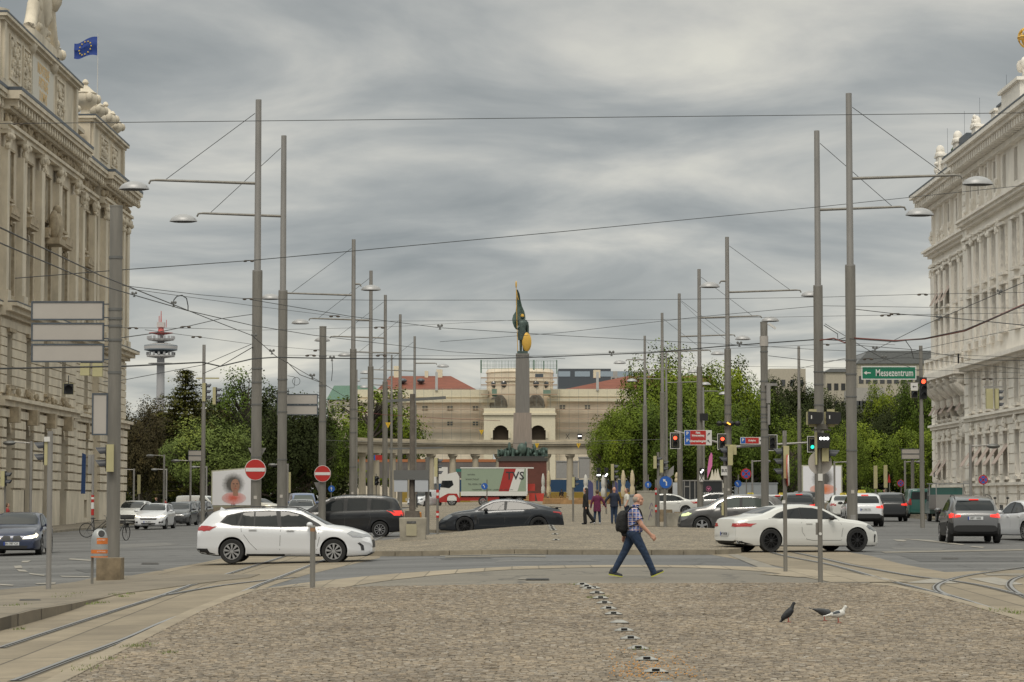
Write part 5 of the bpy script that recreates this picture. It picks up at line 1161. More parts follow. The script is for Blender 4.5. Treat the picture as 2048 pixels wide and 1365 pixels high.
mb=MB();taper(mb,2.3,2.1,14.1,23.3);mb.cbox((0,0,23.45),(2.15,2.15,.3));mb.build('upper_shaft',M_grey,r)
sc=1.25
mb=MB();zb=23.6
mb.cbox((0,0,zb+.2),(1.7,1.4,.4))
for x,a in((-.28,0),(.25,.1)):mb.cyl((x,0,zb+.4),(x*.8,0,zb+2.9),.19,.30,9)
mb.lathe([(.0,2.2),(.66,2.2),(.74,3.2),(.64,4.0),(.76,4.9),(.60,5.35),(.2,5.5),(0,5.5)],(-.05,0,zb),12)
mb.ell((-.02,0,zb+5.85),(.24,.26,.32),n=10,m=7)
mb.tube([(-.5,0,zb+5.1),(-.55,-.35,zb+4.3),(-.85,-.5,zb+3.95)],[.2,.17,.12],8)
mb.tube([(.5,0,zb+5.1),(.85,0,zb+4.2),(.9,-.1,zb+3.2)],[.22,.2,.14],8)
mb.ell((.3,.3,zb+4.4),(.75,.4,1.2),n=9,m=6)
mb.tube([(-.9,-.4,zb+3.8),(.6,-.4,zb+4.6),(.9,-.4,zb+5.1)],.07,6)
mb.build('soldier',M_bronzed,r,True,60)
mb=MB();mb.lathe([(.30,0),(.31,.12),(.26,.34),(.12,.45),(0,.48)],(-.02,0,zb+5.95),12);mb.build('helmet',gold,r,True)
mb=MB();mb.ell((.68,-.55,zb+1.85),(.76,.2,1.55),Matrix.Translation((0,0,0)),14,9);mb.build('shield',gold,r,True)
mb=MB();mb.cyl((-.78,-.5,zb+.3),(-1.0,-.35,zb+10.6),.06,.05);mb.ell((-1.02,-.35,zb+11.1),(.14,.06,.6),n=8,m=5);mb.tube([(-1.0,-.4,zb+10.2),(-.8,-.4,zb+9.2),(-.65,-.4,zb+8.6)],.05);mb.build('flagstaff',gold,r,True)
mb=MB();fr=[]
for z,x0,x1,y in((10.3,-1.0,-.75,0),(9.6,-1.0,-.45,.1),(8.6,-1.05,-.3,.2),(7.6,-1.0,-.05,.15),(6.8,-1.1,.3,.1),(6.2,-1.5,.45,.2),(5.6,-1.65,.5,.1),(5.0,-1.6,-.7,.0),(4.3,-1.35,-.8,0),(3.9,-1.05,-.85,0)):
 fr.append([Vector((x0,-.1+y,zb+z)),Vector(((x0*2+x1)/3,-.32+y,zb+z)),Vector(((x0+x1*2)/3,.05+y,zb+z)),Vector((x1,-.15+y,zb+z)),Vector(((x0+x1)/2,.3+y,zb+z))])
mb.loft(fr);mb.build('bronze_flag',M_bronze,r,True,60)
M_pal=mat('palace_wall',(0.70,0.615,0.49),0.85,var=0.12,scale=0.3);M_palc=mat('palace_cornice',(0.66,0.60,0.46),0.8,var=0.08);M_tile=mat('red_roof_tiles',(0.19,0.062,0.038),0.8,var=0.2,scale=1.2,stretch=(.3,.3,3))
M_scaf=mat('scaffold_tube',(0.25,0.27,0.25),0.6);M_net=mat('green_net',(0.16,0.24,0.19),0.8);M_plank=mat('scaffold_plank',(0.44,0.32,0.23),0.8)
YP=520;sP=F/YP
def X_(px):return(px-CX)/sP
def Z_(py):return EYE+(HZ-py)/sP
r=thing('palace','yellow baroque palace with red tiled wings wrapped in scaffolding','palace',(X_(1040),YP,0));ox=X_(1040)
def pb(mb,x0,x1,y0,y1,d0=0,d1=20):mb.box(X_(x0)-ox,X_(x1)-ox,d0,d1,Z_(y1),Z_(y0))
mb=MB();pb(mb,700,985,795,1012);pb(mb,1095,1430,795,1012);mb.build('wall',M_pal,r)
mb=MB();pb(mb,700,976,780,795,-.3,19);pb(mb,1101,1430,779,794,-.3,19);pb(mb,700,990,800,806,-1,0);pb(mb,1094,1430,798,804,-1,0);mb.build('parapet',M_palc,r)
mb=MB()
for x0,x1,ya in((754,952,748),(1128,1430,748)):
 a,b=X_(x0)-ox,X_(x1)-ox;z0,z1=Z_(779),Z_(ya);i=4.6 if x0>1000 else 2.2
 mb.add([(a,1,z0),(b,1,z0),(b,19,z0),(a,19,z0),(a+i*(1 if x0<1000 else 3),10,z1),(b-i*(2.5 if x0<1000 else 0),10,z1)],[(0,1,5,4),(1,2,5),(2,3,4,5),(3,0,4)]);rf=mb.build('roof',M_tile,r);mb=MB()
for x0,x1,y0,y1 in((783,795,728,752),(846,853,738,752),(870,882,735,752),(1190,1204,736,752)):mb=MB();pb(mb,x0,x1,y0,y1,9,11);mb.build('chimney',M_palc,rf)
for x in(873,1195):mb=MB();pb(mb,x-2.5,x+2.5,745,782,-.6,-.1);mb.build('debris_chute',mat('chute',(.45,.45,.45),.6),r)
for x0,x1 in((794,812),(832,848)):mb=MB();mb.ell((X_((x0+x1)/2)-ox,4.5,Z_(760)),((x1-x0)/sP/2,1.2,.5),n=10,m=6);mb.build('roof_dormer',M_lead,rf)
for x,y in((900,817),(951,817),(900,848),(951,848),(1125,815),(1175,815),(850,817),(802,817),(860,892),(905,892),(1125,892)):
 mb=MB();pb(mb,x-6,x+6,y-4 if y<830 else y-6,y+4 if y<830 else y+6,-.12,-.02);w=mb.build('window',M_palc,r)
 mb=MB()
 for sx in(-3,3):
  for sy in(-2.2,2.2):pb(mb,x+sx-2.3,x+sx+2.3,y+sy-1.6,y+sy+1.6,-.16,-.121)
 mb.build('pane',M_win,w)
mb=MB()
pb(mb,968,1110,818,838,-4,8);pb(mb,966,1112,828,832,-4.4,8)
for x0,x1 in((968,986),(1017,1060),(1091,1110)):pb(mb,x0,x1,838,1012,-4,6)
for xc in(1001.5,1075.5):
 R=15.5;K=12
 for k in range(K):
  ua=xc-R+2*R*k/K;um=ua+R/K-xc;pb(mb,ua,ua+2*R/K,838,868-sqrt(R*R-um*um),-4,-3)
for x in(984,1019,1058,1093):pb(mb,x-2,x+2,864,878,-4.5,-4)
mb.build('arcade',M_palc,r)
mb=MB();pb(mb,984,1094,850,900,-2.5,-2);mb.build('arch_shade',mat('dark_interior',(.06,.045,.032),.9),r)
mb=MB();rr=(1107-972)/2/sP
mb.lathe([(rr,Z_(818)),(rr,Z_(745)),(rr*1.03,Z_(743)),(rr*.98,Z_(736)),(0,Z_(736))],(0,8,0),24);mb.lathe([(rr*1.04,Z_(762)),(rr*1.04,Z_(759)),(rr,Z_(759))],(0,8,0),24);mb.build('drum',M_pal,r,True,40)
for a in(-50,-28,28,50):
 mb=MB();a_=radians(a);mb.ell((rr*sin(a_),8-rr*cos(a_),Z_(768)),(.7,.35,.75),n=12,m=6);mb.build('round_window',M_win,r)
mb=MB()
def scafgrid(x0,x1,y0,y1,dx,dy,d=-1.2,nm=None,zig=False):
 nx=int((x1-x0)/dx);ny=int((y1-y0)/dy)
 for i in range(nx+1):
  x=X_(x0+(x1-x0)*i/nx)-ox;mb.bar((x,d,Z_(y1)),(x,d,Z_(y0)),.045)
 for j in range(ny+1):
  z=Z_(y0+(y1-y0)*j/ny);mb.bar((X_(x0)-ox,d,z),(X_(x1)-ox,d,z),.03)
scafgrid(792,978,778,960,18,21);scafgrid(1100,1290,778,960,18,21);scafgrid(962,1114,722,815,13,13,-3)
mb.build('scaffold_tubes',M_scaf,r)
mb=MB()
for y in(819,838,857):
 for x0,x1 in((815,968),(1105,1240)):pb(mb,x0,x1,y,y+1.2,-1.6,-.6)
for y in(757,771,790):pb(mb,962,1114,y,y+1.6,-3.6,-2)
mb.build('scaffold_planks',M_plank,r)
mb=MB();pb(mb,961,964,722,748,-3.2,-3.1);pb(mb,1066,1069,722,742,-3.2,-3.1);pb(mb,1086,1088,724,742,-3.2,-3.1);pb(mb,1112,1114,722,750,-3.2,-3.1);pb(mb,984,994,780,795,-3.2,-3.1);pb(mb,1086,1101,782,793,-3.2,-3.1)
for i in range(26):x=962+i*6;pb(mb,x,x+.5,724,740,-3.2,-3.15)
for y in(724,732,739):pb(mb,962,1114,y,y+.6,-3.25,-3.2)
mb.build('safety_net',M_net,r)
mb=MB()
for xc in(997,1072):mb.ell((X_(xc)-ox,0,Z_(812)),(1.9,1.2,2.4),n=10,m=6)
mb.build('roof_sculpture',mat('weathered_stone',(.22,.20,.17),.9,var=.4,scale=2),r,True)
mb=MB();pb(mb,1070,1086,750,758,-3.3,-3.2);mb.build('dark_tarpaulin',M_lead,r)
r=thing('site_hoarding','blue and yellow hoarding along the building site behind the colonnade','hoarding',(0,432,g(0,432)))
mb=MB();mb.box(-19,24,0,.1,1.6,3.7);mb.build('upper_panel',mat('hoarding_blue',(.018,.060,.135),.6),r)
mb=MB();mb.box(-19,24,0,.1,-.2,1.58);mb.build('lower_panel',mat('hoarding_yellow',(.30,.20,.03),.6),r)
r=thing('site_cabins','white and grey site cabins between the right columns','cabin',((1170-CX)/11.4,440,g(0,440)))
for i,(x0,x1,z0,z1)in enumerate(((-5,-1.2,4.0,6.9),(-1,2.4,4.0,7.6),(2.6,8,4,7))):mb=MB();mb.box(x0,x1,0,3,z0,z1);mb.box(x0-.1,x1+.1,-.1,3.1,z1+.002,z1+.2);mb.build('cabin',mat('cabin_grey',(.30,.29,.28),.6,var=.1),r)
r=thing('construction_site','grey construction screens behind the left columns','screens',(-12,436,g(0,436)))
mb=MB();mb.box(-16,12,0,.2,4.0,6.8);mb.build('screen',mat('screen_grey',(.14,.125,.12),.9,var=.3,scale=.4),r)
mb=MB();mb.box(-16,12,-.05,.2,6.8,7.3);mb.build('top_rail',mat('rail_orange',(.40,.15,.06),.7),r)
r=thing('telecom_tower','distant concrete telecommunications tower with round platforms and a red mast','tower',at(319,1000,1900));s_=F/1900
def tz(y):return(1000-y)/s_
M_tw=mat('tower_concrete_hazy',(.36,.36,.375),.8);M_tws=mat('tower_platform_hazy',(.44,.43,.43),.7);M_twd=mat('tower_glass_hazy',(.13,.16,.19),.4);M_twr=mat('tower_red_hazy',(.50,.13,.12),.7)  # distance haze on the tower is mixed into these paled colours
mb=MB();mb.cyl((0,0,0),(0,0,tz(735)),3.6,3.0,20);mb.cyl((0,0,tz(735)),(0,0,tz(665)),3.0,2.4,20);mb.build('shaft',M_tw,r,True,40)
def plat(prof,nm,m):mb=MB();mb.lathe([(a/s_,tz(b))for a,b in prof],n=28);mb.build(nm,m,r,True,40)
plat([(8,708),(20,704),(33,701),(33,699)],'lower_bowl',M_twd);plat([(33,699),(33.5,694),(33.5,693)],'disc_band',M_tws);plat([(33.5,693),(33,691)],'window_ring',M_twd);plat([(33,691),(20,688),(10,686)],'disc_roof',M_tws)
plat([(8,728),(25,728),(25,727),(8,726)],'ring_gallery',M_tws);plat([(9,717),(28,714),(28,711),(9,711)],'antenna_gallery',M_tws);plat([(8,684),(26,681),(27,678),(8,678)],'upper_gallery',M_tws);plat([(7,670),(24,667),(24,666),(6,665)],'red_platform',M_twr)
mb=MB();mb.cyl((0,0,tz(666)),(0,0,tz(655)),7/s_,5/s_,14);mb.build('red_drum',M_twr,r)
mb=MB();mb.cbox((0,0,tz(650)),(15/s_,15/s_,10/s_));mb.build('sign_cube',mat('tower_white',(.5,.48,.47),.6),r)
mb=MB();mb.cyl((0,0,tz(645)),(0,0,tz(622)),.55,.25,6);mb.cyl((4,0,tz(655)),(4,0,tz(640)),.25);mb.cyl((-1.5,0,tz(645)),(-1.5,0,tz(632)),.3);mb.build('mast',M_twr,r)
mb=MB()
for k in range(9):
 a=pi+pi*k/8;
 for y,q in((708,27),(676,26)):mb.cbox((q/s_*cos(a),q/s_*sin(a),tz(y)),(1.6,1.6,2.2))
mb.build('antennas',M_tw,r)
def house(name,label,px0,px1,ytop,Y,m,rows,cols,roofm=None,ry=None,dep=14,ang=0):
 x0,x1=(px0-CX)*Y/F,(px1-CX)*Y/F;z1=EYE+(HZ-ytop)*Y/F;xm=(x0+x1)/2;w=(x1-x0)/2
 r=thing(name,label,'building',(xm,Y,0),ang)
 mb=MB();mb.box(-w,w,0,dep,0,z1);mb.build('wall',m,r)
 if roofm:
  zr=EYE+(HZ-ry)*Y/F;mb=MB();mb.prism([(-w-.3,z1+.01),(w+.3,z1+.01),(w-w*.25,zr),(-w+w*.25,zr)],'y',-.3,dep+.3);mb.build('roof',roofm,r)
 for i in range(rows):
  for j in range(cols):
   xx=-w+2*w*(j+.5)/cols;zz=z1-(i+.8)*3.4;mb=MB();mb.box(xx-.4,xx+.4,-.06,-.01,zz-.7,zz+.6);mb.build('window',M_win,r)
 return r
M_lroof=mat('roof_grey',(.15,.155,.16),.7,var=.15);M_cr=mat('render_cream',(.42,.38,.31),.8,var=.08);M_gw=mat('render_grey',(.36,.34,.32),.8,var=.08);M_cop=mat('green_copper',(.20,.33,.26),.7,var=.15);M_mod=mat('dark_cladding',(.07,.08,.095),.5)
house('green_roofed_house','cream house with a pale green copper roof behind the left trees',655,760,800,620,M_cr,2,5,M_cop,772)
r=house('modern_block','dark modern apartment block above the right palace roof',1117,1222,738,760,M_mod,0,0)
for x0,x1 in((-14,-9),(-8,-4),(-3,2),(4,9),(10,15)):
 mb=MB();z=EYE+(HZ-746)*760/F;mb.box(x0,x1-.4,-.1,-.02,z-1.2,z+.4);mb.build('window_band',mat('pale_window',(.30,.36,.42),.3),r)
r=house('modern_block','low grey apartment block right of the dark modern block',1222,1300,743,800,M_gw,1,8)
house('distant_building','beige building with roof terrace seen over the right trees',1540,1612,738,480,M_cr,1,4)
r=house('distant_building','beige building with small turret behind the tallest right pole',1652,1722,745,470,M_cr,2,5,M_lroof,738)
house('office_block','pale office wing with tall narrow windows beneath the green sign',1712,1770,776,400,M_gw,4,8)
house('distant_building','building with a dark curved roof touching the white corner house',1716,1885,728,430,M_cr,3,12,M_lroof,702)
def leafmat(name,c,v=.45):
 m,t,b=nodes_mat(name);b.inputs['Roughness'].default_value=0.8;b.inputs['Specular IOR Level'].default_value=0.12
 cd=tn(t,'ShaderNodeTexCoord');n=tn(t,'ShaderNodeTexNoise',Scale=0.55,Detail=3.0);t.links.new(cd.outputs['Object'],n.inputs['Vector'])
 n2=tn(t,'ShaderNodeTexNoise',Scale=5.0,Detail=2.0);t.links.new(cd.outputs['Object'],n2.inputs['Vector'])
 a=tn(t,'ShaderNodeMath',operation='ADD');t.links.new(n.outputs['Fac'],a.inputs[0]);t.links.new(n2.outputs['Fac'],a.inputs[1])
 r=tn(t,'ShaderNodeValToRGB');t.links.new(a.outputs[0],r.inputs[0]);r.inputs[0].default_value=.5
 h=tn(t,'ShaderNodeMath',operation='MULTIPLY');t.links.new(a.outputs[0],h.inputs[0]);h.inputs[1].default_value=.5;t.links.new(h.outputs[0],r.inputs[0])
 ramp(r,[(.36,tuple(x*(1-v)for x in c)),(.5,c),(.63,(c[0]*1.65,c[1]*1.45,c[2]*1.1))])
 t.links.new(r.outputs[0],b.inputs['Base Color'])
 try:b.inputs['Subsurface Weight'].default_value=0
 except Exception:pass
 return m
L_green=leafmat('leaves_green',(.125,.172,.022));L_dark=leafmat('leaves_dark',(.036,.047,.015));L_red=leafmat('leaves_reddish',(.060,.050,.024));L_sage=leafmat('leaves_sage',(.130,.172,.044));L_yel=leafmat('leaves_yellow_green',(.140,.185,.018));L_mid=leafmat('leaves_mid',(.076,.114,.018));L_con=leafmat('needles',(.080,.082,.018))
M_bark=mat('bark',(.06,.048,.036),.9,var=.3,scale=4,bump=.5)
def crown_mesh(name,kind,seed,m):
 "unit tree: height 1, half-width about .5 (broad) - returns crown mesh and trunk mesh"
 rnd=random.Random(seed);mb=MB();tr=MB()
 def leaf(c,s):
  n=(((c-Vector((0,0,.5)))*2.6+Vector((0,0,.35)))+Vector((rnd.gauss(0,.5),rnd.gauss(0,.5),rnd.gauss(0,.5)))).normalized();a=n.orthogonal().normalized();b=n.cross(a);th=rnd.uniform(0,6.28)
  a,b=a*cos(th)+b*sin(th),b*cos(th)-a*sin(th);a*=s;b*=s*rnd.uniform(.5,.9)
  mb.add([c-a,c-b*.9,c+a,c+b*.9],[(0,1,2,3)])
 if kind=='broad':
  tr.tube([(0,0,-.03),(.005,0,.15),(-.005,.01,.3),(0,0,.6)],[.034,.026,.02,.006],8)
  cl=[]
  for i_ in range(150):
   v=Vector((rnd.gauss(0,1),rnd.gauss(0,1),rnd.gauss(0,1))).normalized()*(rnd.uniform(.72,1)if i_%3 else rnd.uniform(.2,.7));lob=1+.13*sin(3*atan2(v.y,v.x)+seed)+.1*sin(5*v.z+seed*2)
   c=Vector((v.x*.40*lob,v.y*.40*lob,.54+v.z*.37*lob));cl.append((c,rnd.uniform(.07,.118)))
  for c,q in cl:
   if rnd.random()<.4:tr.tube([(0,0,max(.15,c.z-.25)),(c.x*.4,c.y*.4,c.z-.12),tuple(c)],[.012,.008,.003],5)
   for _ in range(140):
    d=Vector((rnd.gauss(0,1),rnd.gauss(0,1),rnd.gauss(0.15,.8))).normalized()*q*rnd.uniform(.6,1.08);leaf(c+d,rnd.uniform(.007,.0145))
 elif kind=='layer':
  tr.tube([(0,0,-.03),(0,0,.5),(0,0,1.0)],[.03,.016,.003],8)
  for k in range(30):
   z=.12+.86*k/29;R=.40*(1-z)**.75+.02;nb=7 if z<.85 else 4
   for j in range(nb):
    if rnd.random()<.12:continue
    a=2*pi*(j+rnd.random())/nb;rr=R*rnd.uniform(.5,1.15);tip=Vector((rr*cos(a),rr*sin(a),z-.05*rr+.02))
    tr.tube([(0,0,z),tuple(tip)],[.006,.001],4)
    for _ in range(90):
     t=rnd.uniform(.15,1)**.8;c=Vector((0,0,z)).lerp(tip,t)+Vector((rnd.gauss(0,.022),rnd.gauss(0,.022),rnd.gauss(-.004,.008)));leaf(c,rnd.uniform(.006,.012))
 elif kind=='open':
  tr.tube([(0,0,-.03),(.01,0,.3),(0,0,.8)],[.028,.02,.005],8)
  for _ in range(90):
   a=rnd.uniform(0,2*pi);z=.16+.76*rnd.random();R=.34*sin((z*.85+.1)*pi)**.6;rr=R*sqrt(rnd.random());c=Vector((rr*cos(a),rr*sin(a),z))
   tr.tube([(0,0,max(.15,z-.2)),tuple(c)],[.010,.002],4);q=rnd.uniform(.04,.085)
   for _ in range(70):
    d=Vector((rnd.gauss(0,1),rnd.gauss(0,1),rnd.gauss(0,.9))).normalized()*q*rnd.uniform(.4,1.2);leaf(c+d,rnd.uniform(.008,.015))
 def mk(b,nm,mm):
  me=bpy.data.meshes.new(nm);me.from_pydata([tuple(v)for v in b.v],[],b.f);me.materials.append(mm);me.update();return me
 return mk(mb,'crown',m),mk(tr,'trunk',M_bark)
CM={}
def tree(name,label,kind,m,px,ytop,wpx,Y,seed,group,ybase=None):
 key=(kind,m.name,seed)
 if key not in CM:CM[key]=crown_mesh(name,kind,seed,m)
 cr,tr=CM[key];b=base(px,Y);zt=EYE+(HZ-ytop)*Y/F;h=zt-b.z
 w=wpx*1.22*Y/F;ref={'broad':.94,'layer':.8,'open':.7}[kind]
 r=thing(name,label,'tree',b,random.uniform(0,6),group);r.scale=(w/ref,w/ref,h/1.0)
 mesh_obj('crown',cr,r);mesh_obj('trunk',tr,r)
 return r
GL,GR,GB='park trees on the left','park trees on the right','trees in the background'
tree('chestnut_tree','reddish brown leafed tree beside the sandstone corner','broad',L_red,318,788,150,300,1,GL)
tree('chestnut_tree','dark reddish tree lower at the sandstone building corner','broad',L_red,282,800,110,282,2,GL)
tree('cedar_tree','layered yellow-green conifer rising above the reddish trees','layer',L_con,370,742,200,292,3,GL)
tree('chestnut_tree','dark brown tree between the conifer and the tall green one','broad',L_red,420,790,130,330,1,GL)
tree('round_tree','sage green rounded tree in front of the left park, above the white van','broad',L_sage,424,815,176,262,4,GL)
tree('tall_tree','tall loose green tree behind the two big left lamp poles','open',L_mid,495,728,130,330,5,GL)
tree('broad_tree','mid green tree under the tall loose one on the left','broad',L_mid,480,790,150,340,6,GL)
tree('dark_tree','big dark tree behind the second left lamp pole','broad',L_dark,578,768,165,285,2,GL)
tree('dark_tree','dark tree behind the portrait poster','broad',L_dark,520,800,120,295,6,GL)
tree('broad_tree','green tree behind the blank panel sign','broad',L_mid,645,800,120,330,1,GL)
tree('broad_tree','small green tree left of the colonnade end pavilion','broad',L_mid,648,852,70,330,4,GL)
tree('round_tree','light green tree rising behind the left end of the colonnade','open',L_yel,742,758,175,460,7,GB)
tree('round_tree','light green tree behind the colonnade under the palace wing','broad',L_green,770,785,150,470,4,GB)
tree('broad_tree','green tree filling the gap behind the left columns','broad',L_green,700,830,110,440,6,GB)
tree('maple_tree','large bright green tree right of the soldier column','broad',L_green,1330,678,170,300,1,GR)
tree('maple_tree','broad low green tree overlapping the colonnade on the right','broad',L_green,1265,778,165,285,4,GR)
tree('maple_tree','green tree behind the triple-signal pole','broad',L_green,1400,735,170,310,6,GR)
tree('maple_tree','bright green tree crown at the third right lamp pole','broad',L_yel,1455,706,140,330,2,GR)
tree('broad_tree','mid green tree low behind the red parking signs','broad',L_mid,1340,800,170,280,2,GR)
tree('broad_tree','mid green tree low behind the small parking sign','broad',L_mid,1450,800,150,275,1,GR)
tree('pine_tree','dark pine behind the thick pole with the camera','broad',L_dark,1560,745,120,350,2,GR)
tree('pine_tree','dark pine between the two tallest right poles','broad',L_dark,1625,770,110,355,6,GR)
tree('round_tree','light green tree behind the two black signal boxes','broad',L_green,1585,828,120,280,1,GR)
tree('broad_tree','green tree crown beyond the dark pines','broad',L_mid,1625,748,80,400,4,GR)
tree('round_tree','rounded green tree just right of the tallest right pole','broad',L_green,1722,828,125,270,4,GR)
tree('pine_tree','dark pine beneath the office wing','broad',L_dark,1698,795,80,345,1,GR)
tree('broad_tree','dark tree in the middle of the right park under the green sign','broad',L_dark,1770,790,120,330,4,GR)
tree('broad_tree','bright yellow-green tree just below the green sign','broad',L_yel,1770,748,80,335,6,GR)
tree('broad_tree','dark green tree next to the white building','broad',L_mid,1845,735,120,320,2,GR)
tree('round_tree','light green tree touching the foot of the white building','broad',L_green,1832,828,105,250,6,GR)
tree('small_tree','slim young tree beside the right poster wall','open',L_mid,1583,870,55,240,5,GR)
tree('maple_tree','green crown bridging the bright maple and the two-armed right pole','broad',L_green,1375,712,150,320,6,GR)
tree('maple_tree','green crown low in front of the right palace wing','broad',L_green,1222,812,90,280,1,GR)
tree('maple_tree','green crown behind the red traffic light gantry','broad',L_mid,1500,742,130,345,1,GR)
tree('broad_tree','green tree filling the skyline left of the green sign','broad',L_green,1690,835,90,262,2,GR)
tree('broad_tree','dark crown hiding the office wing foot','broad',L_dark,1738,800,120,350,6,GR)
tree('broad_tree','dark crown beside the red light mast','broad',L_dark,1815,775,120,345,1,GR)
tree('broad_tree','mid green crown left of the tall loose tree','broad',L_mid,455,775,110,350,2,GL)
tree('dark_tree','dark crown between the two stout left poles','broad',L_dark,612,800,120,300,1,GL)
for l_,px_,y_,w_,Y_,sd in(('dense dark pine left of the second right lamp pole',1575,738,130,352,6),('dense dark pine right behind the second right lamp pole',1650,772,110,350,2),('dark crown low behind the right poster wall',1612,800,130,300,4),('tall dark crown against the white corner house',1850,728,110,325,6),('dark crown right of the tallest right pole',1745,785,130,340,1),('dark crown low beside the office wing',1690,790,110,348,4)):tree('dark_tree',l_,'broad',L_dark,px_,y_,w_,Y_,sd,GR)
for l_,px_,y_,w_,Y_,sd,m_ in(('dark dense crown filling the gap at the sandstone corner',300,800,140,310,4,L_dark),('dark dense crown behind the conifer',385,790,150,325,6,L_dark),('dark crown under the tall loose tree',500,780,130,345,2,L_dark)):tree('dark_tree',l_,'broad',m_,px_,y_,w_,Y_,sd,GL)
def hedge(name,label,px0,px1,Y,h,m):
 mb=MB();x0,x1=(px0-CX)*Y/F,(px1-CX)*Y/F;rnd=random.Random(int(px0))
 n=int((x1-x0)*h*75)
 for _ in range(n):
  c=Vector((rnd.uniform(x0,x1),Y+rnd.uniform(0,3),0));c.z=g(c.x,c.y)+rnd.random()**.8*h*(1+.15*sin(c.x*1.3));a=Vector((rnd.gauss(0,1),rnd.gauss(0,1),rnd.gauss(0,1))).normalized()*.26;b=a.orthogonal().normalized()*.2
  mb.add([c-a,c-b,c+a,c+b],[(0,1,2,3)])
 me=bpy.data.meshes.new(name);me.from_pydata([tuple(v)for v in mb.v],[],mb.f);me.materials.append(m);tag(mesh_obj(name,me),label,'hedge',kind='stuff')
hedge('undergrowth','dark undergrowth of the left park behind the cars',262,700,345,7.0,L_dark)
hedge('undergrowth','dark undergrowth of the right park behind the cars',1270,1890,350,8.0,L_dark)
hedge('hedge','clipped hedge at the far right park edge',1730,1765,255,1.9,L_mid)
hedge('distant_wood','distant trees closing the horizon left',240,560,700,20,L_dark)
hedge('distant_wood','distant trees closing the horizon right',1500,1900,640,14,L_dark)
M_pole=mat('galvanised_grey',(0.20,0.188,0.168),0.55,0.25,var=0.24,scale=1.6,stretch=(2,2,.25))
M_pole2=mat('galvanised_light',(0.28,0.268,0.255),0.5,0.35,var=0.2,scale=1.5,stretch=(2,2,.3))
M_lampsh=mat('lamp_shade_grey',(0.34,0.34,0.345),0.4,0.2,var=.08,scale=4);M_lampun=mat('lamp_underside',(0.06,0.06,0.06),0.5)
M_cable=mat('cable_black',(0.028,0.030,0.032),0.6);M_cabler=mat('cable_red',(0.16,0.035,0.025),0.7);M_ins=mat('insulator_brown',(0.07,0.052,0.038),0.6);M_insg=mat('fitting_grey',(0.16,0.16,0.155),0.5,.4)
M_beige=mat('signal_beige',(0.42,0.385,0.215),0.6,var=.08);M_sblack=mat('signal_black',(0.012,0.012,0.013),0.5);M_hood=mat('signal_hood',(0.04,0.043,0.052),0.5)
M_signw=mat('sign_white',(0.62,0.61,0.59),0.5);M_signr=mat('sign_red',(0.42,0.02,0.015),0.5);M_signb=mat('sign_blue',(0.015,0.10,0.40),0.5);M_signg=mat('sign_green',(0.0,0.145,0.075),0.5);M_signback=mat('sign_back',(0.42,0.39,0.36),0.55,.1,var=.05,scale=1);M_signy=mat('sign_yellow',(0.68,0.43,0.02),0.5)
M_conc=mat('concrete_block',(0.20,0.155,0.10),0.9,var=.4,scale=3,bump=.4)
ON_R=mat('signal_red_on',(0.9,0.06,0.03),.3,emit=((1,0.09,0.035),2.6));ON_G=mat('signal_green_on',(0.0,0.6,0.42),.3,emit=((0.02,0.85,0.55),1.6));ON_W=mat('signal_white_on',(1,1,1),.3,emit=((1,1,1),3));ON_Y=mat('signal_orange_on',(0.9,0.4,0.05),.3,emit=((1,0.42,0.06),2))
def lamp_head(root,x,z,sg,y=0):
 "dome lamp whose inner end is at x; sg=-1 extends left"
 c=x+sg*.60
 mb=MB();prof=[(.56,0),(.55,.04),(.47,.15),(.32,.24),(.16,.29),(0,.30)]
 mb.lathe(prof,n=20,M=Matrix.Translation((c,y,z-.22))@Matrix.Diagonal((1,.62,1,1)))
 h=mb.build('lamp_shade',M_lampsh,root,True)
 mb=MB();mb.lathe([(0,-.03),(.40,-.03),(.55,0)],n=20,M=Matrix.Translation((c,y,z-.22))@Matrix.Diagonal((1,.62,1,1)));mb.build('lamp_glass',M_lampun,h,True)
 return h
def tallpole(label,px,Y,ztop,zstep,arms,r0=.19,r1=.125,group='tall grey lamp poles in two rows',name='lamp_pole',stays=True):
 b=base(px,Y);r=thing(name,label,'street lamp',b,0,group)
 H=ztop-b.z;hs=zstep-b.z
 mb=MB();mb.cyl((0,0,0),(0,0,hs),r0,r0*.97,20);mb.cyl((0,0,0),(0,0,.12),r0+.08,n=20);mb.build('lower_pole',M_pole,r,True,40)
 mb=MB();mb.cyl((0,0,hs),(0,0,H),r1,r1*.86,18);mb.cyl((0,0,hs),(0,0,hs+.05),r0*.96,n=18);mb.build('upper_pole',M_pole2,r,True,40)
 for sg,z,ln in arms:
  z=z-b.z;up=.12 if ln>2 else .0
  mb=MB();mb.cyl((sg*r1*.8,0,z-up*1),(sg*ln*.96,0,z+up*.5 if False else z),.055,.045,8);mb.tube([(sg*ln*.95,0,z),(sg*(ln+.02),0,z-.02),(sg*(ln+.08),0,z-.14)],.04,6)
  mb.build('lamp_arm',M_pole,r,True)
  lamp_head(r,sg*(ln+.02),z-.12,sg)
  if stays and ln>2:mb=MB();mb.cyl((sg*r1,0,H-.5),(sg*ln*.86,0,z+.03),.012,n=4);mb.build('stay_wire',M_cable,r)
 return r
def zpx(py,Y):return EYE+(HZ-py)*Y/F
PL={}
M_stk=mat('sticker',(.45,.42,.38),.6)
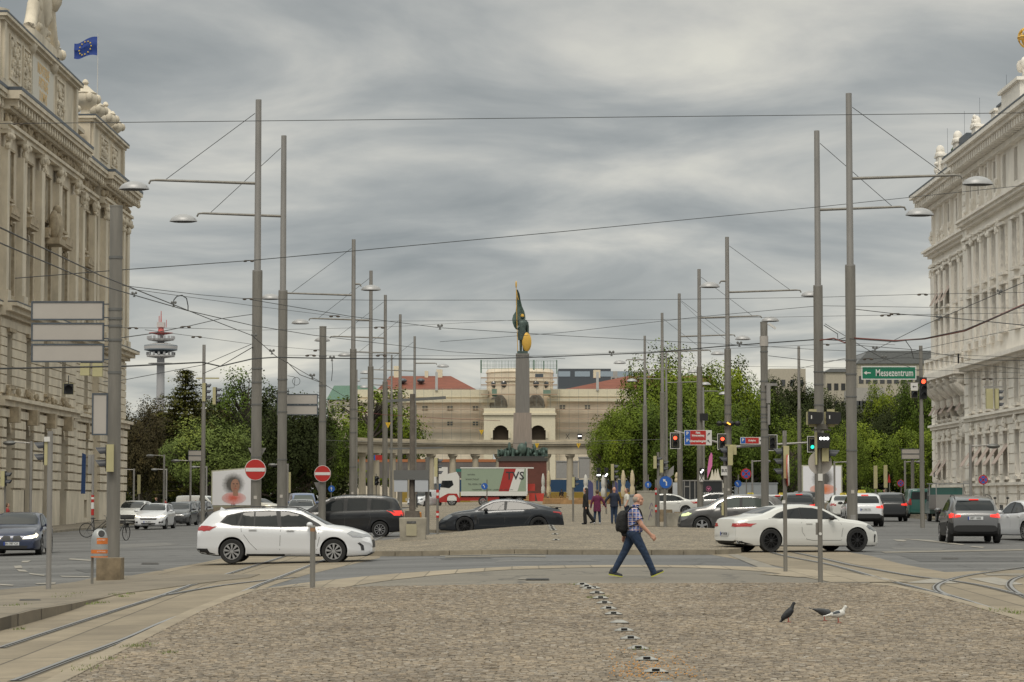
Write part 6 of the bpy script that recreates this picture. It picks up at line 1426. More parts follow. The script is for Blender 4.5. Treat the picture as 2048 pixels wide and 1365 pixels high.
rows=[('A','tallest left lamp pole, the one carrying the nearer no-entry sign',513,90.6,195,543,[(-1,358,3.9)]),('B','second left lamp pole, standing behind the tail of the white estate car roofline',564.5,100,268,583,[(-1,425,3.4)]),('C','left lamp pole with arms to both sides, third in its row',706,139,478,700,[(-1,586,4.0),(1,568,.35)]),('D','fourth left lamp pole, just right of the two-armed one',741,158,541,735,[(-1,637,3.85)]),('E','fifth left lamp pole, with the yellow triangle beside it',770,177,590,765,[(-1,673,3.85)]),('F','sixth left lamp pole',800,195,629,786,[(-1,704,3.7)]),('G','last and shortest of the near left lamp poles',829,222,673,812,[(-1,740,3.7),(1,727,1.9)]),('R1','tallest right lamp pole, next to the green sign',1703,88.6,182,532,[(1,348,3.95)]),('R2','second right lamp pole, with two black signal boxes before it',1638,97.7,258,573,[(1,412,3.4)]),('R3','right lamp pole with arms to both sides, third in its row',1456,137.6,473,700,[(1,580,4.0),(-1,562,.35)]),('R4','fourth right lamp pole, left of the two-armed one',1399.5,157,538,735,[(1,632,3.85)]),('R5','fifth right lamp pole, left of the red parking signs',1359.5,175.6,587,765,[(1,670,3.85)]),('R6','sixth right lamp pole',1325,194,626,786,[(1,701,3.7)]),('R7','last right lamp pole, nearest the soldier column',1290,221,672,812,[(1,738,3.7),(-1,720,1.6)])]
for k,lab,px,Y,yt,ys,arms in rows:
 r=PL[k]=tallpole(lab,px,Y,zpx(yt,Y),zpx(ys,Y),[(s,zpx(a,Y),l)for s,a,l in arms])
for k,r in PL.items():
 if k not in('A','B','R1','R2','C','R3'):continue
 mb=MB()
 for z in(3.2,5.1,5.9,6.4):mb.cyl((0,0,z),(0,0,z+.05),.205,n=20)
 mb.build('clamp',M_insg,r);mb=MB();mb.box(-.09,.09,-.205,-.15,.5,.95);mb.build('access_door',M_pole2,r)
 mb=MB();mb.box(-.06,.05,-.2,-.18,1.7,1.82);mb.build('sticker',M_stk,r)
for lab,px,Y,yt,arms in(('slender lamp pole between the fifth and sixth left poles',783,262,710,[(-1,757,3.2),(-1,770,2.2)]),('slender pole beside the sixth right lamp pole',1333,262,705,[(1,764,3.5),(-1,757,3.0)]),('slender pole beside the third left pole',713,255,740,[(-1,810,3)]),('slender pole beside the fifth right pole',1407,255,775,[(1,783,1.5)])):
 tallpole(lab,px,Y,zpx(yt,Y),zpx(yt,Y)-4,[(s,zpx(a,Y),l)for s,a,l in arms],.13,.10,'slender lamp poles farther off',stays=False)
def stout(label,px,Y,yt,r0,group='stout tram wire poles'):
 b=base(px,Y);r=thing('catenary_pole',label,'pole',b,0,group);H=zpx(yt,Y)-b.z
 mb=MB();mb.cyl((0,0,0),(0,0,H),r0,r0*.93,24);mb.cyl((0,0,H),(0,0,H+.04),r0*.97,n=24);mb.build('shaft',M_pole,r,True,40)
 mb=MB()
 for z in(H*.55,H*.72,H*.86):mb.cyl((0,0,z),(0,0,z+.06),r0*1.03,n=20)
 mb.build('clamp',M_insg,r)
 return r,H
I_,HI=stout('thickest pole on the left, with three blank panels facing away',228.5,57,413,.155)
H_,HH=stout('stout pole with the farther no-entry sign',645,101,655,.15)
K_,HK=stout('stout pole on the right with a camera near its top',1529,100,646,.155)
I_loc=I_.location
mb=MB();mb.cbox((0,0,-.02),(.54,.54,.58));o=mb.build('concrete_block',M_conc,None,loc=tuple(base(223.5,56.2)+Vector((0,0,.24))));tag(o,'stained concrete block at the foot of the thickest left pole','concrete block')
def panel(parent,x0,x1,z0,z1,y,m=None,nm='blank_panel',fr=.035):
 mb=MB();mb.box(x0,x1,y,y+.03,z0,z1);p=mb.build(nm,m or M_signback,parent)
 mb=MB();mb.box(x0-fr,x1+fr,y-.015,y+.045,z1,z1+fr);mb.box(x0-fr,x1+fr,y-.015,y+.045,z0-fr,z0);mb.box(x0-fr,x0,y-.015,y+.045,z0,z1);mb.box(x1,x1+fr,y-.015,y+.045,z0,z1)
 mb.build('panel_frame',M_lead if m is None else M_pole,p);return p
def rel(px,py,L0,Y):
 p=at(px,py,Y);return(p.x-L0.x,p.z-L0.z)
for ya,yb in((606,638),(649,680),(691,722)):
 x0,z1=rel(66,ya,I_loc,57);x1,z0=rel(205,yb,I_loc,57);panel(I_,x0,x1,z0,z1,-.02)
 mb=MB()
 for z in(z0+.03,z1-.03):mb.bar((x1,.02,z),(-.1,.02,z),.025)
 mb.build('panel_bracket',M_lead,I_)
x0,z1=rel(188,790,I_loc,57);x1,z0=rel(213,868,I_loc,57);panel(I_,x0,x1,z0,z1,-.05)
def sig(parent,M,cols,sc=1.0,hs=True,border=False,boxc=None,hoodm=None):
 "signal head; faces local -Y. cols: list of materials or None per lamp, top to bottom. returns housing"
 n=len(cols);p=.30*sc;H=p*n+.05;w=.32*sc
 mb=MB();mb.mi=0;mb.box(-w/2,w/2,0,.17*sc,-H/2,H/2,M);mb.mi=1;mb.box(-w/2+.01,w/2-.01,-.02,-.001,-H/2+.01,H/2-.01,M)
 h=mb.build('signal_housing',[boxc or M_beige,M_sblack],parent)
 if border:mb=MB();t=.03;mb.box(-w/2-.09,w/2+.09,.01,.03,-H/2-.09,H/2+.09,M);mb.build('backing_board',M_sblack,h);mb=MB();mb.box(-w/2-.09-t,-w/2-.09,.0,.04,-H/2-.09,H/2+.09,M);mb.box(w/2+.09,w/2+.09+t,.0,.04,-H/2-.09,H/2+.09,M);mb.box(-w/2-.12,w/2+.12,.0,.04,H/2+.09,H/2+.12,M);mb.box(-w/2-.12,w/2+.12,.0,.04,-H/2-.12,-H/2-.09,M);mb.build('backing_border',M_signw,h)
 for i,c in enumerate(cols):
  z=H/2-.025-p*(i+.5)
  if hs:
   mb=MB();K=10;r=.115*sc;vs=[]
   for k in range(K+1):
    a=-.35+(pi+.7)*k/K;vs+=[(r*cos(a),-.02,z+r*sin(a)),(r*cos(a),-.02-(.17+.09*sin(a))*sc,z+r*sin(a)-.01)]
   mb.add(vs,[(2*k,2*k+1,2*k+3,2*k+2)for k in range(K)],M);mb.build('signal_hood',hoodm or M_hood,h,True)
  mb=MB();mb.cyl((0,-.021,z),(0,-.035,z),.10*sc,n=16);
  for q in range(1):pass
  mb2=MB();mb2.add(mb.v,mb.f,M);mb2.build('signal_lens',c or M_sblack,h)
 return h
def MT(x,y,z,rz=0):return Matrix.Translation((x,y,z))@Matrix.Rotation(radians(rz),4,'Z')
x,z=rel(216,917,I_loc,57);sig(I_,MT(x,-.16,z,-85),[None,None],.95)
mb=MB();x,z=rel(228,740,I_loc,57)
for zz in(640,655,683):mb=MB();q,w=rel(228,zz,I_loc,57);mb.cyl((0,0,w),(0,0,w+.05),.165,n=20);mb.build('clamp',M_insg,I_)
def post(name,label,cat,px,Y,ytop,r=.045,m=None,group=None,pyb=None):
 b=base(px,Y)if pyb is None else gp(px,pyb)
 rr=thing(name,label,cat,b,0,group);H=EYE+(HZ-ytop)*b.y/F-b.z
 mb=MB();mb.cyl((0,0,0),(0,0,H),r,r,14);mb.build('post',m or M_pole2,rr,True,40)
 return rr,H
def disc(parent,x,z,y,rad,m,rz=0,nm='sign_disc',back=None):
 M=MT(x,y,z,rz);mb=MB();v=MB();v.cyl((0,.02,0),(0,0,0),rad,n=32);mb.add(v.v,v.f,M);return mb.build(nm,m,parent,True,30)
def noentry(parent,x,z,y,rad):
 d=disc(parent,x,z,y,rad,M_signw,nm='sign_disc');e=disc(d,x,z,y-.006,rad*.95,M_signr,nm='red_disc');mb=MB();mb.box(x-rad*.90,x+rad*.90,y-.014,y-.007,z-rad*.17,z+rad*.17);mb.build('white_bar',M_signw,d)
def arrow(parent,x,z,y,s,ang=0,m=None,bend=0):
 M=Matrix.Translation((x,y,z))@Matrix.Rotation(radians(ang),4,'Y')
 mb=MB()
 if bend:mb.prism([(s*.10,-s*.6),(s*.10,s*.05),(-s*.25,s*.35),(-s*.12,s*.5),(-s*.62,s*.58),(-s*.55,s*.05),(-s*.42,s*.2),(-s*.12,-s*.02),(-s*.12,-s*.6)],'y',-.004,0,M)
 else:mb.prism([(-s*.11,-s*.7),(s*.11,-s*.7),(s*.11,s*.1),(s*.38,s*.1),(0,s*.7),(-s*.38,s*.1),(-s*.11,s*.1)],'y',-.004,0,M)
 mb.build('arrow',m or M_signw,parent)
r,H=post('signal_post','slim grey post with a black and beige signal head on the left pavement','traffic light',97,45,863,.055,pyb=1180)
bl=r.location;x,z=rel(90,905,bl,bl.y);sig(r,MT(x-.02,.1,z,-85),[None,None],.80)
mb=MB();x,z=rel(95,879,bl,bl.y);mb.cbox((x,0,z),(.12,.12,.1));mb.build('detector',M_signw,r)
b=gp(184,1170);r=thing('waste_bin','silver waste bin with orange bands on a thin post','bin',b);s=F/b.y
mb=MB();mb.cyl((-.0,0,0),(-.0,0,.62),.03,n=8);mb.build('post',M_pole,r,True)
mb=MB();zc=.60;W_=.175
mb.lathe([(0,zc),(W_,zc),(W_,zc+.36),(W_*.97,zc+.42),(W_*.84,zc+.50),(W_*.6,zc+.56),(W_*.3,zc+.59),(0,zc+.6)],(.15,0,0),24);mb.build('bin_body',mat('bin_silver',(.36,.37,.37),.4,.4,var=.1),r,True,50)
M_or=mat('bin_orange',(.62,.17,.03),.5)
mb=MB();mb.lathe([(W_+.003,zc+.07),(W_+.003,zc+.15)],(.15,0,0),24);mb.lathe([(W_+.003,zc+.27),(W_+.003,zc+.40)],(.15,0,0),12,a0=-pi*.55,a1=.1);mb.lathe([(W_+.01,zc-.015),(W_+.01,zc+.01)],(.15,0,0),24);mb.build('orange_band',M_or,r,True)
mb=MB();v=MB();v.cyl((0,0,0),(0,-.02,0),.072,n=18);mb.add(v.v,v.f,Matrix.Translation((.21,-.125,zc+.49))@Matrix.Rotation(radians(-30),4,'X')@Matrix.Rotation(radians(20),4,'Z'));mb.build('opening',M_sblack,r)
text('DEIN MIST',.048,M_signw,r,Matrix.Translation((.22,-.178,zc+.355)),squeeze=.8);text('FEUERWEHR',.036,M_signw,r,Matrix.Translation((.22,-.178,zc+.11)),squeeze=.9)
b=gp(625,1178);r=thing('bollard','short steel bollard at the near edge of the setts','bollard',b)
hb=124*b.y/F;mb=MB();mb.cyl((0,0,0),(0,0,hb),.052,n=18);mb.cyl((0,0,hb),(0,0,hb+.015),.052,.035,n=18);mb.build('tube',mat('brushed_steel',(.30,.29,.27),.35,.7,var=.1,scale=3,stretch=(1,1,.2)),r,True,40)
mb=MB();mb.cyl((0,0,hb-.10),(0,0,hb-.03),.0535,n=18);mb.build('rust_band',mat('bollard_band',(.30,.17,.09),.6),r,True);mb=MB();mb.cbox((.062,0,hb-.17),(.02,.04,.18));mb.build('lock_plate',M_pole2,r)
r,H=post('signal_post','beige-boxed signal post with an edge-on no-entry sign right of the walking man','traffic light',1571,49.5,862,.045,M_pole,pyb=1145)
bl=r.location;x,z=rel(1560,925,bl,bl.y);sig(r,MT(x+.06,-.02,z,-88),[None,None,None],.74)
x,z=rel(1574,940,bl,bl.y);disc(r,x+.02,z,.0,.36,M_signr,82);d=disc(r,x+.045,z,.0,.35,M_signw,82,'sign_back');mb=MB();mb.box(-.33,.33,-.008,0,-.06,.06,MT(x+.012,-.02,z,82));mb.build('white_bar',M_signw,r)
x,z=rel(1569,868,bl,bl.y);mb=MB();mb.cbox((x,0,z),(.08,.08,.12));mb.build('detector',M_pole2,r)
x,z=rel(1567,1004,bl,bl.y);mb=MB();mb.cbox((x,-.05,z),(.07,.01,.07),Matrix.Rotation(0,4,'Y'));mb.build('sticker',M_signw,r)
b=gp(1641,1166);r=thing('tram_signal_post','slim post carrying a black tram signal with three white lights','traffic light',b)
Yb=b.y;H=EYE+(HZ-835)*Yb/F-b.z;mb=MB();mb.cyl((0,0,0),(0,0,H-.15),.048,n=14);mb.build('post',M_pole,r,True,40)
def rb(px,py):p=at(px,py,Yb);return p.x-b.x,p.z-b.z
for px0 in(1614,1650):
 x,z=rb(px0,837);mb=MB();s_=Yb/F
 mb.box(x-.002,x+26*s_,-.02,.12,z-13*s_,z+13*s_);h=mb.build('signal_box',M_beige,r)
 mb=MB();mb.prism([(x+1*s_,z-12*s_),(x+25*s_,z-12*s_),(x+29*s_,z-4*s_),(x+29*s_,z+11*s_),(x+1*s_,z+13*s_)],'y',-.25,-.03);mb.build('signal_hood',M_sblack,h)
 mb=MB();mb.box(x+5*s_,x+19*s_,-.02,.1,z+13*s_,z+18*s_);mb.box(x+5*s_,x+19*s_,-.02,.1,z-17*s_,z-13*s_);mb.build('mounting',M_beige,h)
 mb=MB();mb.box(x+5*s_,x+7*s_,-.256,-.25,z-2*s_,z+5*s_);mb.build('lens_glint',M_signw,h)
x,z=rb(1624,860);x2,_=rb(1662,860);mb=MB();mb.bar((x,.05,z),(x2,.05,z),.03);mb.cbox((x+.2,.0,z+.06),(.22,.12,.10));mb.build('crossbar',M_pole,r)
x,z=rb(1641,882);s_=Yb/F;mb=MB();mb.prism([(x-8*s_,z-15*s_),(x+14*s_,z-15*s_),(x+17*s_,z),(x+15*s_,z+14*s_),(x-8*s_,z+16*s_)],'y',-.22,.02);h=mb.build('tram_signal_box',M_sblack,r)
for k in range(3):mb=MB();mb.cyl((x-2*s_+k*6.6*s_,-.225,z+4*s_),(x-2*s_+k*6.6*s_,-.235,z+4*s_),2.9*s_,n=14);mb.build('signal_lens',ON_W,h)
mb=MB();mb.box(x-11*s_,x-8*s_,-.1,.05,z-48*s_,z+17*s_);mb.box(x+3*s_,x+8*s_,-.08,.06,z-38*s_,z-16*s_);mb.build('signal_housing',M_beige,r)
sig(r,MT(x+16*s_,.02,z-27*s_,85),[None],.78)
x,z=rb(1641,926);disc(r,x,z,.06,.235,M_signback,0)
x,z=rb(1640,955);mb=MB();mb.box(x-.045,x+.045,-.06,-.05,z-.07,z+.07);mb.build('sticker',M_signw,r)
x,z=rb(1640,1068);mb=MB();mb.cyl((x,-.05,z),(x,-.065,z),.03,n=12);mb.build('button',M_signw,r);mb=MB();mb.box(x-.08,x-.05,-.04,.04,z-.02,z+.22);mb.build('push_box',M_pole,r)
for pole,px,py,Y,rad,lab in((PL['A'],512,940,90.6,.385,''),(H_,646,948,101,.335,'')):
 bl=pole.location;x,z=rel(px,py,bl,Y);noentry(pole,x,z,-.24,rad)
bl=PL['A'].location;x,z=rel(513,905,bl,90.6);mb=MB();mb.prism([(x-.33,z+.16),(x+.33,z+.16),(x,z-.42)],'y',.2,.22);mb.build('triangle_back',M_pole2,PL['A'])
bl=H_.location;x,z=rel(636,975,bl,101);mb=MB();mb.prism([(x-.18,z+.2),(x+.1,z+.2),(x+.05,z-.3)],'y',.2,.22);mb.build('triangle_back',M_pole2,H_)
for ya,yb,in((790,808),(812,829)):
 x0,z1=rel(556,ya,bl,101);x1,z0=rel(634,yb,bl,101);panel(H_,x0,x1,z0,z1,-.02)
mb=MB();x0,z0=rel(634,791,bl,101);mb.bar((x0,0,z0),(0,0,z0),.04);x0,z0=rel(634,829,bl,101);mb.bar((x0,0,z0),(0,0,z0),.04);mb.build('panel_bracket',M_lead,H_)
bl=K_.location;mb=MB();x,z=rel(1529,683,bl,100);mb.cyl((0,0,z-.2),(0,0,z+.2),.17,n=20);mb.build('antenna_sleeve',M_signback,K_,True,40)
mb=MB();x,z=rel(1543,655,bl,100);mb.bar((.1,0,z+.1),(x,0,z+.1),.03);mb.bar((x-.12,-.1,z+.14),(x+.16,-.1,z-.06),.09);mb.build('camera',M_signw,K_)
mb=MB();x,z=rel(1542,770,bl,100);mb.box(.0,.5,-.25,.0,z-.05,z+.05);mb.box(.06,.22,-.26,-.1,z-.75,z+.0);mb.box(.1,.2,-.26,-.1,z-1.6,z-.8);mb.build('pipe_fitting',M_pole2,K_);mb=MB()
for k in range(7):mb.cyl((0,0,z-.3-k*.3),(0,0,z-.26-k*.3),.168,n=18)
mb.build('clamp',M_insg,K_)
def armsig(pole,Y,px,py,cols,sc,border,rz=0):
 bl=pole.location;x,z=rel(px,py,bl,Y);return sig(pole,MT(x,-.15,z,rz),cols,sc,True,border)
R3,R4=PL['R3'],PL['R4']
bl=R3.location;x0,z0=rel(1349,873,bl,137.6);x1,z1=rel(1456,891,bl,137.6);x2,z2=rel(1456,895,bl,137.6);x3,z3=rel(1625,885,bl,137.6)
mb=MB();mb.cyl((x0,0,z0+.3),(x1,0,z1),.05,.07,8);mb.cyl((x2,0,z2),(x3,0,z3),.08,.05,8);mb.build('signal_arm',M_pole2,R3,True)
armsig(R3,137.6,1350,882,[ON_R,None],1.0,True);armsig(R3,137.6,1444.5,884,[ON_R,None],1.0,True);armsig(R3,137.6,1624,889,[None,ON_G],1.0,True);armsig(R3,137.6,1544,886,[None,None],1.0,True)
def guide(pole,Y,px0,px1,ya,yb,rowsd,yo=-.2,nm='parking_sign'):
 bl=pole.location;x0,zt=rel(px0,ya,bl,Y);x1,zb=rel(px1,yb,bl,Y);n=len(rowsd)
 mb=MB();mb.box(x0-.03,x1+.03,yo+.01,yo+.05,zb-.03,zt+.03);s0=mb.build(nm,M_signw,pole)
 h=(zt-zb)/n
 for i,(tx,an)in enumerate(rowsd):
  z1=zt-h*i;z0=z1-h+.01;w=x1-x0;mb=MB();mb.box(x0,x0+w*.2,yo-.001,yo+.008,z0,z1);mb.build('blue_field',M_signb,s0);mb=MB();mb.box(x0+w*.2+.01,x1-w*.2,yo-.001,yo+.008,z0,z1);mb.build('red_field',M_signr,s0)
  text('P',h*.62,M_signw,s0,Matrix.Translation((x0+w*.1,yo-.004,(z0+z1)/2+h*.08)),bold=.01)
  text(tx,h*.40 if '\n' in tx else h*.42,M_signw,s0,Matrix.Translation((x0+w*.5,yo-.004,(z0+z1)/2)),squeeze=.72,bold=.008)
  arrow(s0,x1-w*.10,(z0+z1)/2,yo,h*.38,an,M_txt)
guide(R3,137.6,1369,1422,862,890,[('Palais\nSchwarzenberg',45),('Schwarzenbergplatz',-45)])
guide(R3,137.6,1481,1526,876,888,[('Karlsplatz',-90)])
bl=R3.location;x,z=rel(1456,848,bl,137.6)
mb=MB();
for k in(-1.5,-.5,.5,1.5):mb.ell((x+k*.33,-.3,z),(.17,.15,.14),n=10,m=7)
h=mb.build('tram_signal_box',M_sblack,R3,True);mb=MB();mb.bar((x-.09,-.47,z+.06),(x+.09,-.47,z-.06),.07);mb.build('signal_lens',ON_Y,h)
bl=R4.location;x,z=rel(1403,943,bl,157);mb=MB();mb.box(x-.15,x+.15,-.42,-.25,z-.2,z+.2);h=mb.build('tram_signal_box',M_sblack,R4)
for dx,dz in((-.05,-.06),(.05,.06)):mb=MB();mb.cyl((x+dx,-.43,z+dz),(x+dx,-.44,z+dz),.06,n=12);mb.build('signal_lens',ON_W,h)
x,z=rel(1402.5,956,bl,157);mb=MB();mb.box(x-.15,x+.15,-.3,-.28,z-.24,z+.24);h=mb.build('cross_board',M_signw,R4);mb=MB();mb.bar((x-.13,-.305,z-.22),(x+.13,-.305,z+.22),.03);mb.bar((x+.13,-.305,z-.22),(x-.13,-.305,z+.22),.03);mb.build('cross',M_txt,h)
x,z=rel(1411,834,bl,157);mb=MB();mb.box(-.0,.5,-.3,-.1,z-.25,z+.2,Matrix.Rotation(0,4,'Y'));mb.build('loudspeaker',M_sblack,R4)
r,H=post('bus_signal_post','post with a white BUS plate under a beige signal','traffic light',1450,97,893,.07,M_pole,pyb=None)
bl=r.location;x,z=rel(1447,912,bl,97);sig(r,MT(x+.12,-.1,z,-82),[None,None],1.15)
x,z=rel(1448,942,bl,97);mb=MB();mb.box(x-.12,x+.12,-.11,-.09,z-.18,z+.18);h=mb.build('bus_plate',M_signw,r);text('BUS',.17,M_txt,h,Matrix.Translation((x,-.115,z)),squeeze=.7,bold=.004)
x,z=rel(1466,900,bl,97);mb=MB();mb.box(x-.13,x+.13,-.1,.1,z-.19,z+.19);mb.bar((0,0,z+.18),(x,0,z+.18),.03);mb.build('signal_box',M_beige,r)
x,z=rel(1445,1018,bl,97);mb=MB();mb.box(x-.04,x+.04,-.1,.0,z-.25,z+.25);mb.build('push_box',M_beige,r)
for px,Y,yt,lab,hx,cols in((1316,112,905,'signal post just left of the blue bent-arrow sign',1313,[None,None]),(1329,111,912,'signal post carrying the blue bent-arrow sign',1326,[None,None])):
 r,H=post('signal_post',lab,'traffic light',px,Y,yt,.06,M_pole);bl=r.location
 x,z=rel(hx,925 if px<1320 else 933,bl,Y);sig(r,MT(x+(.02),-.05,z,80),cols,.85)
 if px>1320:
  x,z=rel(1331,965,bl,Y);disc(r,x,z,-.08,.27,M_signb);arrow(r,x+.04,z,-.085,.25,0,M_signw,1);disc(r,x-.02,z,.07,.36,M_pole2)
  x,z=rel(1338,945,bl,Y);mb=MB();mb.prism([(x-.2,z-.05),(x+.22,z+.3),(x+.2,z-.1),(x,z-.25)],'y',-.0,.01);mb.build('triangle_back',M_pole2,r)
def striped(name,lab,px,Y,yt,bands,group='red and white striped posts'):
 r,H=post(name,lab,'post',px,Y,yt,.045,M_pole,group);bl=r.location
 for ya,yb in bands:
  x,z1=rel(px,ya,bl,Y);_,z0=rel(px,yb,bl,Y);n=3
  mb=MB();mb.cyl((0,0,z0),(0,0,z1),.052,n=12);b_=mb.build('white_band',M_signw,r,True,40);mb=MB()
  for k in(0,2):mb.cyl((0,0,z0+(z1-z0)*k/n),(0,0,z0+(z1-z0)*(k+1)/n),.055,n=12)
  mb.build('red_band',M_signr,b_,True,40)
 return r
striped('marker_post','red and white banded post left of the concrete pillar signals',1311.5,113,960,[(976,990),(1010,1025)])
r=striped('signal_post','red and white banded signal post in front of the sports saloon bonnet',875.5,93,918,[(980,997),(1022,1036)]);r['category']='traffic light'
bl=r.location;x,z=rel(870,935,bl,93);sig(r,MT(x+.1,0,z,88),[None,None,None],.72)
r,H=post('signal_post','plain grey post left of the banded signal post','post',855,105,915,.09,M_pole)
r,H=post('signal_post','thin post left of the waiting pedestrians with a signal seen edge-on','traffic light',1146,128,950,.05,M_pole);bl=r.location;x,z=rel(1150,965,bl,128);sig(r,MT(x,0,z,80),[None,None],.8)
for px,py,Y,lab,bend,yt,ang in((1296,970,150,'blue disc sign with a straight white arrow',0,955,0),(1476,968,140,'blue disc sign with a bent arrow beneath the parking sign',1,955,0),(969,973,150,'blue disc sign with a white arrow before the lorry',1,965,0),(663,978,190,'small blue disc sign beside the colonnade pavilion',0,970,0)):
 r,H=post('direction_sign',lab,'road sign',px+(5 if px==969 else 0),Y,yt-5,.035,M_pole,'blue direction signs');bl=r.location;x,z=rel(px,py,bl,Y);d=disc(r,x,z,-.05,6.6*Y/F if px<1400 else 7*Y/F,M_signb);arrow(d,x,z,-.056,5.5*Y/F,ang,M_signw,bend)
def nostop(lab,px,py,Y,rad,yt=None):
 r,H=post('no_stopping_sign',lab,'road sign',px,Y,py-rad-2,.03,M_pole,'blue and red no stopping signs');bl=r.location;x,z=rel(px,py,bl,Y);R=rad*Y/F
 d=disc(r,x,z,-.05,R,M_signr,nm='sign_disc');disc(d,x,z,-.056,R*.78,M_signb,nm='blue_disc');mb=MB()
 for a in(45,-45):mb.box(-R*.8,R*.8,-.062,-.058,-R*.1,R*.1,Matrix.Translation((x,0,z))@Matrix.Rotation(radians(a),4,'Y'))
 mb.build('red_cross',M_signr,d)
nostop('no stopping sign just left of the stout pole with the camera',1492,948,145,10.5);nostop('small no stopping sign above the green van',1801,967,170,7);nostop('no stopping sign against the white facade',1966,960,110,9.5)
r,H=post('warning_sign','slender red and white triangle sign seen obliquely by the right hedge','road sign',1778,165,950,.03,M_pole);bl=r.location;x,z=rel(1778,958,bl,165);mb=MB();mb.prism([(x-.1,z-.25),(x+.1,z-.25),(x,z+.35)],'y',-.05,-.03);mb.build('triangle',M_signr,r)
for px,py,Y,lab in((776,851,170,'yellow triangle sign by the fifth left pole'),(963,865,200,'yellow triangle tag hanging before the left arch'),(1074,892,210,'yellow triangle tag right of the column shaft'),(1157,892,210,'yellow triangle tag above the right columns')):
 p=at(px,py,Y);q=(5.5 if py<870 and px<900 else 4.6)*Y/F;r=thing('wire_tag',lab,'sign',p,0,'yellow triangle tags on the tram wires');mb=MB();mb.prism([(-q,q),(q,q),(0,-q*1.1)],'y',-.01,.01);h=mb.build('triangle',M_signy,r);mb=MB();mb.prism([(-q*.1,q*.6),(q*.15,q*.6),(0,-q*.5)],'y',-.016,-.011);mb.build('symbol',M_txt,h);mb=MB();mb.cyl((0,0,q),(0,0,q+.3),.012,n=4);mb.build('hanger',M_cable,r)
r,H=post('sign_mast','mast with the green Messezentrum arrow sign and a red traffic light','road sign',1843,118,692,.085,M_pole);bl=r.location;Y=118
x0,z1=rel(1722,733,bl,Y);x1,z0=rel(1832,760,bl,Y)
mb=MB();mb.box(x0,x1,-.12,-.08,z0,z1);d=mb.build('sign_board',M_signw,r);mb=MB();mb.box(x0+.05,x1-.05,-.126,-.121,z0+.05,z1-.05);mb.build('green_field',M_signg,d)
text('Messezentrum',.46,M_signw,d,Matrix.Translation(((x0+x1)/2+.26,-.13,(z0+z1)/2-.01)),squeeze=.66,bold=.006);arrow(d,x0+.27,(z0+z1)/2,-.13,.24,-90,M_signw)
mb=MB();mb.bar((x1-.4,0,z0-.15),(0,0,z0-.15),.08);mb.bar((x0+.5,0,z1-.2),(0,0,z1-.2),.05);mb.build('arm',M_pole,r)
x,z=rel(1846,777,bl,Y);sig(r,MT(x,-.12,z,0),[ON_R,None,None],1.05,True,False,M_sblack)
x,z=rel(1828,789,bl,Y);sig(r,MT(x,-.12,z,0),[None],1.0,True,False,M_beige)
x,z=rel(1828,774,bl,Y);mb=MB();mb.box(x-.17,x+.17,-.1,-.08,z-.18,z+.18);h=mb.build('arrow_plate',M_signw,r);arrow(h,x,z,-.102,.14,-90,M_txt)
mb=MB();x,z=rel(1843,830,bl,Y);mb.cyl((0,0,0),(0,0,z),.11,n=14);mb.build('lower_sleeve',M_pole,r,True,40)
for px,py,Y,lab,cols,rz in((1992,798,105,'beige signal cluster hanging before the white facade',[None,None,None],88),):
 p=at(px,py,Y);r=thing('hanging_signal',lab,'traffic light',p);sig(r,MT(.1,0,0,rz),cols,.88);sig(r,MT(-.28,.1,0,185),cols,.88);mb=MB();mb.bar((-.5,0,.5),(.3,0,.5),.06);mb.cyl((-.1,0,.5),(-.1,0,.85),.02);mb.build('hanger',M_pole2,r)
r,H=post('signal_mast','thin mast with beige signal boxes above the sage tree','traffic light',407,130,690,.085,M_pole2);bl=r.location;Y=130
x,z=rel(416,785,bl,Y);sig(r,MT(x-.1,0,z,86),[None,None,None],1.0);x,z=rel(432,792,bl,Y);sig(r,MT(x,.1,z,86),[None,None,None],.95);mb=MB();q,w=rel(407,757,bl,Y);mb.bar((-.4,0,w),(.8,0,w),.07);mb.build('arm',M_beige,r)
mb=MB();q,w=rel(407,820,bl,Y);mb.cyl((0,0,0),(0,0,w),.11,n=14);mb.build('lower_sleeve',M_pole,r,True,40)
p=at(137,778,75);r=thing('hanging_signal','small black and beige signal hanging before the sandstone facade','traffic light',p);sig(r,MT(0,0,0,10),[None],.95);mb=MB();mb.cyl((0,0,.15),(0,0,.4),.015);mb.build('hanger',M_cable,r)
p=at(180,740,75);r=thing('hanging_signal','pair of beige boxes hanging under the blank panels','traffic light',p);mb=MB();mb.box(-.3,-.02,0,.2,-.17,.2);mb.build('signal_box',M_beige,r);mb=MB();mb.box(.07,.36,0,.2,-.2,.2);mb.build('signal_box',M_beige,r);mb=MB();mb.bar((-.3,.1,.22),(.36,.1,.22),.03);mb.build('hanger',M_cable,r)
for px,py,Y,lab,cols,rz in((12,958,120,'signal at the extreme left edge by the sandstone wall',[None,None],85),(1228,945,165,'beige signal box edge-on right of the white bar signals',[None,None,None],85),(753,962,200,'small signal beside the left row of poles',[None,None],30)):
 b_=base(px,Y);r,H=post('signal_post',lab,'traffic light',px,Y,py-14 if py>900 else py-8,.05,M_pole,'distant signals');bl=r.location;x,z=rel(px,py,bl,Y);sig(r,MT(x,-.1,z,rz),cols,1.15 if py>900 else 1.3,True,False,M_sblack if rz==0 else None)
def smalllamp(lab,px,Y,yt,sg,group='small curved-arm park lamps'):
 r,H=post('park_lamp',lab,'street lamp',px,Y,yt,.075,M_pole2,group)
 mb=MB();mb.cyl((0,0,H-.1),(sg*.9,0,H-.05),.04,n=6);mb.build('lamp_arm',M_pole2,r);mb=MB();mb.ell((sg*1.15,0,H-.1),(.34,.18,.13),n=10,m=6);mb.build('lamp_shade',M_insg,r,True)
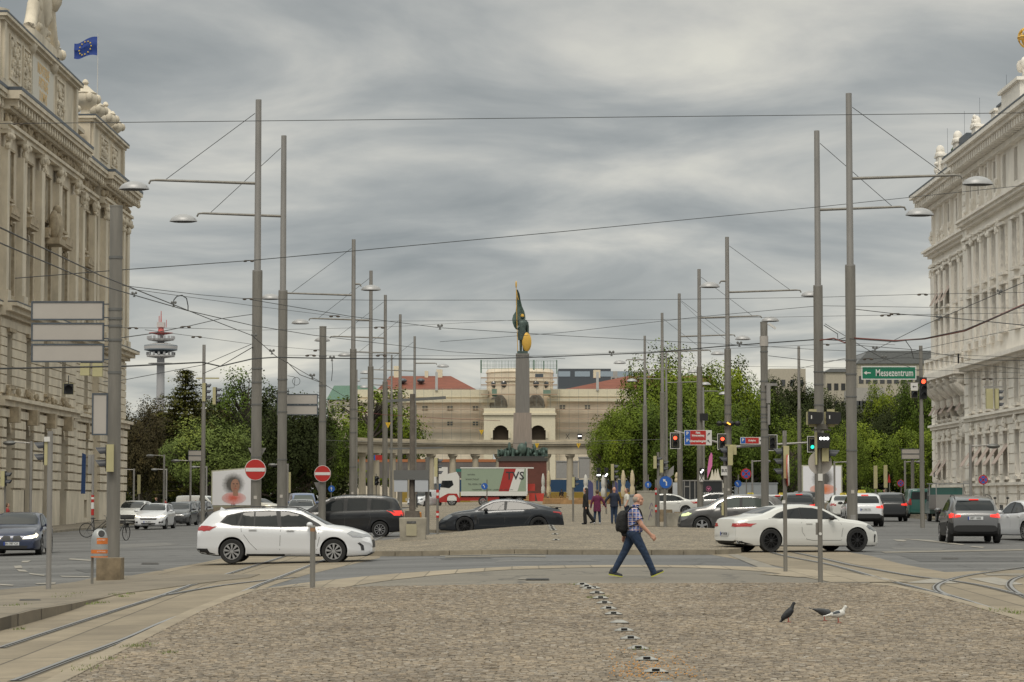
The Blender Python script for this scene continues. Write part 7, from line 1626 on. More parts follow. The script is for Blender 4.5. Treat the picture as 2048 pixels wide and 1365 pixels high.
smalllamp('park lamp beside the yellow post at the sandstone corner',269,215,938,-1);smalllamp('park lamp left of the sage tree trunk',329,205,910,-1);smalllamp('park lamp farther back beside another lamp',334,240,938,-1);smalllamp('park lamp directly before the sage tree',382,190,920,-1);smalllamp('park lamp left of the portrait poster',414,235,933,-1)
smalllamp('park lamp right of the no stopping sign',1504,200,921,1);smalllamp('park lamp right of the right poster wall',1668,190,923,1);smalllamp('park lamp under the green sign',1809,185,922,1);smalllamp('wall-side lamp before the white facade',1940,125,889,1);smalllamp('lamp left of the far stout pole',576,190,928,-1);smalllamp('lamp on the pavement before the sandstone arches',63,130,883,-1)
for px,Y,yt,lab in((279,210,950,'yellow-beige marker post at the sandstone corner'),(1750,175,932,'yellow-beige marker post under the right trees'),(1770,178,931,'second yellow-beige marker post under the right trees'),(579,195,945,'yellow-beige marker post between the left poles')):
 r,H=post('marker_post',lab,'post',px,Y,yt,.06,M_pole,'beige and grey marker posts');mb=MB();mb.box(-.12,.12,-.1,.1,H-1.6,H);mb.build('beige_head',M_beige,r)
for px0,px1,ya,yb,Y,lab,pp in((378,405,902,922,185,'grey back of a blank board left of the signal mast',404),(1803,1838,899,918,180,'grey back of a double board beneath the red light mast',1824)):
 r,H=post('direction_board',lab,'road sign',pp,Y,ya-1,.12,M_pole);bl=r.location;x0,z1=rel(px0,ya,bl,Y);x1,z0=rel(px1,yb,bl,Y);panel(r,x0,x1,(z0+z1)/2+.03,z1,-.16);panel(r,x0,x1,z0,(z0+z1)/2-.03,-.16)
b=base(1599,160);tallpole('slim pole between the stout camera pole and the second right lamp pole',1598.5,160,zpx(693,160),zpx(820,160),[],.13,.10,'slender lamp poles farther off',stays=False)
mb=MB()
def poster(lab,px0,px1,ya0,ya1,yb,Y,n):
 a,b_=at(px0,ya0,Y),at(px1,ya1,Y+.01);c=at(px0,yb,Y);r=thing('poster_wall',lab,'billboard',((a.x+b_.x)/2,Y,g((a.x+b_.x)/2,Y)),0,'portrait poster walls');w=(b_.x-a.x)/2;z1=a.z-r.location.z;z0=c.z-r.location.z;zr=b_.z-r.location.z
 mb=MB();mb.prism([(-w,z0),(w,z0),(w,zr),(-w,z1)],'y',0,.25);s0=mb.build('board',mat('poster_white',(.78,.78,.82),.6),r);mb=MB();mb.prism([(-w-.1,z0-.15),(w+.1,z0-.15),(w+.1,zr+.1),(-w-.1,z1+.1)],'y',.06,.2);mb.build('board_frame',mat('poster_frame',(.40,.40,.30),.6),r)
 mb=MB();mb.box(-w-.6,w+.6,-.2,.6,-.1,z0-.15);mb.build('base_wall',mat('low_wall',(.26,.22,.17),.9,var=.2),r)
 return r,w,z0,z1
r,w,z0,z1=poster('left poster wall with the portrait of a curly-haired woman',425,507,944,937,1011,205,0)
def blob2(parent,cx,cz,rx,rz,m,y,nm,jag=0):
 pts=[(cx+rx*cos(a)*(1+jag*sin(a*7)),cz+rz*sin(a)*(1+jag*cos(a*9)))for a in[2*pi*k/36 for k in range(36)]]
 mb=MB();mb.prism(pts,'y',y,y+.003);return mb.build(nm,m,parent)
q=205/F
def softmat(name,c,cx,cz,r0,r1,sx=1.0):
 m,t,b=nodes_mat(name);b.inputs['Roughness'].default_value=.6
 cd=tn(t,'ShaderNodeTexCoord');mp=tn(t,'ShaderNodeMapping');mp.inputs['Location'].default_value=(-cx,0,-cz);t.links.new(cd.outputs['Object'],mp.inputs[0])
 mp2=tn(t,'ShaderNodeMapping');mp2.inputs['Scale'].default_value=(1/sx,0,1);t.links.new(mp.outputs[0],mp2.inputs[0])
 ln=tn(t,'ShaderNodeVectorMath',operation='LENGTH');t.links.new(mp2.outputs[0],ln.inputs[0])
 nz=tn(t,'ShaderNodeTexNoise',Scale=6.0,Detail=3.0);t.links.new(cd.outputs['Object'],nz.inputs['Vector'])
 ad=tn(t,'ShaderNodeMath',operation='MULTIPLY_ADD');t.links.new(nz.outputs['Fac'],ad.inputs[0]);ad.inputs[1].default_value=.3;t.links.new(ln.outputs['Value'],ad.inputs[2])
 r_=tn(t,'ShaderNodeMapRange',clamp=True);t.links.new(ad.outputs[0],r_.inputs[0]);r_.inputs[1].default_value=r0;r_.inputs[2].default_value=r1
 t.links.new(mixc(t,r_.outputs[0],c,(.78,.78,.82)),b.inputs['Base Color']);return m
cx,cz=(467-466)*q,z1-(966-940)*q
blob2(r,cx,cz,1.15,1.15,softmat('poster_hair',(.10,.095,.09),cx,cz+.05,.65,1.15),-.006,'hair_print')
cz2=z1-(996-941)*q;blob2(r,cx+.05,cz2+.1,1.0,.48,softmat('poster_red',(.62,.13,.09),cx,cz2+.1,.25,1.1,1.6),-.010,'dress_print')
skin_p=mat('poster_skin',(.36,.20,.14),.6,var=.15,scale=3)
mb=MB();mb.prism([(cx-.02,cz-.9),(cx+.42,cz-.9),(cx+.32,cz-.3),(cx-.05,cz-.3)],'y',-.015,-.012);mb.build('neck_print',skin_p,r)
blob2(r,cx+.15,cz-.08,.36,.56,skin_p,-.018,'face_print');
for ex,ez,a,b_,m in((.02,.08,.09,.035,M_txt),(.30,.08,.09,.035,M_txt),(.17,-.32,.11,.035,mat('poster_lips',(.40,.08,.07),.6)),(.18,-.1,.03,.12,mat('poster_nose',(.26,.13,.09),.6))):blob2(r,cx+ex,cz+ez,a,b_,m,-.022,'face_detail_print')
for k,(s_,zz)in enumerate(((.26,1005-941),(.16,1008-941))):
 text('elle' if k==0 else 'ab Mai',s_,M_signr if k==0 else M_txt,r,Matrix.Translation((cx,-.01,z1-zz*q-.0)))
r,w,z0,z1=poster('right poster wall with an orange glow print behind the slim posts',1606,1682,933,933,1002,205,1)
cx,cz=(1646-1644)*q,z1-(958-933)*q
blob2(r,cx,cz,1.25,1.1,softmat('poster_hair2',(.10,.095,.09),cx,cz,.6,1.15),-.006,'hair_print');blob2(r,cx,cz-.85,1.1,.42,softmat('poster_red2',(.68,.20,.08),cx,cz-.85,.3,1.2,1.7),-.010,'dress_print');text('e',.5,M_signr,r,Matrix.Translation((cx-.4,-.015,cz-1.25)))
def wire(label,pts,r=.012,m=None,ins=(),hang=(),sag=.0,name='overhead_wire',group='overhead tram wires'):
 P=[at(*p)for p in pts];Q=[]
 for a,b in zip(P,P[1:]):
  for k in range(8):t=k/8;v=a.lerp(b,t);v.z-=sag*4*t*(1-t);Q.append(v)
 Q.append(P[-1]);c=Q[0].copy();Q=[v-c for v in Q]
 o=thing(name,label,'overhead wire',c,0,group);mb=MB();mb.tube(Q,r*.82,5,False);mb.build('wire',m or M_cable,o)
 def along(px):
  for(a,b),(p,q_)in zip(zip(P,P[1:]),zip(pts,pts[1:])):
   if p[0]<=px<=q_[0]:t=(px-p[0])/(q_[0]-p[0]);v=a.lerp(b,t);v.z-=sag*4*(t*8%1*0+t)*(1-t)*1;return v-c
  return P[0]-c
 for px in ins:
  v=along(px);s=v+c;k=s.y/F;mb=MB()
  for dx in(-7*k,7*k):mb.ell((v.x+dx,v.y,v.z-1*k),(4.2*k,.03,2.0*k),n=8,m=5)
  mb.bar((v.x-8*k,v.y,v.z+.6*k),(v.x+8*k,v.y,v.z+.6*k),1.3*k);mb.build('insulator',M_ins,o,True)
 for px in hang:
  v=along(px);k=(v.y+c.y)/F;mb=MB();mb.cyl((v.x,v.y,v.z-3*k),(v.x,v.y,v.z+3*k),1.3*k,n=6)
  for dx in(-3.5*k,3.5*k):mb.ell((v.x+dx,v.y,v.z+4.5*k),(2.6*k,2*k,3*k),n=7,m=5)
  mb.cbox((v.x,v.y,v.z+3.5*k),(6*k,2*k,2*k));mb.cbox((v.x,v.y,v.z-3*k),(5*k,2*k,1.5*k));mb.build('wire_clamp',M_insg,o,True)
 return o
wire('topmost thin wire spanning the whole picture above the second lamp',[(-20,248,56),(2070,226,60)],.010,ins=(32,))
wire('wire rising gently from the thick left pole to the upper right edge',[(30,557,58),(232,541,58),(495,522,66),(1100,466,74),(1640,414,88),(2070,369,96)],.013,ins=(497,))
wire('heavy contact wire coming down from the upper left edge',[(-20,446,30),(200,551,45),(395,629,62),(505,672,76),(552,713,84),(640,764,100),(700,800,118)],.014,hang=(335,508,543,622))
wire('second contact wire from the left edge crossing behind the thick pole',[(-20,478,34),(200,571,48),(376,622,62),(503,651,74),(627,671,88),(900,704,120),(1130,718,140)],.014,hang=(258,))
wire('long wire from the left towards the right middle',[(503,600,80),(700,633,84),(880,656,92),(1130,672,100),(1490,691,115),(1640,700,120),(2060,716,125)],.013,hang=(880,))
wire('wire climbing from the soldier towards the second right pole',[(880,684,120),(1130,665,110),(1400,634,104),(1640,612,98),(1845,615,105),(2060,617,110)],.012)
wire('thick power cable sagging across at column-top height',[(-20,738,62),(250,733,70),(405,725,80),(440,733,82),(505,718,88),(552,715,92),(640,717,98),(900,719,104),(1040,716,106),(1300,706,106),(1456,692,104),(1640,679,98),(1700,682,92)],.028,M_cable,hang=(1223,1480))
wire('reddish bundled cable hanging between the right poles and the white facade',[(1640,681,97),(1668,677,95),(1690,686,92),(1700,676,89),(1790,682,84),(1850,678,78),(1930,662,70),(2070,600,58)],.032,M_cabler)
wire('dark cable running with the reddish bundle',[(1700,678,88.4),(1790,684,83),(1850,677,77),(1930,660,69),(2070,602,57)],.018)
wire('wire from the left edge to the signal mast',[(206,764,80),(250,760,84),(407,730,92),(505,688,90)],.014,ins=())
wire('wire from the signal mast rising to the tallest left pole',[(405,748,128),(440,733,110),(505,695,90.4)],.02,hang=())
wire('wire from the facade over the far tower to the tallest left pole',[(235,677,60),(300,668,66),(380,652,76),(440,638,84),(505,629,90)],.015,ins=(370,))
wire('thin span wire left of the tower with brown insulators',[(240,656,66),(380,657,80),(505,661,92),(760,655,120),(1040,640,140)],.009,ins=(262,758))
wire('thin span wire sloping through the left poles',[(290,660,66),(395,674,80),(505,689,92),(650,702,110),(780,710,130)],.009,ins=(393,635))
wire('upper thin span wire with a brown insulator on the tallest left pole',[(240,571,60),(400,590,76),(495,598,84),(760,601,92),(1300,600,100),(1640,595,98),(1845,589,95),(2060,585,92)],.011,ins=(496,1845))
wire('fine span wire starting at the hanging clamp and descending right',[(258,578,62),(505,612,82),(640,629,96),(700,636,104)],.009,ins=(668,))
wire('fine wire at lamp height between the two pole rows',[(712,643,150),(1290,640,160),(1640,633,120),(1880,629,110),(2060,626,105)],.012,ins=(1776,))
wire('lower fine wire between the two pole rows',[(560,711,120),(770,711,130),(1040,713,150),(1400,700,130),(1700,687,110),(1790,690,100)],.010,ins=(618,762,1655))
wire('black feeder from the tallest right pole to the right edge',[(1712,619,88.6),(1790,628,84),(1880,634,78),(2060,652,66)],.016,ins=(1790,),hang=())
wire('diagonal contact wire crossing below the reddish bundle',[(1650,648,97),(1690,672,92),(1715,688,90),(1765,717,96),(1820,735,104)],.015,hang=(1768,))
wire('contact wire rising to the right over the green sign',[(1600,737,130),(1700,715,112),(1750,700,100),(1850,650,84),(2060,560,64)],.014,hang=(1750,1885,2010))
wire('wire bundle behind the second right pole',[(1537,712,100),(1640,724,98),(1700,719,108),(1820,716,112),(2060,740,116)],.014,ins=(1735,))
wire('low span wire before the right building',[(1455,733,137),(1640,735,120),(1850,740,112),(2060,747,108)],.010)
wire('red-brown cable crossing in front of the palace scaffolding',[(700,822,170),(770,830,175),(900,838,185),(1000,842,190)],.02,M_cabler)
wire('lowest wire before the colonnade frieze',[(650,881,180),(900,889,200),(1100,885,190),(1290,880,165),(1456,876,140)],.014,M_insg)
wire('wire before the colonnade running to the right trees',[(830,880,200),(1100,890,210),(1290,886,190)],.012)
wire('thin cable from the far stout pole down to the left pavilion',[(575,725,100),(600,750,108),(640,765,120)],.02)
wire('curly loose cable beside the blank double panel',[(575,752,100),(588,754,100)]+[(592.5+7.5*cos(a),763-8*sin(a),100)for a in[1.9-.45*i for i in range(15)]]+[(588,776,100),(572,777,100)],.012)
wire('black hoop bridging the two contact wires',[(346,615,60),(348,600,60),(354,593,60),(364,591,60),(373,597,60),(376,612,60),(376,621,60)],.016)
wire('vertical dropper under the power cable',[(664,719,99),(665,740,99.2),(663,762,99.4)],.016,hang=(664,))
wire('cable drooping from the second right pole to the bundle',[(1648,651,97.4),(1675,668,95),(1676,680,94),(1690,676,92)],.02)
wire('dark cable descending beside the green sign',[(1810,680,80),(1822,697,84),(1827,717,90)],.016)
wire('stay wire from the fifth right pole region to the trees',[(1362,604,175),(1400,640,172),(1468,692,168)],.012)
wire('diagonal wire from upper right edge down over the facade',[(1745,728,110),(1850,697,100),(2060,653,90)],.012)
wire('lower right wire before the white facade',[(1700,690,98),(1830,700,92),(1950,720,86),(2060,722,82)],.014)
wire('thin wire at balcony height of the white building',[(1835,755,108),(1950,758,106),(2060,757,104)],.010,ins=(1975,))
r=thing('hanging_signal','black tram signal with white lights hanging before the palace','traffic light',at(1159.5,874,170));k=170/F;mb=MB();mb.box(-4.5*k,4.5*k,0,.2,-5*k,6*k);h=mb.build('signal_box',M_sblack,r)
for dx in(-2.2,0,2.2):mb=MB();mb.cyl((dx*k,-.005,1.5*k),(dx*k,-.02,1.5*k),1.2*k,n=10);mb.build('signal_lens',ON_W,h)
r=thing('hanging_cross','small black X hanging left of the white-lit tram signal','sign',at(1135,873,170));mb=MB();mb.bar((-3.5*k,0,-5*k),(3.5*k,0,5*k),.9*k);mb.bar((-3.5*k,.02,5*k),(3.5*k,.02,-5*k),.9*k);mb.build('cross',M_sblack,r)
for px,lab,dd in((1197,'black tram signal with a horizontal white bar, above the woman in magenta',((-2.4,0),(0,0),(2.4,0))),(1212,'black tram signal with a slanted white bar, above the bald man',((-1.6,-1.8),(0,0),(1.6,1.8)))):
 b_=base(px,165);r,H=post('tram_signal_post',lab,'traffic light',px,165,938,.05,M_pole,'distant signals');k=165/F;z=zpx(951,165)-r.location.z;mb=MB();mb.box(-4*k,4*k,-.25,-.05,z-4.5*k,z+4.5*k);h=mb.build('signal_box',M_sblack,r);mb=MB();mb.box(-4*k,4*k,-.25,-.05,z+7*k,z+15*k);mb.build('upper_box',M_sblack,r)
 for dx,dz in dd:mb=MB();mb.cyl((dx*k,-.255,z+dz*k),(dx*k,-.27,z+dz*k),1.5*k,n=10);mb.build('signal_lens',ON_W,h)
def capsule(mb,a,b,r0,r1,n=12):
 a,b=Vector(a),Vector(b);d=b-a;q=d.to_track_quat('Z','Y').to_matrix().to_4x4();M=Matrix.Translation(a)@q;l=d.length
 prof=[(0,-r0)]+[(r0*cos(t),r0*sin(t))for t in(-1.1,-.6,-.2)]+[(r0,0)]+[(r1,l)]+[(r1*cos(t),l+r1*sin(t))for t in(.2,.6,1.1)]+[(0,l+r1)]
 mb.lathe(prof,n=n,M=M)
def chain(mb,pts,rs):
 for(a,b),(r0,r1)in zip(zip(pts,pts[1:]),zip(rs,rs[1:])):capsule(mb,a,b,r0,r1)
def fuse(mb,name,mats,vox,parent=None,matfn=None,smooth=3):
 o=mb.build('tmp',mats[0]);md=o.modifiers.new('r','REMESH');md.mode='VOXEL';md.voxel_size=vox;md.use_smooth_shade=True
 if smooth:s=o.modifiers.new('s','SMOOTH');s.iterations=smooth;s.factor=.5
 me=bake(o,name,mats);bpy.data.objects.remove(o)
 if matfn:
  for p in me.polygons:p.material_index=matfn(p.center)
 me.polygons.foreach_set('use_smooth',[True]*len(me.polygons))
 return mesh_obj(name,me,parent)
def ringloft(mb,rings,n=16):
 "rings: (x,y,z,rx,ry)"
 mb.loft([[Vector((x+rx*cos(2*pi*k/n),y+ry*sin(2*pi*k/n),z))for k in range(n)]for x,y,z,rx,ry in rings])
M_skin=mat('skin',(0.50,0.27,0.19),0.55,var=.08,scale=12);M_jeans=mat('jeans',(0.014,0.030,0.066),0.85,var=.35,scale=9,bump=.5,bscale=14);M_shoe=mat('shoe',(0.018,0.022,0.030),.7);M_sole=mat('shoe_sole',(.42,.42,.06),.6);M_hairg=mat('grey_hair',(.32,.27,.22),.8,var=.2,scale=30);M_bag=mat('black_bag',(.010,.010,.011),.75,var=.3,scale=10,bump=.5,bscale=30)
m,t,b=nodes_mat('plaid');b.inputs['Roughness'].default_value=.85;MATS['plaid']=m
cd=tn(t,'ShaderNodeTexCoord');col=None
def wav(ax,sc,lo,hi,ph=0.0):
 w_=tn(t,'ShaderNodeTexWave',Scale=sc);w_.bands_direction=ax;w_.inputs['Distortion'].default_value=.6;w_.inputs['Phase Offset'].default_value=ph;t.links.new(cd.outputs['Object'],w_.inputs['Vector'])
 r_=tn(t,'ShaderNodeMapRange',clamp=True);t.links.new(w_.outputs['Fac'],r_.inputs[0]);r_.inputs[1].default_value=lo;r_.inputs[2].default_value=hi;return r_.outputs[0]
c=mixc(t,wav('Z',3.6,.45,.62),(.035,.07,.26),(.12,.20,.46));c=mixc(t,wav('X',4.2,.45,.62),c,(.06,.10,.33));f1=wav('Z',3.6,.90,.97,1.5);f2=wav('X',4.2,.88,.96,1.1)
c=mixc(t,f1,c,(.62,.30,.20));c=mixc(t,f2,c,(.60,.52,.50));f3=wav('Z',7.2,.93,.99,0.4);c=mixc(t,f3,c,(.62,.60,.60));t.links.new(c,b.inputs['Base Color'])
M_plaid=m
s_=97.0;mb0=base(1268,F/s_);root=thing('person','man in a blue and orange plaid shirt and jeans striding right with a black backpack','person',(mb0.x,mb0.y,mb0.z+.004))
def HAND(mb,w,d,up,side,r=1.0,curl=.8):
 "closed hand: w wrist, d direction of the palm, up = back of the hand, side = thumb side"
 w,d,up,side=Vector(w),Vector(d).normalized(),Vector(up).normalized(),Vector(side).normalized()
 p=w+d*.045*r
 mb.add(*_box8(p,d*.048*r,side*.040*r,up*.017*r));capsule(mb,w-d*.02,w+d*.03,.026*r,.024*r,8)
 for k,ln in enumerate((.92,1.0,.95,.78)):
  o=w+d*.088*r+side*(.030-.020*k)*r;a1=d*cos(curl*.5)-up*sin(curl*.5);a2=d*cos(curl*1.5)-up*sin(curl*1.5);a3=d*cos(curl*2.4)-up*sin(curl*2.4)
  q=[o,o+a1*.040*ln*r];q.append(q[-1]+a2*.026*ln*r);q.append(q[-1]+a3*.020*ln*r);chain(mb,q,[.0095*r,.009*r,.0085*r,.0075*r])
 o=w+d*.03*r+side*.036*r;q=[o,o+(side*.6+d*.7-up*.2)*.035*r,o+(side*.45+d*1.3-up*.7)*.040*r];chain(mb,q,[.012*r,.0105*r,.009*r])
def _box8(c,a,b_,u):
 vs=[c+a*i+b_*j+u*k for i in(-1,1)for j in(-1,1)for k in(-1,1)]
 return vs,[(0,1,3,2),(4,6,7,5),(0,4,5,1),(2,3,7,6),(0,2,6,4),(1,5,7,3)]
hc=Vector((.085,0,1.60))
b_=MB()
b_.ell((hc.x-.012,0,hc.z+.025),(.098,.078,.098),n=16,m=12);b_.ell((hc.x+.025,0,hc.z-.045),(.068,.062,.078),n=14,m=10);b_.ell((hc.x+.06,0,hc.z-.088),(.030,.032,.028),n=10,m=8)
capsule(b_,(hc.x+.083,0,hc.z+.015),(hc.x+.104,0,hc.z-.022),.010,.014,8);b_.ell((hc.x+.086,0,hc.z+.030),(.016,.050,.012),n=10,m=6);capsule(b_,(hc.x+.083,-.02,hc.z-.052),(hc.x+.083,.02,hc.z-.052),.011,.011,8)
for sy in(-1,1):b_.ell((hc.x-.008,sy*.080,hc.z-.005),(.020,.012,.034),n=10,m=7);b_.ell((hc.x+.040,sy*.055,hc.z-.035),(.030,.02,.03),n=8,m=6)
capsule(b_,(.03,0,1.43),(.065,0,1.545),.066,.060,12)
ringloft(b_,[(0,0,.90,.13,.16),(.0,0,1.0,.135,.165),(-.01,0,1.15,.13,.17),(-.02,0,1.3,.12,.18),(-.01,0,1.40,.10,.16),(.02,0,1.45,.06,.08)])
sh,el,wr=(-.005,-.205,1.355),(.135,-.235,1.085),(.335,-.20,.875)
chain(b_,[sh,el,wr],[.058,.048,.031]);HAND(b_,wr,(.72,.08,-.70),(.35,-.9,.3),(.6,.3,.72),1.05,1.05)
sh2,el2,wr2=(-.03,.205,1.355),(-.15,.24,1.08),(-.20,.22,.86)
chain(b_,[sh2,el2,wr2],[.056,.046,.030]);HAND(b_,wr2,(-.15,0,-1),(-.6,.8,0),(.8,.5,0),1.05,.7)
hip1,kn1,an1=(.0,-.09,.92),(.195,-.10,.53),(.395,-.10,.125)
hip2,kn2,an2=(-.02,.09,.92),(-.185,.09,.555),(-.415,.09,.155)
chain(b_,[hip1,kn1,an1],[.085,.055,.042]);chain(b_,[hip2,kn2,an2],[.085,.055,.042])
body=fuse(b_,'body',[M_skin],.008,root)
h_=MB();h_.ell((hc.x-.030,0,hc.z+.012),(.094,.084,.088),n=18,m=12)
hair=fuse(h_,'hair',[M_hairg],.012,root,smooth=1)
bm=bmesh.new();bm.from_mesh(hair.data);bmesh.ops.delete(bm,geom=[v for v in bm.verts if v.co.x>hc.x+.012 or(v.co.z>hc.z+.066)or v.co.z<hc.z-.062 or(abs(v.co.y)<.07 and v.co.x>hc.x-.05)],context='VERTS');bm.to_mesh(hair.data);bm.free()
for sy in(-1,1):
 e_=MB();e_.ell((hc.x+.0805,sy*.031,hc.z+.008),(.009,.012,.006),n=8,m=6);e_.build('eye',mat('eye_dark',(.04,.03,.03),.3),root,True)
s1=MB();ringloft(s1,[(.0,0,.93,.150,.185),(.025,0,.985,.172,.198),(.035,0,1.05,.175,.198),(.02,0,1.15,.160,.192),(.0,0,1.26,.148,.200),(-.02,0,1.34,.138,.205),(-.015,0,1.40,.115,.175),(.01,0,1.445,.085,.115),(.03,0,1.475,.068,.082)],20)
for a,b2,sg in((sh,el,-1),(sh2,el2,1)):
 a,b2=Vector(a),Vector(b2);s1.cyl(a+Vector((-.005,0,.02))-(b2-a)*.12,a+(b2-a)*.62,.082,.088,14);s1.ell(a,(.088,.08,.085),n=12,m=8)
fuse(s1,'shirt',[M_plaid],.011,root,smooth=2)
c_=MB();c_.tube([(.035+.075*cos(a),.075*sin(a),1.485+.012*cos(a))for a in[2*pi*k/16 for k in range(17)]],.018,6);c_.build('collar',M_plaid,root,True)
t1=MB();ringloft(t1,[(-.005,0,.84,.135,.165),(-.01,0,.92,.150,.175),(-.0,0,.99,.145,.172),(.005,0,1.01,.140,.168)],18)
chain(t1,[Vector(hip1)+Vector((-.01,0,-.02)),kn1,Vector(an1)+Vector((.0,0,-.02))],[.118,.080,.062]);chain(t1,[Vector(hip2)+Vector((-.01,0,-.02)),kn2,Vector(an2)+Vector((.0,0,-.02))],[.118,.080,.060])
t1.ell((-.08,-.05,.90),(.09,.11,.10));t1.ell((-.08,.05,.90),(.09,.11,.10))
fuse(t1,'trousers',[M_jeans],.011,root,smooth=2)
be=MB();be.lathe([(1,0),(1,.035)],n=20,M=Matrix.Translation((.0,0,.985))@Matrix.Diagonal((.150,.176,1,1)));be.build('belt',M_bag,root,True)
def shoe(heel,toe,y,lift=0):
 heel,toe=Vector((heel[0],y,heel[1])),Vector((toe[0],y,toe[1]));d=(toe-heel).normalized();n=Vector((-d.z,0,d.x));L_=(toe-heel).length
 q=MB();capsule(q,heel+n*.055+d*.04,heel+n*.045+d*L_*.55,.046,.042);capsule(q,heel+n*.045+d*L_*.5,toe+n*.038-d*.045,.043,.034);capsule(q,heel+n*.06+d*.045,heel+n*.115+d*.06,.043,.045)
 q.add(*_box8((heel+toe)/2+n*.018,d*L_*.46,Vector((0,.040,0)),n*.013));s=fuse(q,'shoe',[M_shoe],.009,root,smooth=2)
 k=MB();k.prism([(heel+d*.0).xz,(toe-d*.02+n*.004).xz,(toe+n*.022).xz,(heel+n*.026).xz],'y',y-.046,y+.046);k.build('sole',M_sole,s)
shoe((.345,.012),(.61,.125),-.10);shoe((-.53,.055),(-.235,.003),.09)
bp=thing('backpack','black backpack worn by the man in the plaid shirt','backpack',root.location)
q=MB();ringloft(q,[(-.235,0,.93,.06,.10),(-.25,0,.97,.105,.15),(-.262,0,1.08,.125,.165),(-.262,0,1.2,.118,.160),(-.245,0,1.30,.10,.145),(-.225,0,1.37,.06,.10),(-.215,0,1.385,.02,.04)],18);q.ell((-.345,0,1.04),(.045,.12,.10),n=12,m=8);fuse(q,'pack',[M_bag],.012,bp,smooth=2)
q=MB();q.ell((-.20,0,.885),(.07,.07,.04));q.bar((-.24,0,.96),(-.17,0,.88),.05,.12);q.build('bottom_pouch',M_bag,bp)
for sy in(-1,1):
 q=MB();q.tube(smooth_poly([(-.16,sy*.11,1.33),(-.07,sy*.13,1.44),(.05,sy*.135,1.44),(.125,sy*.14,1.36),(.155,sy*.15,1.24),(.175,sy*.15,1.20)],5),.017,6);q.tube(smooth_poly([(.13,sy*.19,1.16),(.02,sy*.215,1.10),(-.15,sy*.15,1.03)],4),.013,6);q.build('strap',M_bag,bp,True)
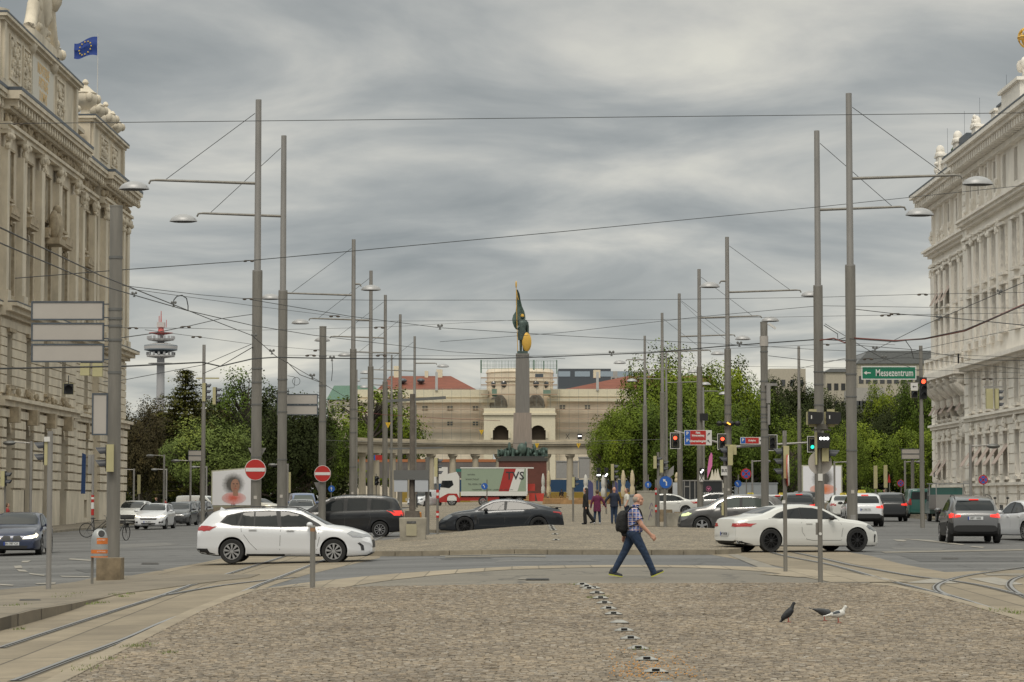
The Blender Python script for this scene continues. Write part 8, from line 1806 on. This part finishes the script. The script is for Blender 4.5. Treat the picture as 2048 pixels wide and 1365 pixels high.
def ped(label,px,Y,h,face,top,bottom,hairc,pose,skin=None,coat=None,hairlong=False,group=None,py=None,shoe_m=None,zz=None):
 """face: heading angle deg the person looks to (0=+x right, 90=away). pose: dict of hands/feet in body frame (x fwd, y left), heights in fraction of 1.7"""
 b0=base(px,Y);
 if zz is not None:b0.z+=zz
 r=thing('person',label,'person',b0,radians(face),group);k=h/1.7;sk=skin or M_skin
 P=lambda p:Vector(p)*k
 lf,rf=pose.get('feet',((.0,.1),(.0,-.1)));hl,hr=pose.get('hands',((.02,.27,.78),(.02,-.27,.78)))
 b_=MB();b_.ell(P((.015,0,1.58)),Vector((.092,.076,.115))*k,n=14,m=10);capsule(b_,P((.095,0,1.58)),P((.108,0,1.56)),.010*k,.013*k,6)
 for sy in(-1,1):b_.ell(P((0,sy*.08,1.575)),Vector((.018,.01,.03))*k,n=8,m=6)
 capsule(b_,P((0,0,1.38)),P((.005,0,1.50)),.055*k,.052*k)
 ringloft(b_,[(x*k,0,z*k,rx*k,ry*k)for x,z,rx,ry in((0,.82,.10,.15),(0,.95,.11,.155),(0,1.1,.10,.14),(0,1.28,.105,.165),(0,1.37,.085,.15),(0,1.42,.05,.08))])
 for sy,hnd in((1,hl),(-1,hr)):
  s0=P((0,sy*.165,1.33));w0=P(hnd);e0=(s0+w0)/2+Vector((-.03,sy*.035,0))*k;chain(b_,[s0,e0,w0],[.05*k,.042*k,.028*k]);d=(w0-e0).normalized();capsule(b_,w0,w0+d*.05*k,.030*k,.032*k)
  for q in range(4):o=w0+d*.06*k+Vector(((.027-.018*q)*k,0,0));capsule(b_,o,o+d*.045*k+Vector((0,-sy*.012,0))*k,.0095*k,.008*k,6)
  capsule(b_,w0+Vector((.025,0,0))*k,w0+d*.045*k+Vector((.045,-sy*.01,0))*k,.011*k,.009*k,6)
 legs=[]
 for sy,ft in((1,lf),(-1,rf)):
  hp=P((0,sy*.085,.86));an=P((ft[0],ft[1],.09+(ft[2]if len(ft)>2 else 0)));kn=(hp+an)/2+Vector((.03+abs(ft[0])*.1,0,0))*k;legs.append((hp,kn,an));chain(b_,[hp,kn,an],[.08*k,.052*k,.04*k])
 def mf(c):
  return 0
 fuse(b_,'body',[sk],.014*k,r,smooth=2)
 c2=MB();cl=coat if coat else .86
 ringloft(c2,[(x*k,0,z*k,rx*k,ry*k)for x,z,rx,ry in([(0,cl,.155,.20)]if coat else[(0,.88,.135,.172)])+[(0,.98,.14,.178),(0,1.1,.13,.165),(0,1.28,.13,.19),(0,1.36,.11,.175),(0,1.41,.07,.10),(0,1.44,.055,.065)]],18)
 for sy,hnd in((1,hl),(-1,hr)):
  s0=P((0,sy*.165,1.33));w0=P(hnd);e0=(s0+w0)/2+Vector((-.03,sy*.035,0))*k
  if pose.get('short'):chain(c2,[s0,s0.lerp(e0,.75)],[.072*k,.065*k])
  else:chain(c2,[s0,e0,e0.lerp(w0,.9)],[.072*k,.058*k,.043*k])
 fuse(c2,'jacket' if coat else 'shirt',[top],.016*k,r,smooth=2)
 t2=MB();ringloft(t2,[(0,0,z*k,rx*k,ry*k)for z,rx,ry in((.80,.125,.165),(.90,.125,.165),(.97,.12,.158))],16);wide=1.25 if pose.get('wide')else 1.0
 for hp,kn,an in legs:chain(t2,[hp,kn,an],[.098*k,.07*k*wide,.056*k*wide*wide])
 fuse(t2,'trousers',[bottom],.016*k,r,smooth=2)
 if hairc:
  h_=MB();h_.ell(P((-.018,0,1.60)),Vector((.098,.090,.108))*k,n=14,m=10)
  if hairlong:ringloft(h_,[((-.05)*k,0,z*k,rx*k,ry*k)for z,rx,ry in((1.12,.03,.08),(1.2,.05,.12),(1.4,.07,.12),(1.55,.08,.09),(1.62,.06,.07))])
  hr_=fuse(h_,'hair',[hairc],.014*k,r,smooth=1)
  bm=bmesh.new();bm.from_mesh(hr_.data);bmesh.ops.delete(bm,geom=[v for v in bm.verts if v.co.x>.05*k and v.co.z<1.645*k or v.co.z<(1.0 if hairlong else 1.50)*k],context='VERTS');bm.to_mesh(hr_.data);bm.free()
 for ft in(lf,rf):
  q=MB();zl=ft[2]if len(ft)>2 else 0;capsule(q,P((ft[0]-.03,ft[1],.045+zl)),P((ft[0]+.14,ft[1],.035+zl*.4)),.045*k,.035*k);capsule(q,P((ft[0],ft[1],.05+zl)),P((ft[0],ft[1],.1+zl)),.045*k,.042*k);q.build('shoe',shoe_m or M_shoe,r,True)
 return r
M_blk=mat('black_cloth',(.009,.009,.010),.85,var=.3,scale=8);M_mag=mat('magenta_coat',(.105,.012,.050),.8,var=.25,scale=7,bump=.4,bscale=10);M_navyc=mat('navy_jacket',(.010,.016,.035),.8,var=.3,scale=6,bump=.4,bscale=10);M_den=mat('denim_dark',(.018,.036,.075),.85,var=.3,scale=9);M_wht=mat('white_shirt',(.52,.51,.46),.8,var=.08,scale=6,bump=.3,bscale=10);M_hblk=mat('black_hair',(.010,.008,.007),.6);M_hbr=mat('brown_hair',(.10,.06,.035),.7,var=.3,scale=20);M_wsho=mat('white_shoe',(.5,.5,.5),.7);M_gcl=mat('grey_cloth',(.10,.10,.11),.8,var=.2);M_rcl=mat('red_cloth',(.30,.03,.03),.8,var=.2)
zi=.14
ped('woman with long black hair in a black blazer and wide trousers walking left',1171,117.5,1.72,180,M_blk,M_blk,M_hblk,dict(feet=((.02,.08),(-.36,-.08,.10)),hands=((-.02,.22,.80),(.06,-.24,.84)),wide=1),coat=.78,hairlong=True,zz=zi)
ped('woman in a long magenta coat seen from behind holding hands',1194,118.5,1.62,90,M_mag,M_den,M_hbr,dict(feet=((0,.14),(0,-.13)),hands=((.03,.32,.80),(.05,-.42,.84))),coat=.62,zz=zi,shoe_m=M_wsho)
ped('bald man in a navy jacket seen from behind holding hands with the magenta coat',1228,119.5,1.76,90,M_navyc,M_den,None,dict(feet=((0,.10),(0,-.06)),hands=((.05,.50,.86),(.03,-.28,.80))),coat=.78,zz=zi)
ped('person in a white t-shirt facing left between the navy man and the plaid man',1253,117,1.70,195,M_wht,M_navyc,M_hbr,dict(feet=((.05,.1),(-.1,-.1)),hands=((.12,.25,.92),(.0,-.3,.98)),short=1),zz=zi)
mk=dict(feet=((.12,.08),(-.15,-.08)),hands=((.1,.22,.82),(-.05,-.22,.80)))
ped('pedestrian in dark clothes under the left park trees',314,225,1.75,200,M_blk,M_blk,M_hbr,mk)
ped('pedestrian in a red top far behind the left cars',332,225,1.65,160,M_rcl,M_gcl,M_hblk,mk)
ped('passer-by in a reddish top by the sandstone wall at the far left',17,128,1.70,10,M_rcl,M_gcl,M_hbr,mk)
ped('person in dark clothes riding up beside the left row of posts',833,245,1.7,200,M_navyc,M_blk,M_hblk,mk)
ped('visitor in black standing behind the wooden planters',1123,292,1.75,100,M_blk,M_blk,M_hblk,mk)
ped('pedestrian in a dark coat standing under the right trees',1768,205,1.75,190,M_blk,M_gcl,M_hbr,mk)
ped('workman in a yellow vest at the edge of the right park',1682,215,1.75,170,mat('hi_vis',(.55,.42,.03),.7),M_gcl,M_hbr,mk)
ped('person in a patterned grey top beside the green van',1819,172,1.72,190,M_gcl,M_blk,M_hbr,mk)
def pigeon(label,px,py,flip,up,mats,L=.31,tail=-.1):
 b0=gp(px,py,.025);r=thing('pigeon',label,'pigeon',b0,radians(0 if not flip else 180),'pigeons on the plaza');mb=MB()
 c=Vector((0,0,.125));ax=Vector((cos(up),0,sin(up)));
 Mx=Matrix.Translation(c)@Matrix.Rotation(-up,4,'Y')
 mb.ell((0,0,0),(.098,.055,.055),Mx,14,10);mb.ell((.05,0,.005),(.058,.05,.052),Mx,12,8)
 nk=c+ax*.085+Vector((0,0,.01));hd=nk+(Vector((.02,0,.075))if up>.1 else Vector((.045,0,.055))if up>-.05 else Vector((.07,0,-.055)))
 capsule(mb,nk-ax*.02,hd,.036,.020);mb.ell(hd+Vector((.006,0,.004)),(.027,.023,.025),n=10,m=8)
 tl_=c-ax*.16+Vector((0,0,tail*.1));capsule(mb,c-ax*.05,tl_,.036,.014);mb.add(*_box8(tl_-ax*.02,ax*.045,Vector((0,.026,0)),Vector((0,0,.006))))
 mb.ell((-.035,.040,.012),(.095,.018,.034),Mx,10,7);mb.ell((-.035,-.040,.012),(.095,.018,.034),Mx,10,7)
 inv=Mx.inverted()
 def mf(p):
  q=inv@Vector(p)
  if mats[1]is not mats[0]:return 1 if(-.075<q.x<.03 and q.z>.012 and abs(q.y)>.018)else 0
  return 0
 fuse(mb,'body',list(mats),.006,r,mf,1)
 q=MB();q.cyl(hd+Vector((.022,0,0)),hd+Vector((.045,0,-.008)),.006,.001,6);q.build('beak',mat('beak',(.10,.08,.08),.5),r)
 for sy in(-1,1):
  q=MB();q.cyl((.0,sy*.022,.085),(.008,sy*.024,.012),.006,.005,6)
  for a in(-.5,0,.5):q.bar((.008,sy*.024,.008),(.038*cos(a)+.008,sy*.024+.038*sin(a),.006),.006)
  q.bar((.008,sy*.024,.008),(-.012,sy*.024,.006),.006);q.build('leg',mat('pigeon_leg',(.38,.08,.06),.6),r)
 return r
M_pd=mat('pigeon_dark',(.014,.016,.020),.6,var=.3,scale=30);M_pg=mat('pigeon_grey',(.045,.048,.053),.6,var=.3,scale=30);M_pw=mat('pigeon_white',(.58,.57,.54),.7,var=.06,scale=20);M_pb=mat('pigeon_wing_dark',(.035,.045,.055),.6)
pigeon('black pigeon standing upright on the setts',1576,1245,False,.78,(M_pd,M_pd))
pigeon('dark grey pigeon bending down behind the white one',1648,1242,False,-.22,(M_pg,M_pg),tail=.1)
pigeon('white pigeon with dark wing patches',1676,1246,False,.18,(M_pw,M_pb),tail=.1)
M_stud=mat('stud_aluminium',(0.25,0.25,0.235),0.45,0.35,var=.15,scale=8)
pts=[(1164,1170),(1173,1174),(1178,1178),(1187,1177),(1194,1187),(1201,1197),(1209,1207),(1217,1218),(1227,1229),(1239,1246),(1248,1262),(1261,1278),(1276,1298),(1293,1320),(1311,1344),(1332,1371)]
S0=None
names=['farthest stud, at the asphalt edge','second farthest stud','third farthest stud','stud set slightly right near the far end','fifth stud from the far end','stud with a weed growing at its left','seventh stud from the far end','eighth stud from the far end','ninth stud from the far end','stud without a dark slot','stud just below the slotless one','second stud below the slotless one','fourth nearest stud, where the orange grains begin','third nearest stud','second nearest stud, among the thickest orange grains','nearest stud, cut by the bottom edge']
for i,((px,py),nm)in enumerate(zip(pts,names)):
 p=gp(px,py,.026);lab='low silver lane stud: '+nm
 if i in(0,9):
  r=thing('lane_stud',lab,'lane stud',p,0,'silver studs in a row over the plaza');mb=MB();w=.135
  mb.loft([[Vector((sx*a,sy*c,z))for sx,sy in((-1,-1),(1,-1),(1,1),(-1,1))]for a,c,z in((w,.08,0),(w*.97,.075,.008),(w*.38,.05,.040),(w*.33,.045,.042))]);mb.build('stud_body',M_stud,r)
  mb=MB();mb.box(-w*1.02,w*1.02,-.085,-.078,-.002,.006);mb.build('edge_gap',M_under,r)
  if i==0:mb=MB();mb.box(-.042,.042,-.075,-.040,.010,.038);mb.build('reflector_slot',M_under,r);S0=r
 else:dup(S0,p,0,lab)
pts2=[(1102,1056),(1103.5,1061),(1105,1064.5),(1107,1068.5),(1110,1080),(1112,1094)]
for i,(px,py)in enumerate(pts2):
 Y=96-24*(py-1052)/58.0;x=(px-CX)/F*Y;z=g(x,Y)+mound(x,Y)
 dup(S0,(x,Y,z+.004),0,('small dark stud on the stone mound, '+('at the crest','second from the crest','third from the crest','fourth from the crest','fifth from the crest','lowest, near the kerb')[i]),'studs on the stone mound')
b=base(826,86);r=thing('concrete_block','big square concrete block with pasted paper beside the black people carrier','concrete block',(b.x,b.y,g(b.x,b.y)+.10));q=b.y/F
M_cb=mat('pale_concrete',(.30,.275,.225),.85,var=.25,scale=2.5,bump=.3)
mb=MB();mb.loft([[Vector((sx*a,sy*a+.3,z))for sx,sy in((-1,-1),(1,-1),(1,1),(-1,1))]for a,z in((.40,0),(.43,.05),(.46,.80),(.45,.84))]);blk=mb.build('block',M_cb,r)
mb=MB();mb.box(-.22,.14,-.165,-.155,.22,.62);mb.build('pasted_paper',mat('old_paper',(.36,.33,.23),.8,var=.1),blk);mb=MB();mb.box(-.20,.12,-.168,-.160,.64,.72);mb.build('grey_print',mat('grey_print',(.10,.10,.10),.8,var=.5,scale=20),blk)
r=thing('wooden_trunk_post','rough grey trunk-like post behind the concrete block','post',base(825,105));mb=MB();mb.cyl((0,0,0),(0,0,1.0),.42,.30,12);mb.cyl((0,0,1.0),(0,0,5.9),.13,.11,12);mb.build('trunk',mat('old_wood',(.14,.12,.10),.9,var=.3,scale=3,bump=.5),r,True,40)
mb=MB();z=2.15
for dx,w in((-.75,.55),(.12,.55)):mb.box(dx,dx+w,-.3,.1,z-.35,z+.15)
mb.build('white_lamp_box',mat('milky_box',(.45,.47,.50),.4),r);mb=MB();mb.box(-.78,.70,-.32,.12,z+.15,z+.55);mb.build('dark_cap',M_insg,r)
mb=MB();mb.bar((-1.1,0,5.6),(1.4,0,5.75),.12);mb.bar((-1.0,0,3.6),(1.3,0,3.65),.07);mb.build('crossbar',M_insg,r)
r=thing('hydrant','small orange-topped hydrant behind the concrete block','hydrant',base(839,108));mb=MB();mb.cyl((0,0,0),(0,0,.55),.08,n=10);mb.build('stem',M_insg,r);mb=MB();mb.cyl((0,0,.35),(0,0,.85),.10,.10,n=10);mb.ell((0,0,.87),(.1,.1,.06));mb.build('cap',mat('hydrant_orange',(.5,.2,.04),.6),r,True)
b=base(1292,114);r=thing('concrete_pillar','pale switch cabinet with faint graffiti right of the walking man','cabinet',(b.x,b.y,b.z+.13));mb=MB();mb.box(-.40,.40,-.2,.3,0,1.55);mb.box(-.42,.42,-.22,.32,1.55,1.6);mb.box(-.38,.38,-.19,.29,-.2,0);mb.build('cabinet',mat('cabinet_grey',(.33,.31,.26),.8,var=.15,scale=3),r)
mb=MB()
for x,z,s_ in((.2,.9,.14),(.22,.65,.12),(.15,.4,.13)):mb.tube([(x+s_*cos(a)*.5,-.205,z+s_*sin(a*1.5))for a in[k*.5 for k in range(11)]],.012,4)
mb.build('graffiti',mat('graffiti_purple',(.16,.12,.22),.7),r)
for i,(px,Y,l)in enumerate(((1347,112,'light concrete block behind the right signal posts'),(1285,128,'brown stone base left of the right signal posts'),(1331,128,'brown stone base under the sixth right lamp pole'),(1362,116,'brown stone base beside the grey SUV bonnet'))):
 b=base(px,Y);mb=MB();mb.prism([(-.35,0),(.35,0),(.31,.62),(-.31,.62)],'y',-.3,.3);o=mb.build('stone_base',M_cb if i==0 else M_conc,None,loc=(b.x,b.y,b.z+.13));tag(o,l,'concrete block')
M_par=mat('parasol_cream',(.50,.42,.28),.85,var=.12,scale=4);M_parw=mat('parasol_white',(.50,.49,.46),.85,var=.1,scale=4);M_flag=mat('flag_navy',(.06,.06,.15),.8);
def parasol(lab,px,yt,yb,Y,m,wpx=9):
 b=base(px,Y);r=thing('closed_parasol',lab,'parasol',b,0,'closed parasols of the market');zt=zpx(yt,Y)-b.z;zb_=max(.3,zpx(yb,Y)-b.z);w=wpx*Y/F/2;H=zt-zb_
 mb=MB();n=10
 prof=[(.02,1.0),(.35,.96),(.75,.8),(.95,.62),(.85,.5),(.62,.42),(.95,.34),(1.1,.2),(.9,.06),(.7,0)]
 mb.loft([[Vector((w*q*(1+.12*cos(5*a))*cos(a),w*q*(1+.12*cos(5*a))*sin(a),zb_+H*t))for a in[2*pi*k/20 for k in range(20)]]for q,t in prof]);mb.build('canopy',m,r,True,60)
 mb=MB();mb.cyl((0,0,0),(0,0,zt),.03,n=6);mb.build('pole',M_insg,r)
parasol('narrow white closed parasol right of the lorry',1086,947,990,292,M_parw,7.5);parasol('taller cream closed parasol beside the narrow white one',1097,941,994,285,M_par,8.5)
parasol('white closed parasol left of the black-haired woman',1171,949,990,270,M_parw,9.5);parasol('white closed parasol above the woman in magenta',1206,950,994,270,M_parw,9.5)
parasol('cream closed parasol above the white t-shirt',1246,940,994,240,M_par,9.5);parasol('cream closed parasol above the plaid man',1264,940,994,240,M_par,9.5);parasol('cream closed parasol beside the black coffee stand',1353,945,966,215,M_par,9)
for px,Y,lab in((1180,255,'narrow navy feather banner beside the white parasol'),(1229,255,'navy feather banner behind the bald man')):
 r=thing('feather_banner',lab,'banner',base(px,Y),0,'navy feather banners');mb=MB();mb.prism([(-.25,.6),(.35,.6),(.3,2.3),(0,2.6),(-.2,2.2)],'y',-.02,.02);mb.build('banner_cloth',M_flag,r);mb=MB();mb.cyl((-.24,0,0),(-.2,0,2.6),.02);mb.build('pole',M_insg,r)
for px0,px1,ya,yb,l in((1055,1070,968,982,'upper red panel right of the lorry'),(1058,1070,987,1003,'lower red panel under the upper one'),(1073,1086,987,1003,'slanted red panel beside the lower red one')):
 Y=262;b=at(px0,yb,Y);c=at(px1,ya,Y);mb=MB();w,h=c.x-b.x,c.z-b.z;k=-.12 if 'slant' in l else 0;mb.prism([(0-k,0),(w,0),(w-k,h),(0+k,h)],'y',0,.5);o=mb.build('red_panel',mat('bright_red_panel',(.48,.05,.035),.5),None,loc=b);tag(o,l,'panel','red panels of the market stand')
M_tim=slabs('timber_planks',(.38,.23,.11),1.5,.25,0,.5)
def planter(lab,px0,px1,ya,yb,Y,veg=True):
 b=at((px0+px1)/2,yb,Y);b.z=g(b.x,Y);w=(px1-px0)*Y/F/2;h=zpx(ya,Y)-b.z;r=thing('timber_planter',lab,'planter',b,0,'timber planters of the market');mb=MB()
 n=5
 for k in range(n):mb.box(-w,w,0,.08,h*k/n+.01,h*(k+1)/n-.02)
 x=-w
 while x<=w:mb.box(x-.05,x+.05,-.03,.0,0,h);x+=1.0
 mb.box(-w,w,.1,1.2,0,h*.95);mb.build('planks',mat('timber',(.40,.24,.11),.8,var=.25,scale=1.5),r)
 if veg:
  mb=MB();rnd=random.Random(3)
  for _ in range(int(w*90)):c=Vector((rnd.uniform(-w,w),.5+rnd.gauss(0,.3),h+abs(rnd.gauss(0,.22))));a=Vector((rnd.gauss(0,1),0,rnd.gauss(0,1))).normalized()*.12;mb.add([c-a,c+Vector((.05,0,.05)),c+a],[(0,1,2)])
  mb.build('dry_plants',mat('dry_plants',(.24,.15,.06),.9,var=.4,scale=5),r)
planter('long timber planter with dry plants behind the sports saloon tail',1086,1137,996,1010,268);planter('timber planter below the lorry tail',1045,1058,990,1006,275);planter('timber benches behind the waiting pedestrians',1150,1282,996,1006,280,False);planter('low wooden deck with beer benches left of the parasols',1128,1200,1000,1008,262,False)
for px,Y,w,h,l in((1273,160,1.0,1.35,'grey metal cabinet behind the walking man'),(1514,200,3.2,2.2,'pale container beside the thick camera pole'),(1490,205,1.6,1.9,'pale kiosk back wall left of the thick camera pole')):
 b=base(px,Y);mb=MB();mb.box(-w/2,w/2,0,1.2,0,h);mb.box(-w/2-.05,w/2+.05,-.05,1.25,h,h+.08);o=mb.build('cabinet',mat('cabinet_pale',(.27,.29,.31)if px<1300 else(.38,.37,.33),.6,var=.06),None,loc=b);tag(o,l,'cabinet')
b=base(1361,213);mb=MB();mb.box(-.65,.65,0,.8,0,2.3);tag(mb.build('white_freezer',mat('white_panel',(.52,.54,.57),.5),None,loc=b),'white upright cabinet left of the black coffee stand','cabinet')
Y=210;b=base(1406,Y);r=thing('coffee_stand','black container coffee stand with a pink round emblem','kiosk',b);k=Y/F
w0,w1=(1366-1406)*k,(1444-1406)*k;h=zpx(963,Y)-b.z;mb=MB();mb.box(w0,w1,0,2.4,.1,h);mb.build('container',mat('container_black',(.022,.024,.027),.5),r)
mb=MB();mb.box(w0-.05,w1+.05,-.06,2.5,h,h+.1)
for px in(1368,1379,1389,1444):x=(px-1406)*k;mb.box(x-.04,x+.04,-.05,0,.1,h)
mb.box((1369-1406)*k,(1379-1406)*k,-.04,0,h-.5,h-.4);mb.build('frame',M_pole2,r)
text('CAKE & COFFEE',.42,M_signw,r,Matrix.Translation(((1424-1406)*k,-.03,zpx(989,Y)-b.z)),squeeze=.62,bold=.008)
pink=mat('pink_emblem',(.50,.14,.26),.6);xx,zz_=(1416.5-1406)*k,zpx(978,Y)-b.z;mb=MB();mb.tube([(xx+.21*cos(a),-.03,zz_+.21*sin(a))for a in[2*pi*i/20 for i in range(21)]],.02,5,False);mb.prism([(xx,zz_-.14),(xx+.14,zz_+.05),(xx+.07,zz_+.11),(xx,zz_+.04),(xx-.07,zz_+.11),(xx-.14,zz_+.05)],'y',-.05,-.03);mb.build('emblem',pink,r)
r=thing('marquee','white peaked marquee tents behind the black coffee stand','tent',base(1430,235));k=235/F;mb=MB();z0=zpx(970,235)-r.location.z
for px,w,yt in((1424,11,940),(1430,11,939),(1435,13,938)):x=(px-1430)*k;mb.lathe([(w*k*1.2,z0-.3),(w*k*.75,z0+.25),(w*k*.30,z0+.8),(.03,zpx(yt,235)-r.location.z)],(x,0,0),12)
mb.build('canopy',mat('tent_white',(.50,.46,.38),.8),r,True,50);mb=MB();mb.box(-20*k,18*k,-.3,.3,0,z0-.3);mb.build('side_wall',mat('tent_white'.replace('t_','t_s'),(.46,.43,.36),.8),r)
r=thing('pink_feather_flag','tall pink feather flag above the black coffee stand','banner',base(1414,212));k=212/F;mb=MB();f_=lambda px,py:((px-1414)*k,zpx(py,212)-r.location.z)
mb.prism([f_(1414,958),f_(1415,935),f_(1418,914),f_(1422,905.5),f_(1424.5,910),f_(1424,932),f_(1419,945)],'y',-.03,.03);mb.build('banner_cloth',mat('pink_cloth',(.60,.16,.36),.7),r,True);mb=MB();mb.tube([f_(1413,1000)+()if False else(f_(1413,1000)[0],0,f_(1413,1000)[1]),(f_(1414,940)[0],0,f_(1414,940)[1]),(f_(1422,905)[0],0,f_(1422,905)[1])],.03);mb.build('pole',M_insg,r)
r=thing('parking_sign','small red and blue sign in front of the left columns','road sign',base(757,200));k=200/F;z=zpx(916,200)-r.location.z;mb=MB();mb.cyl((.42,.05,0),(.42,.05,z+.3),.05);mb.build('post',M_pole,r);mb=MB();mb.box(-.24,.36,0,.03,z-.2,z+.2);mb.build('red_field',M_signr,r);mb=MB();mb.box(-.36,-.24,0,.03,z-.2,z+.2);mb.build('blue_field',M_signb,r)
r=thing('notice_board','white notice board left of the lorry cab','sign',base(880,290));k=290/F;z=zpx(952,290)-r.location.z;mb=MB();mb.box(-.7,.9,0,.1,z-.9,z+1.0);mb.build('board',M_signw,r);mb=MB();mb.cyl((-.5,.15,0),(-.5,.15,z),.05);mb.cyl((.7,.15,0),(.7,.15,z),.05);mb.build('legs',M_pole,r)
for px,l in((637,'left'),):pass
r=thing('low_wall','low grey stone wall behind the left cars','wall',base(420,215));mb=MB();mb.box(-14,9,0,.5,0,.75);mb.build('wall',mat('low_wall2',(.22,.19,.15),.9,var=.3,scale=1),r)
r=thing('low_wall','low stone wall under the right poster','wall',base(1690,207));mb=MB();mb.box(-9,14,.9,1.4,0,1.0);mb.build('wall',mat('low_wall2',(.22,.19,.15),.9),r)
mb=MB();p=Vector((29.86,176.6,3.3));mb.cbox((0,0,0),(.05,.35,.45));tag(mb.build('house_number',mat('number_grey',(.10,.10,.11),.5),None,loc=(29.84,176.9,3.45)),'dark house number plate at the corner of the white building','sign')
r=thing('street_name_sign','red and white street sign strip on the left pavement pole','post',base(187,118));mb=MB();mb.cyl((0,0,0),(0,0,3.9),.06);mb.build('post',M_pole2,r);mb=MB();mb.cyl((0,0,1.05),(0,0,2.0),.07);mb.build('red_band',M_signr,r);mb=MB();mb.cyl((0,0,1.35),(0,0,1.65),.075);mb.cyl((0,0,1.8),(0,0,1.9),.075);mb.build('white_band',M_signw,r);mb=MB();mb.box(-.25,.0,.07,.09,3.0,3.9);mb.build('sign_back',M_pole2,r)
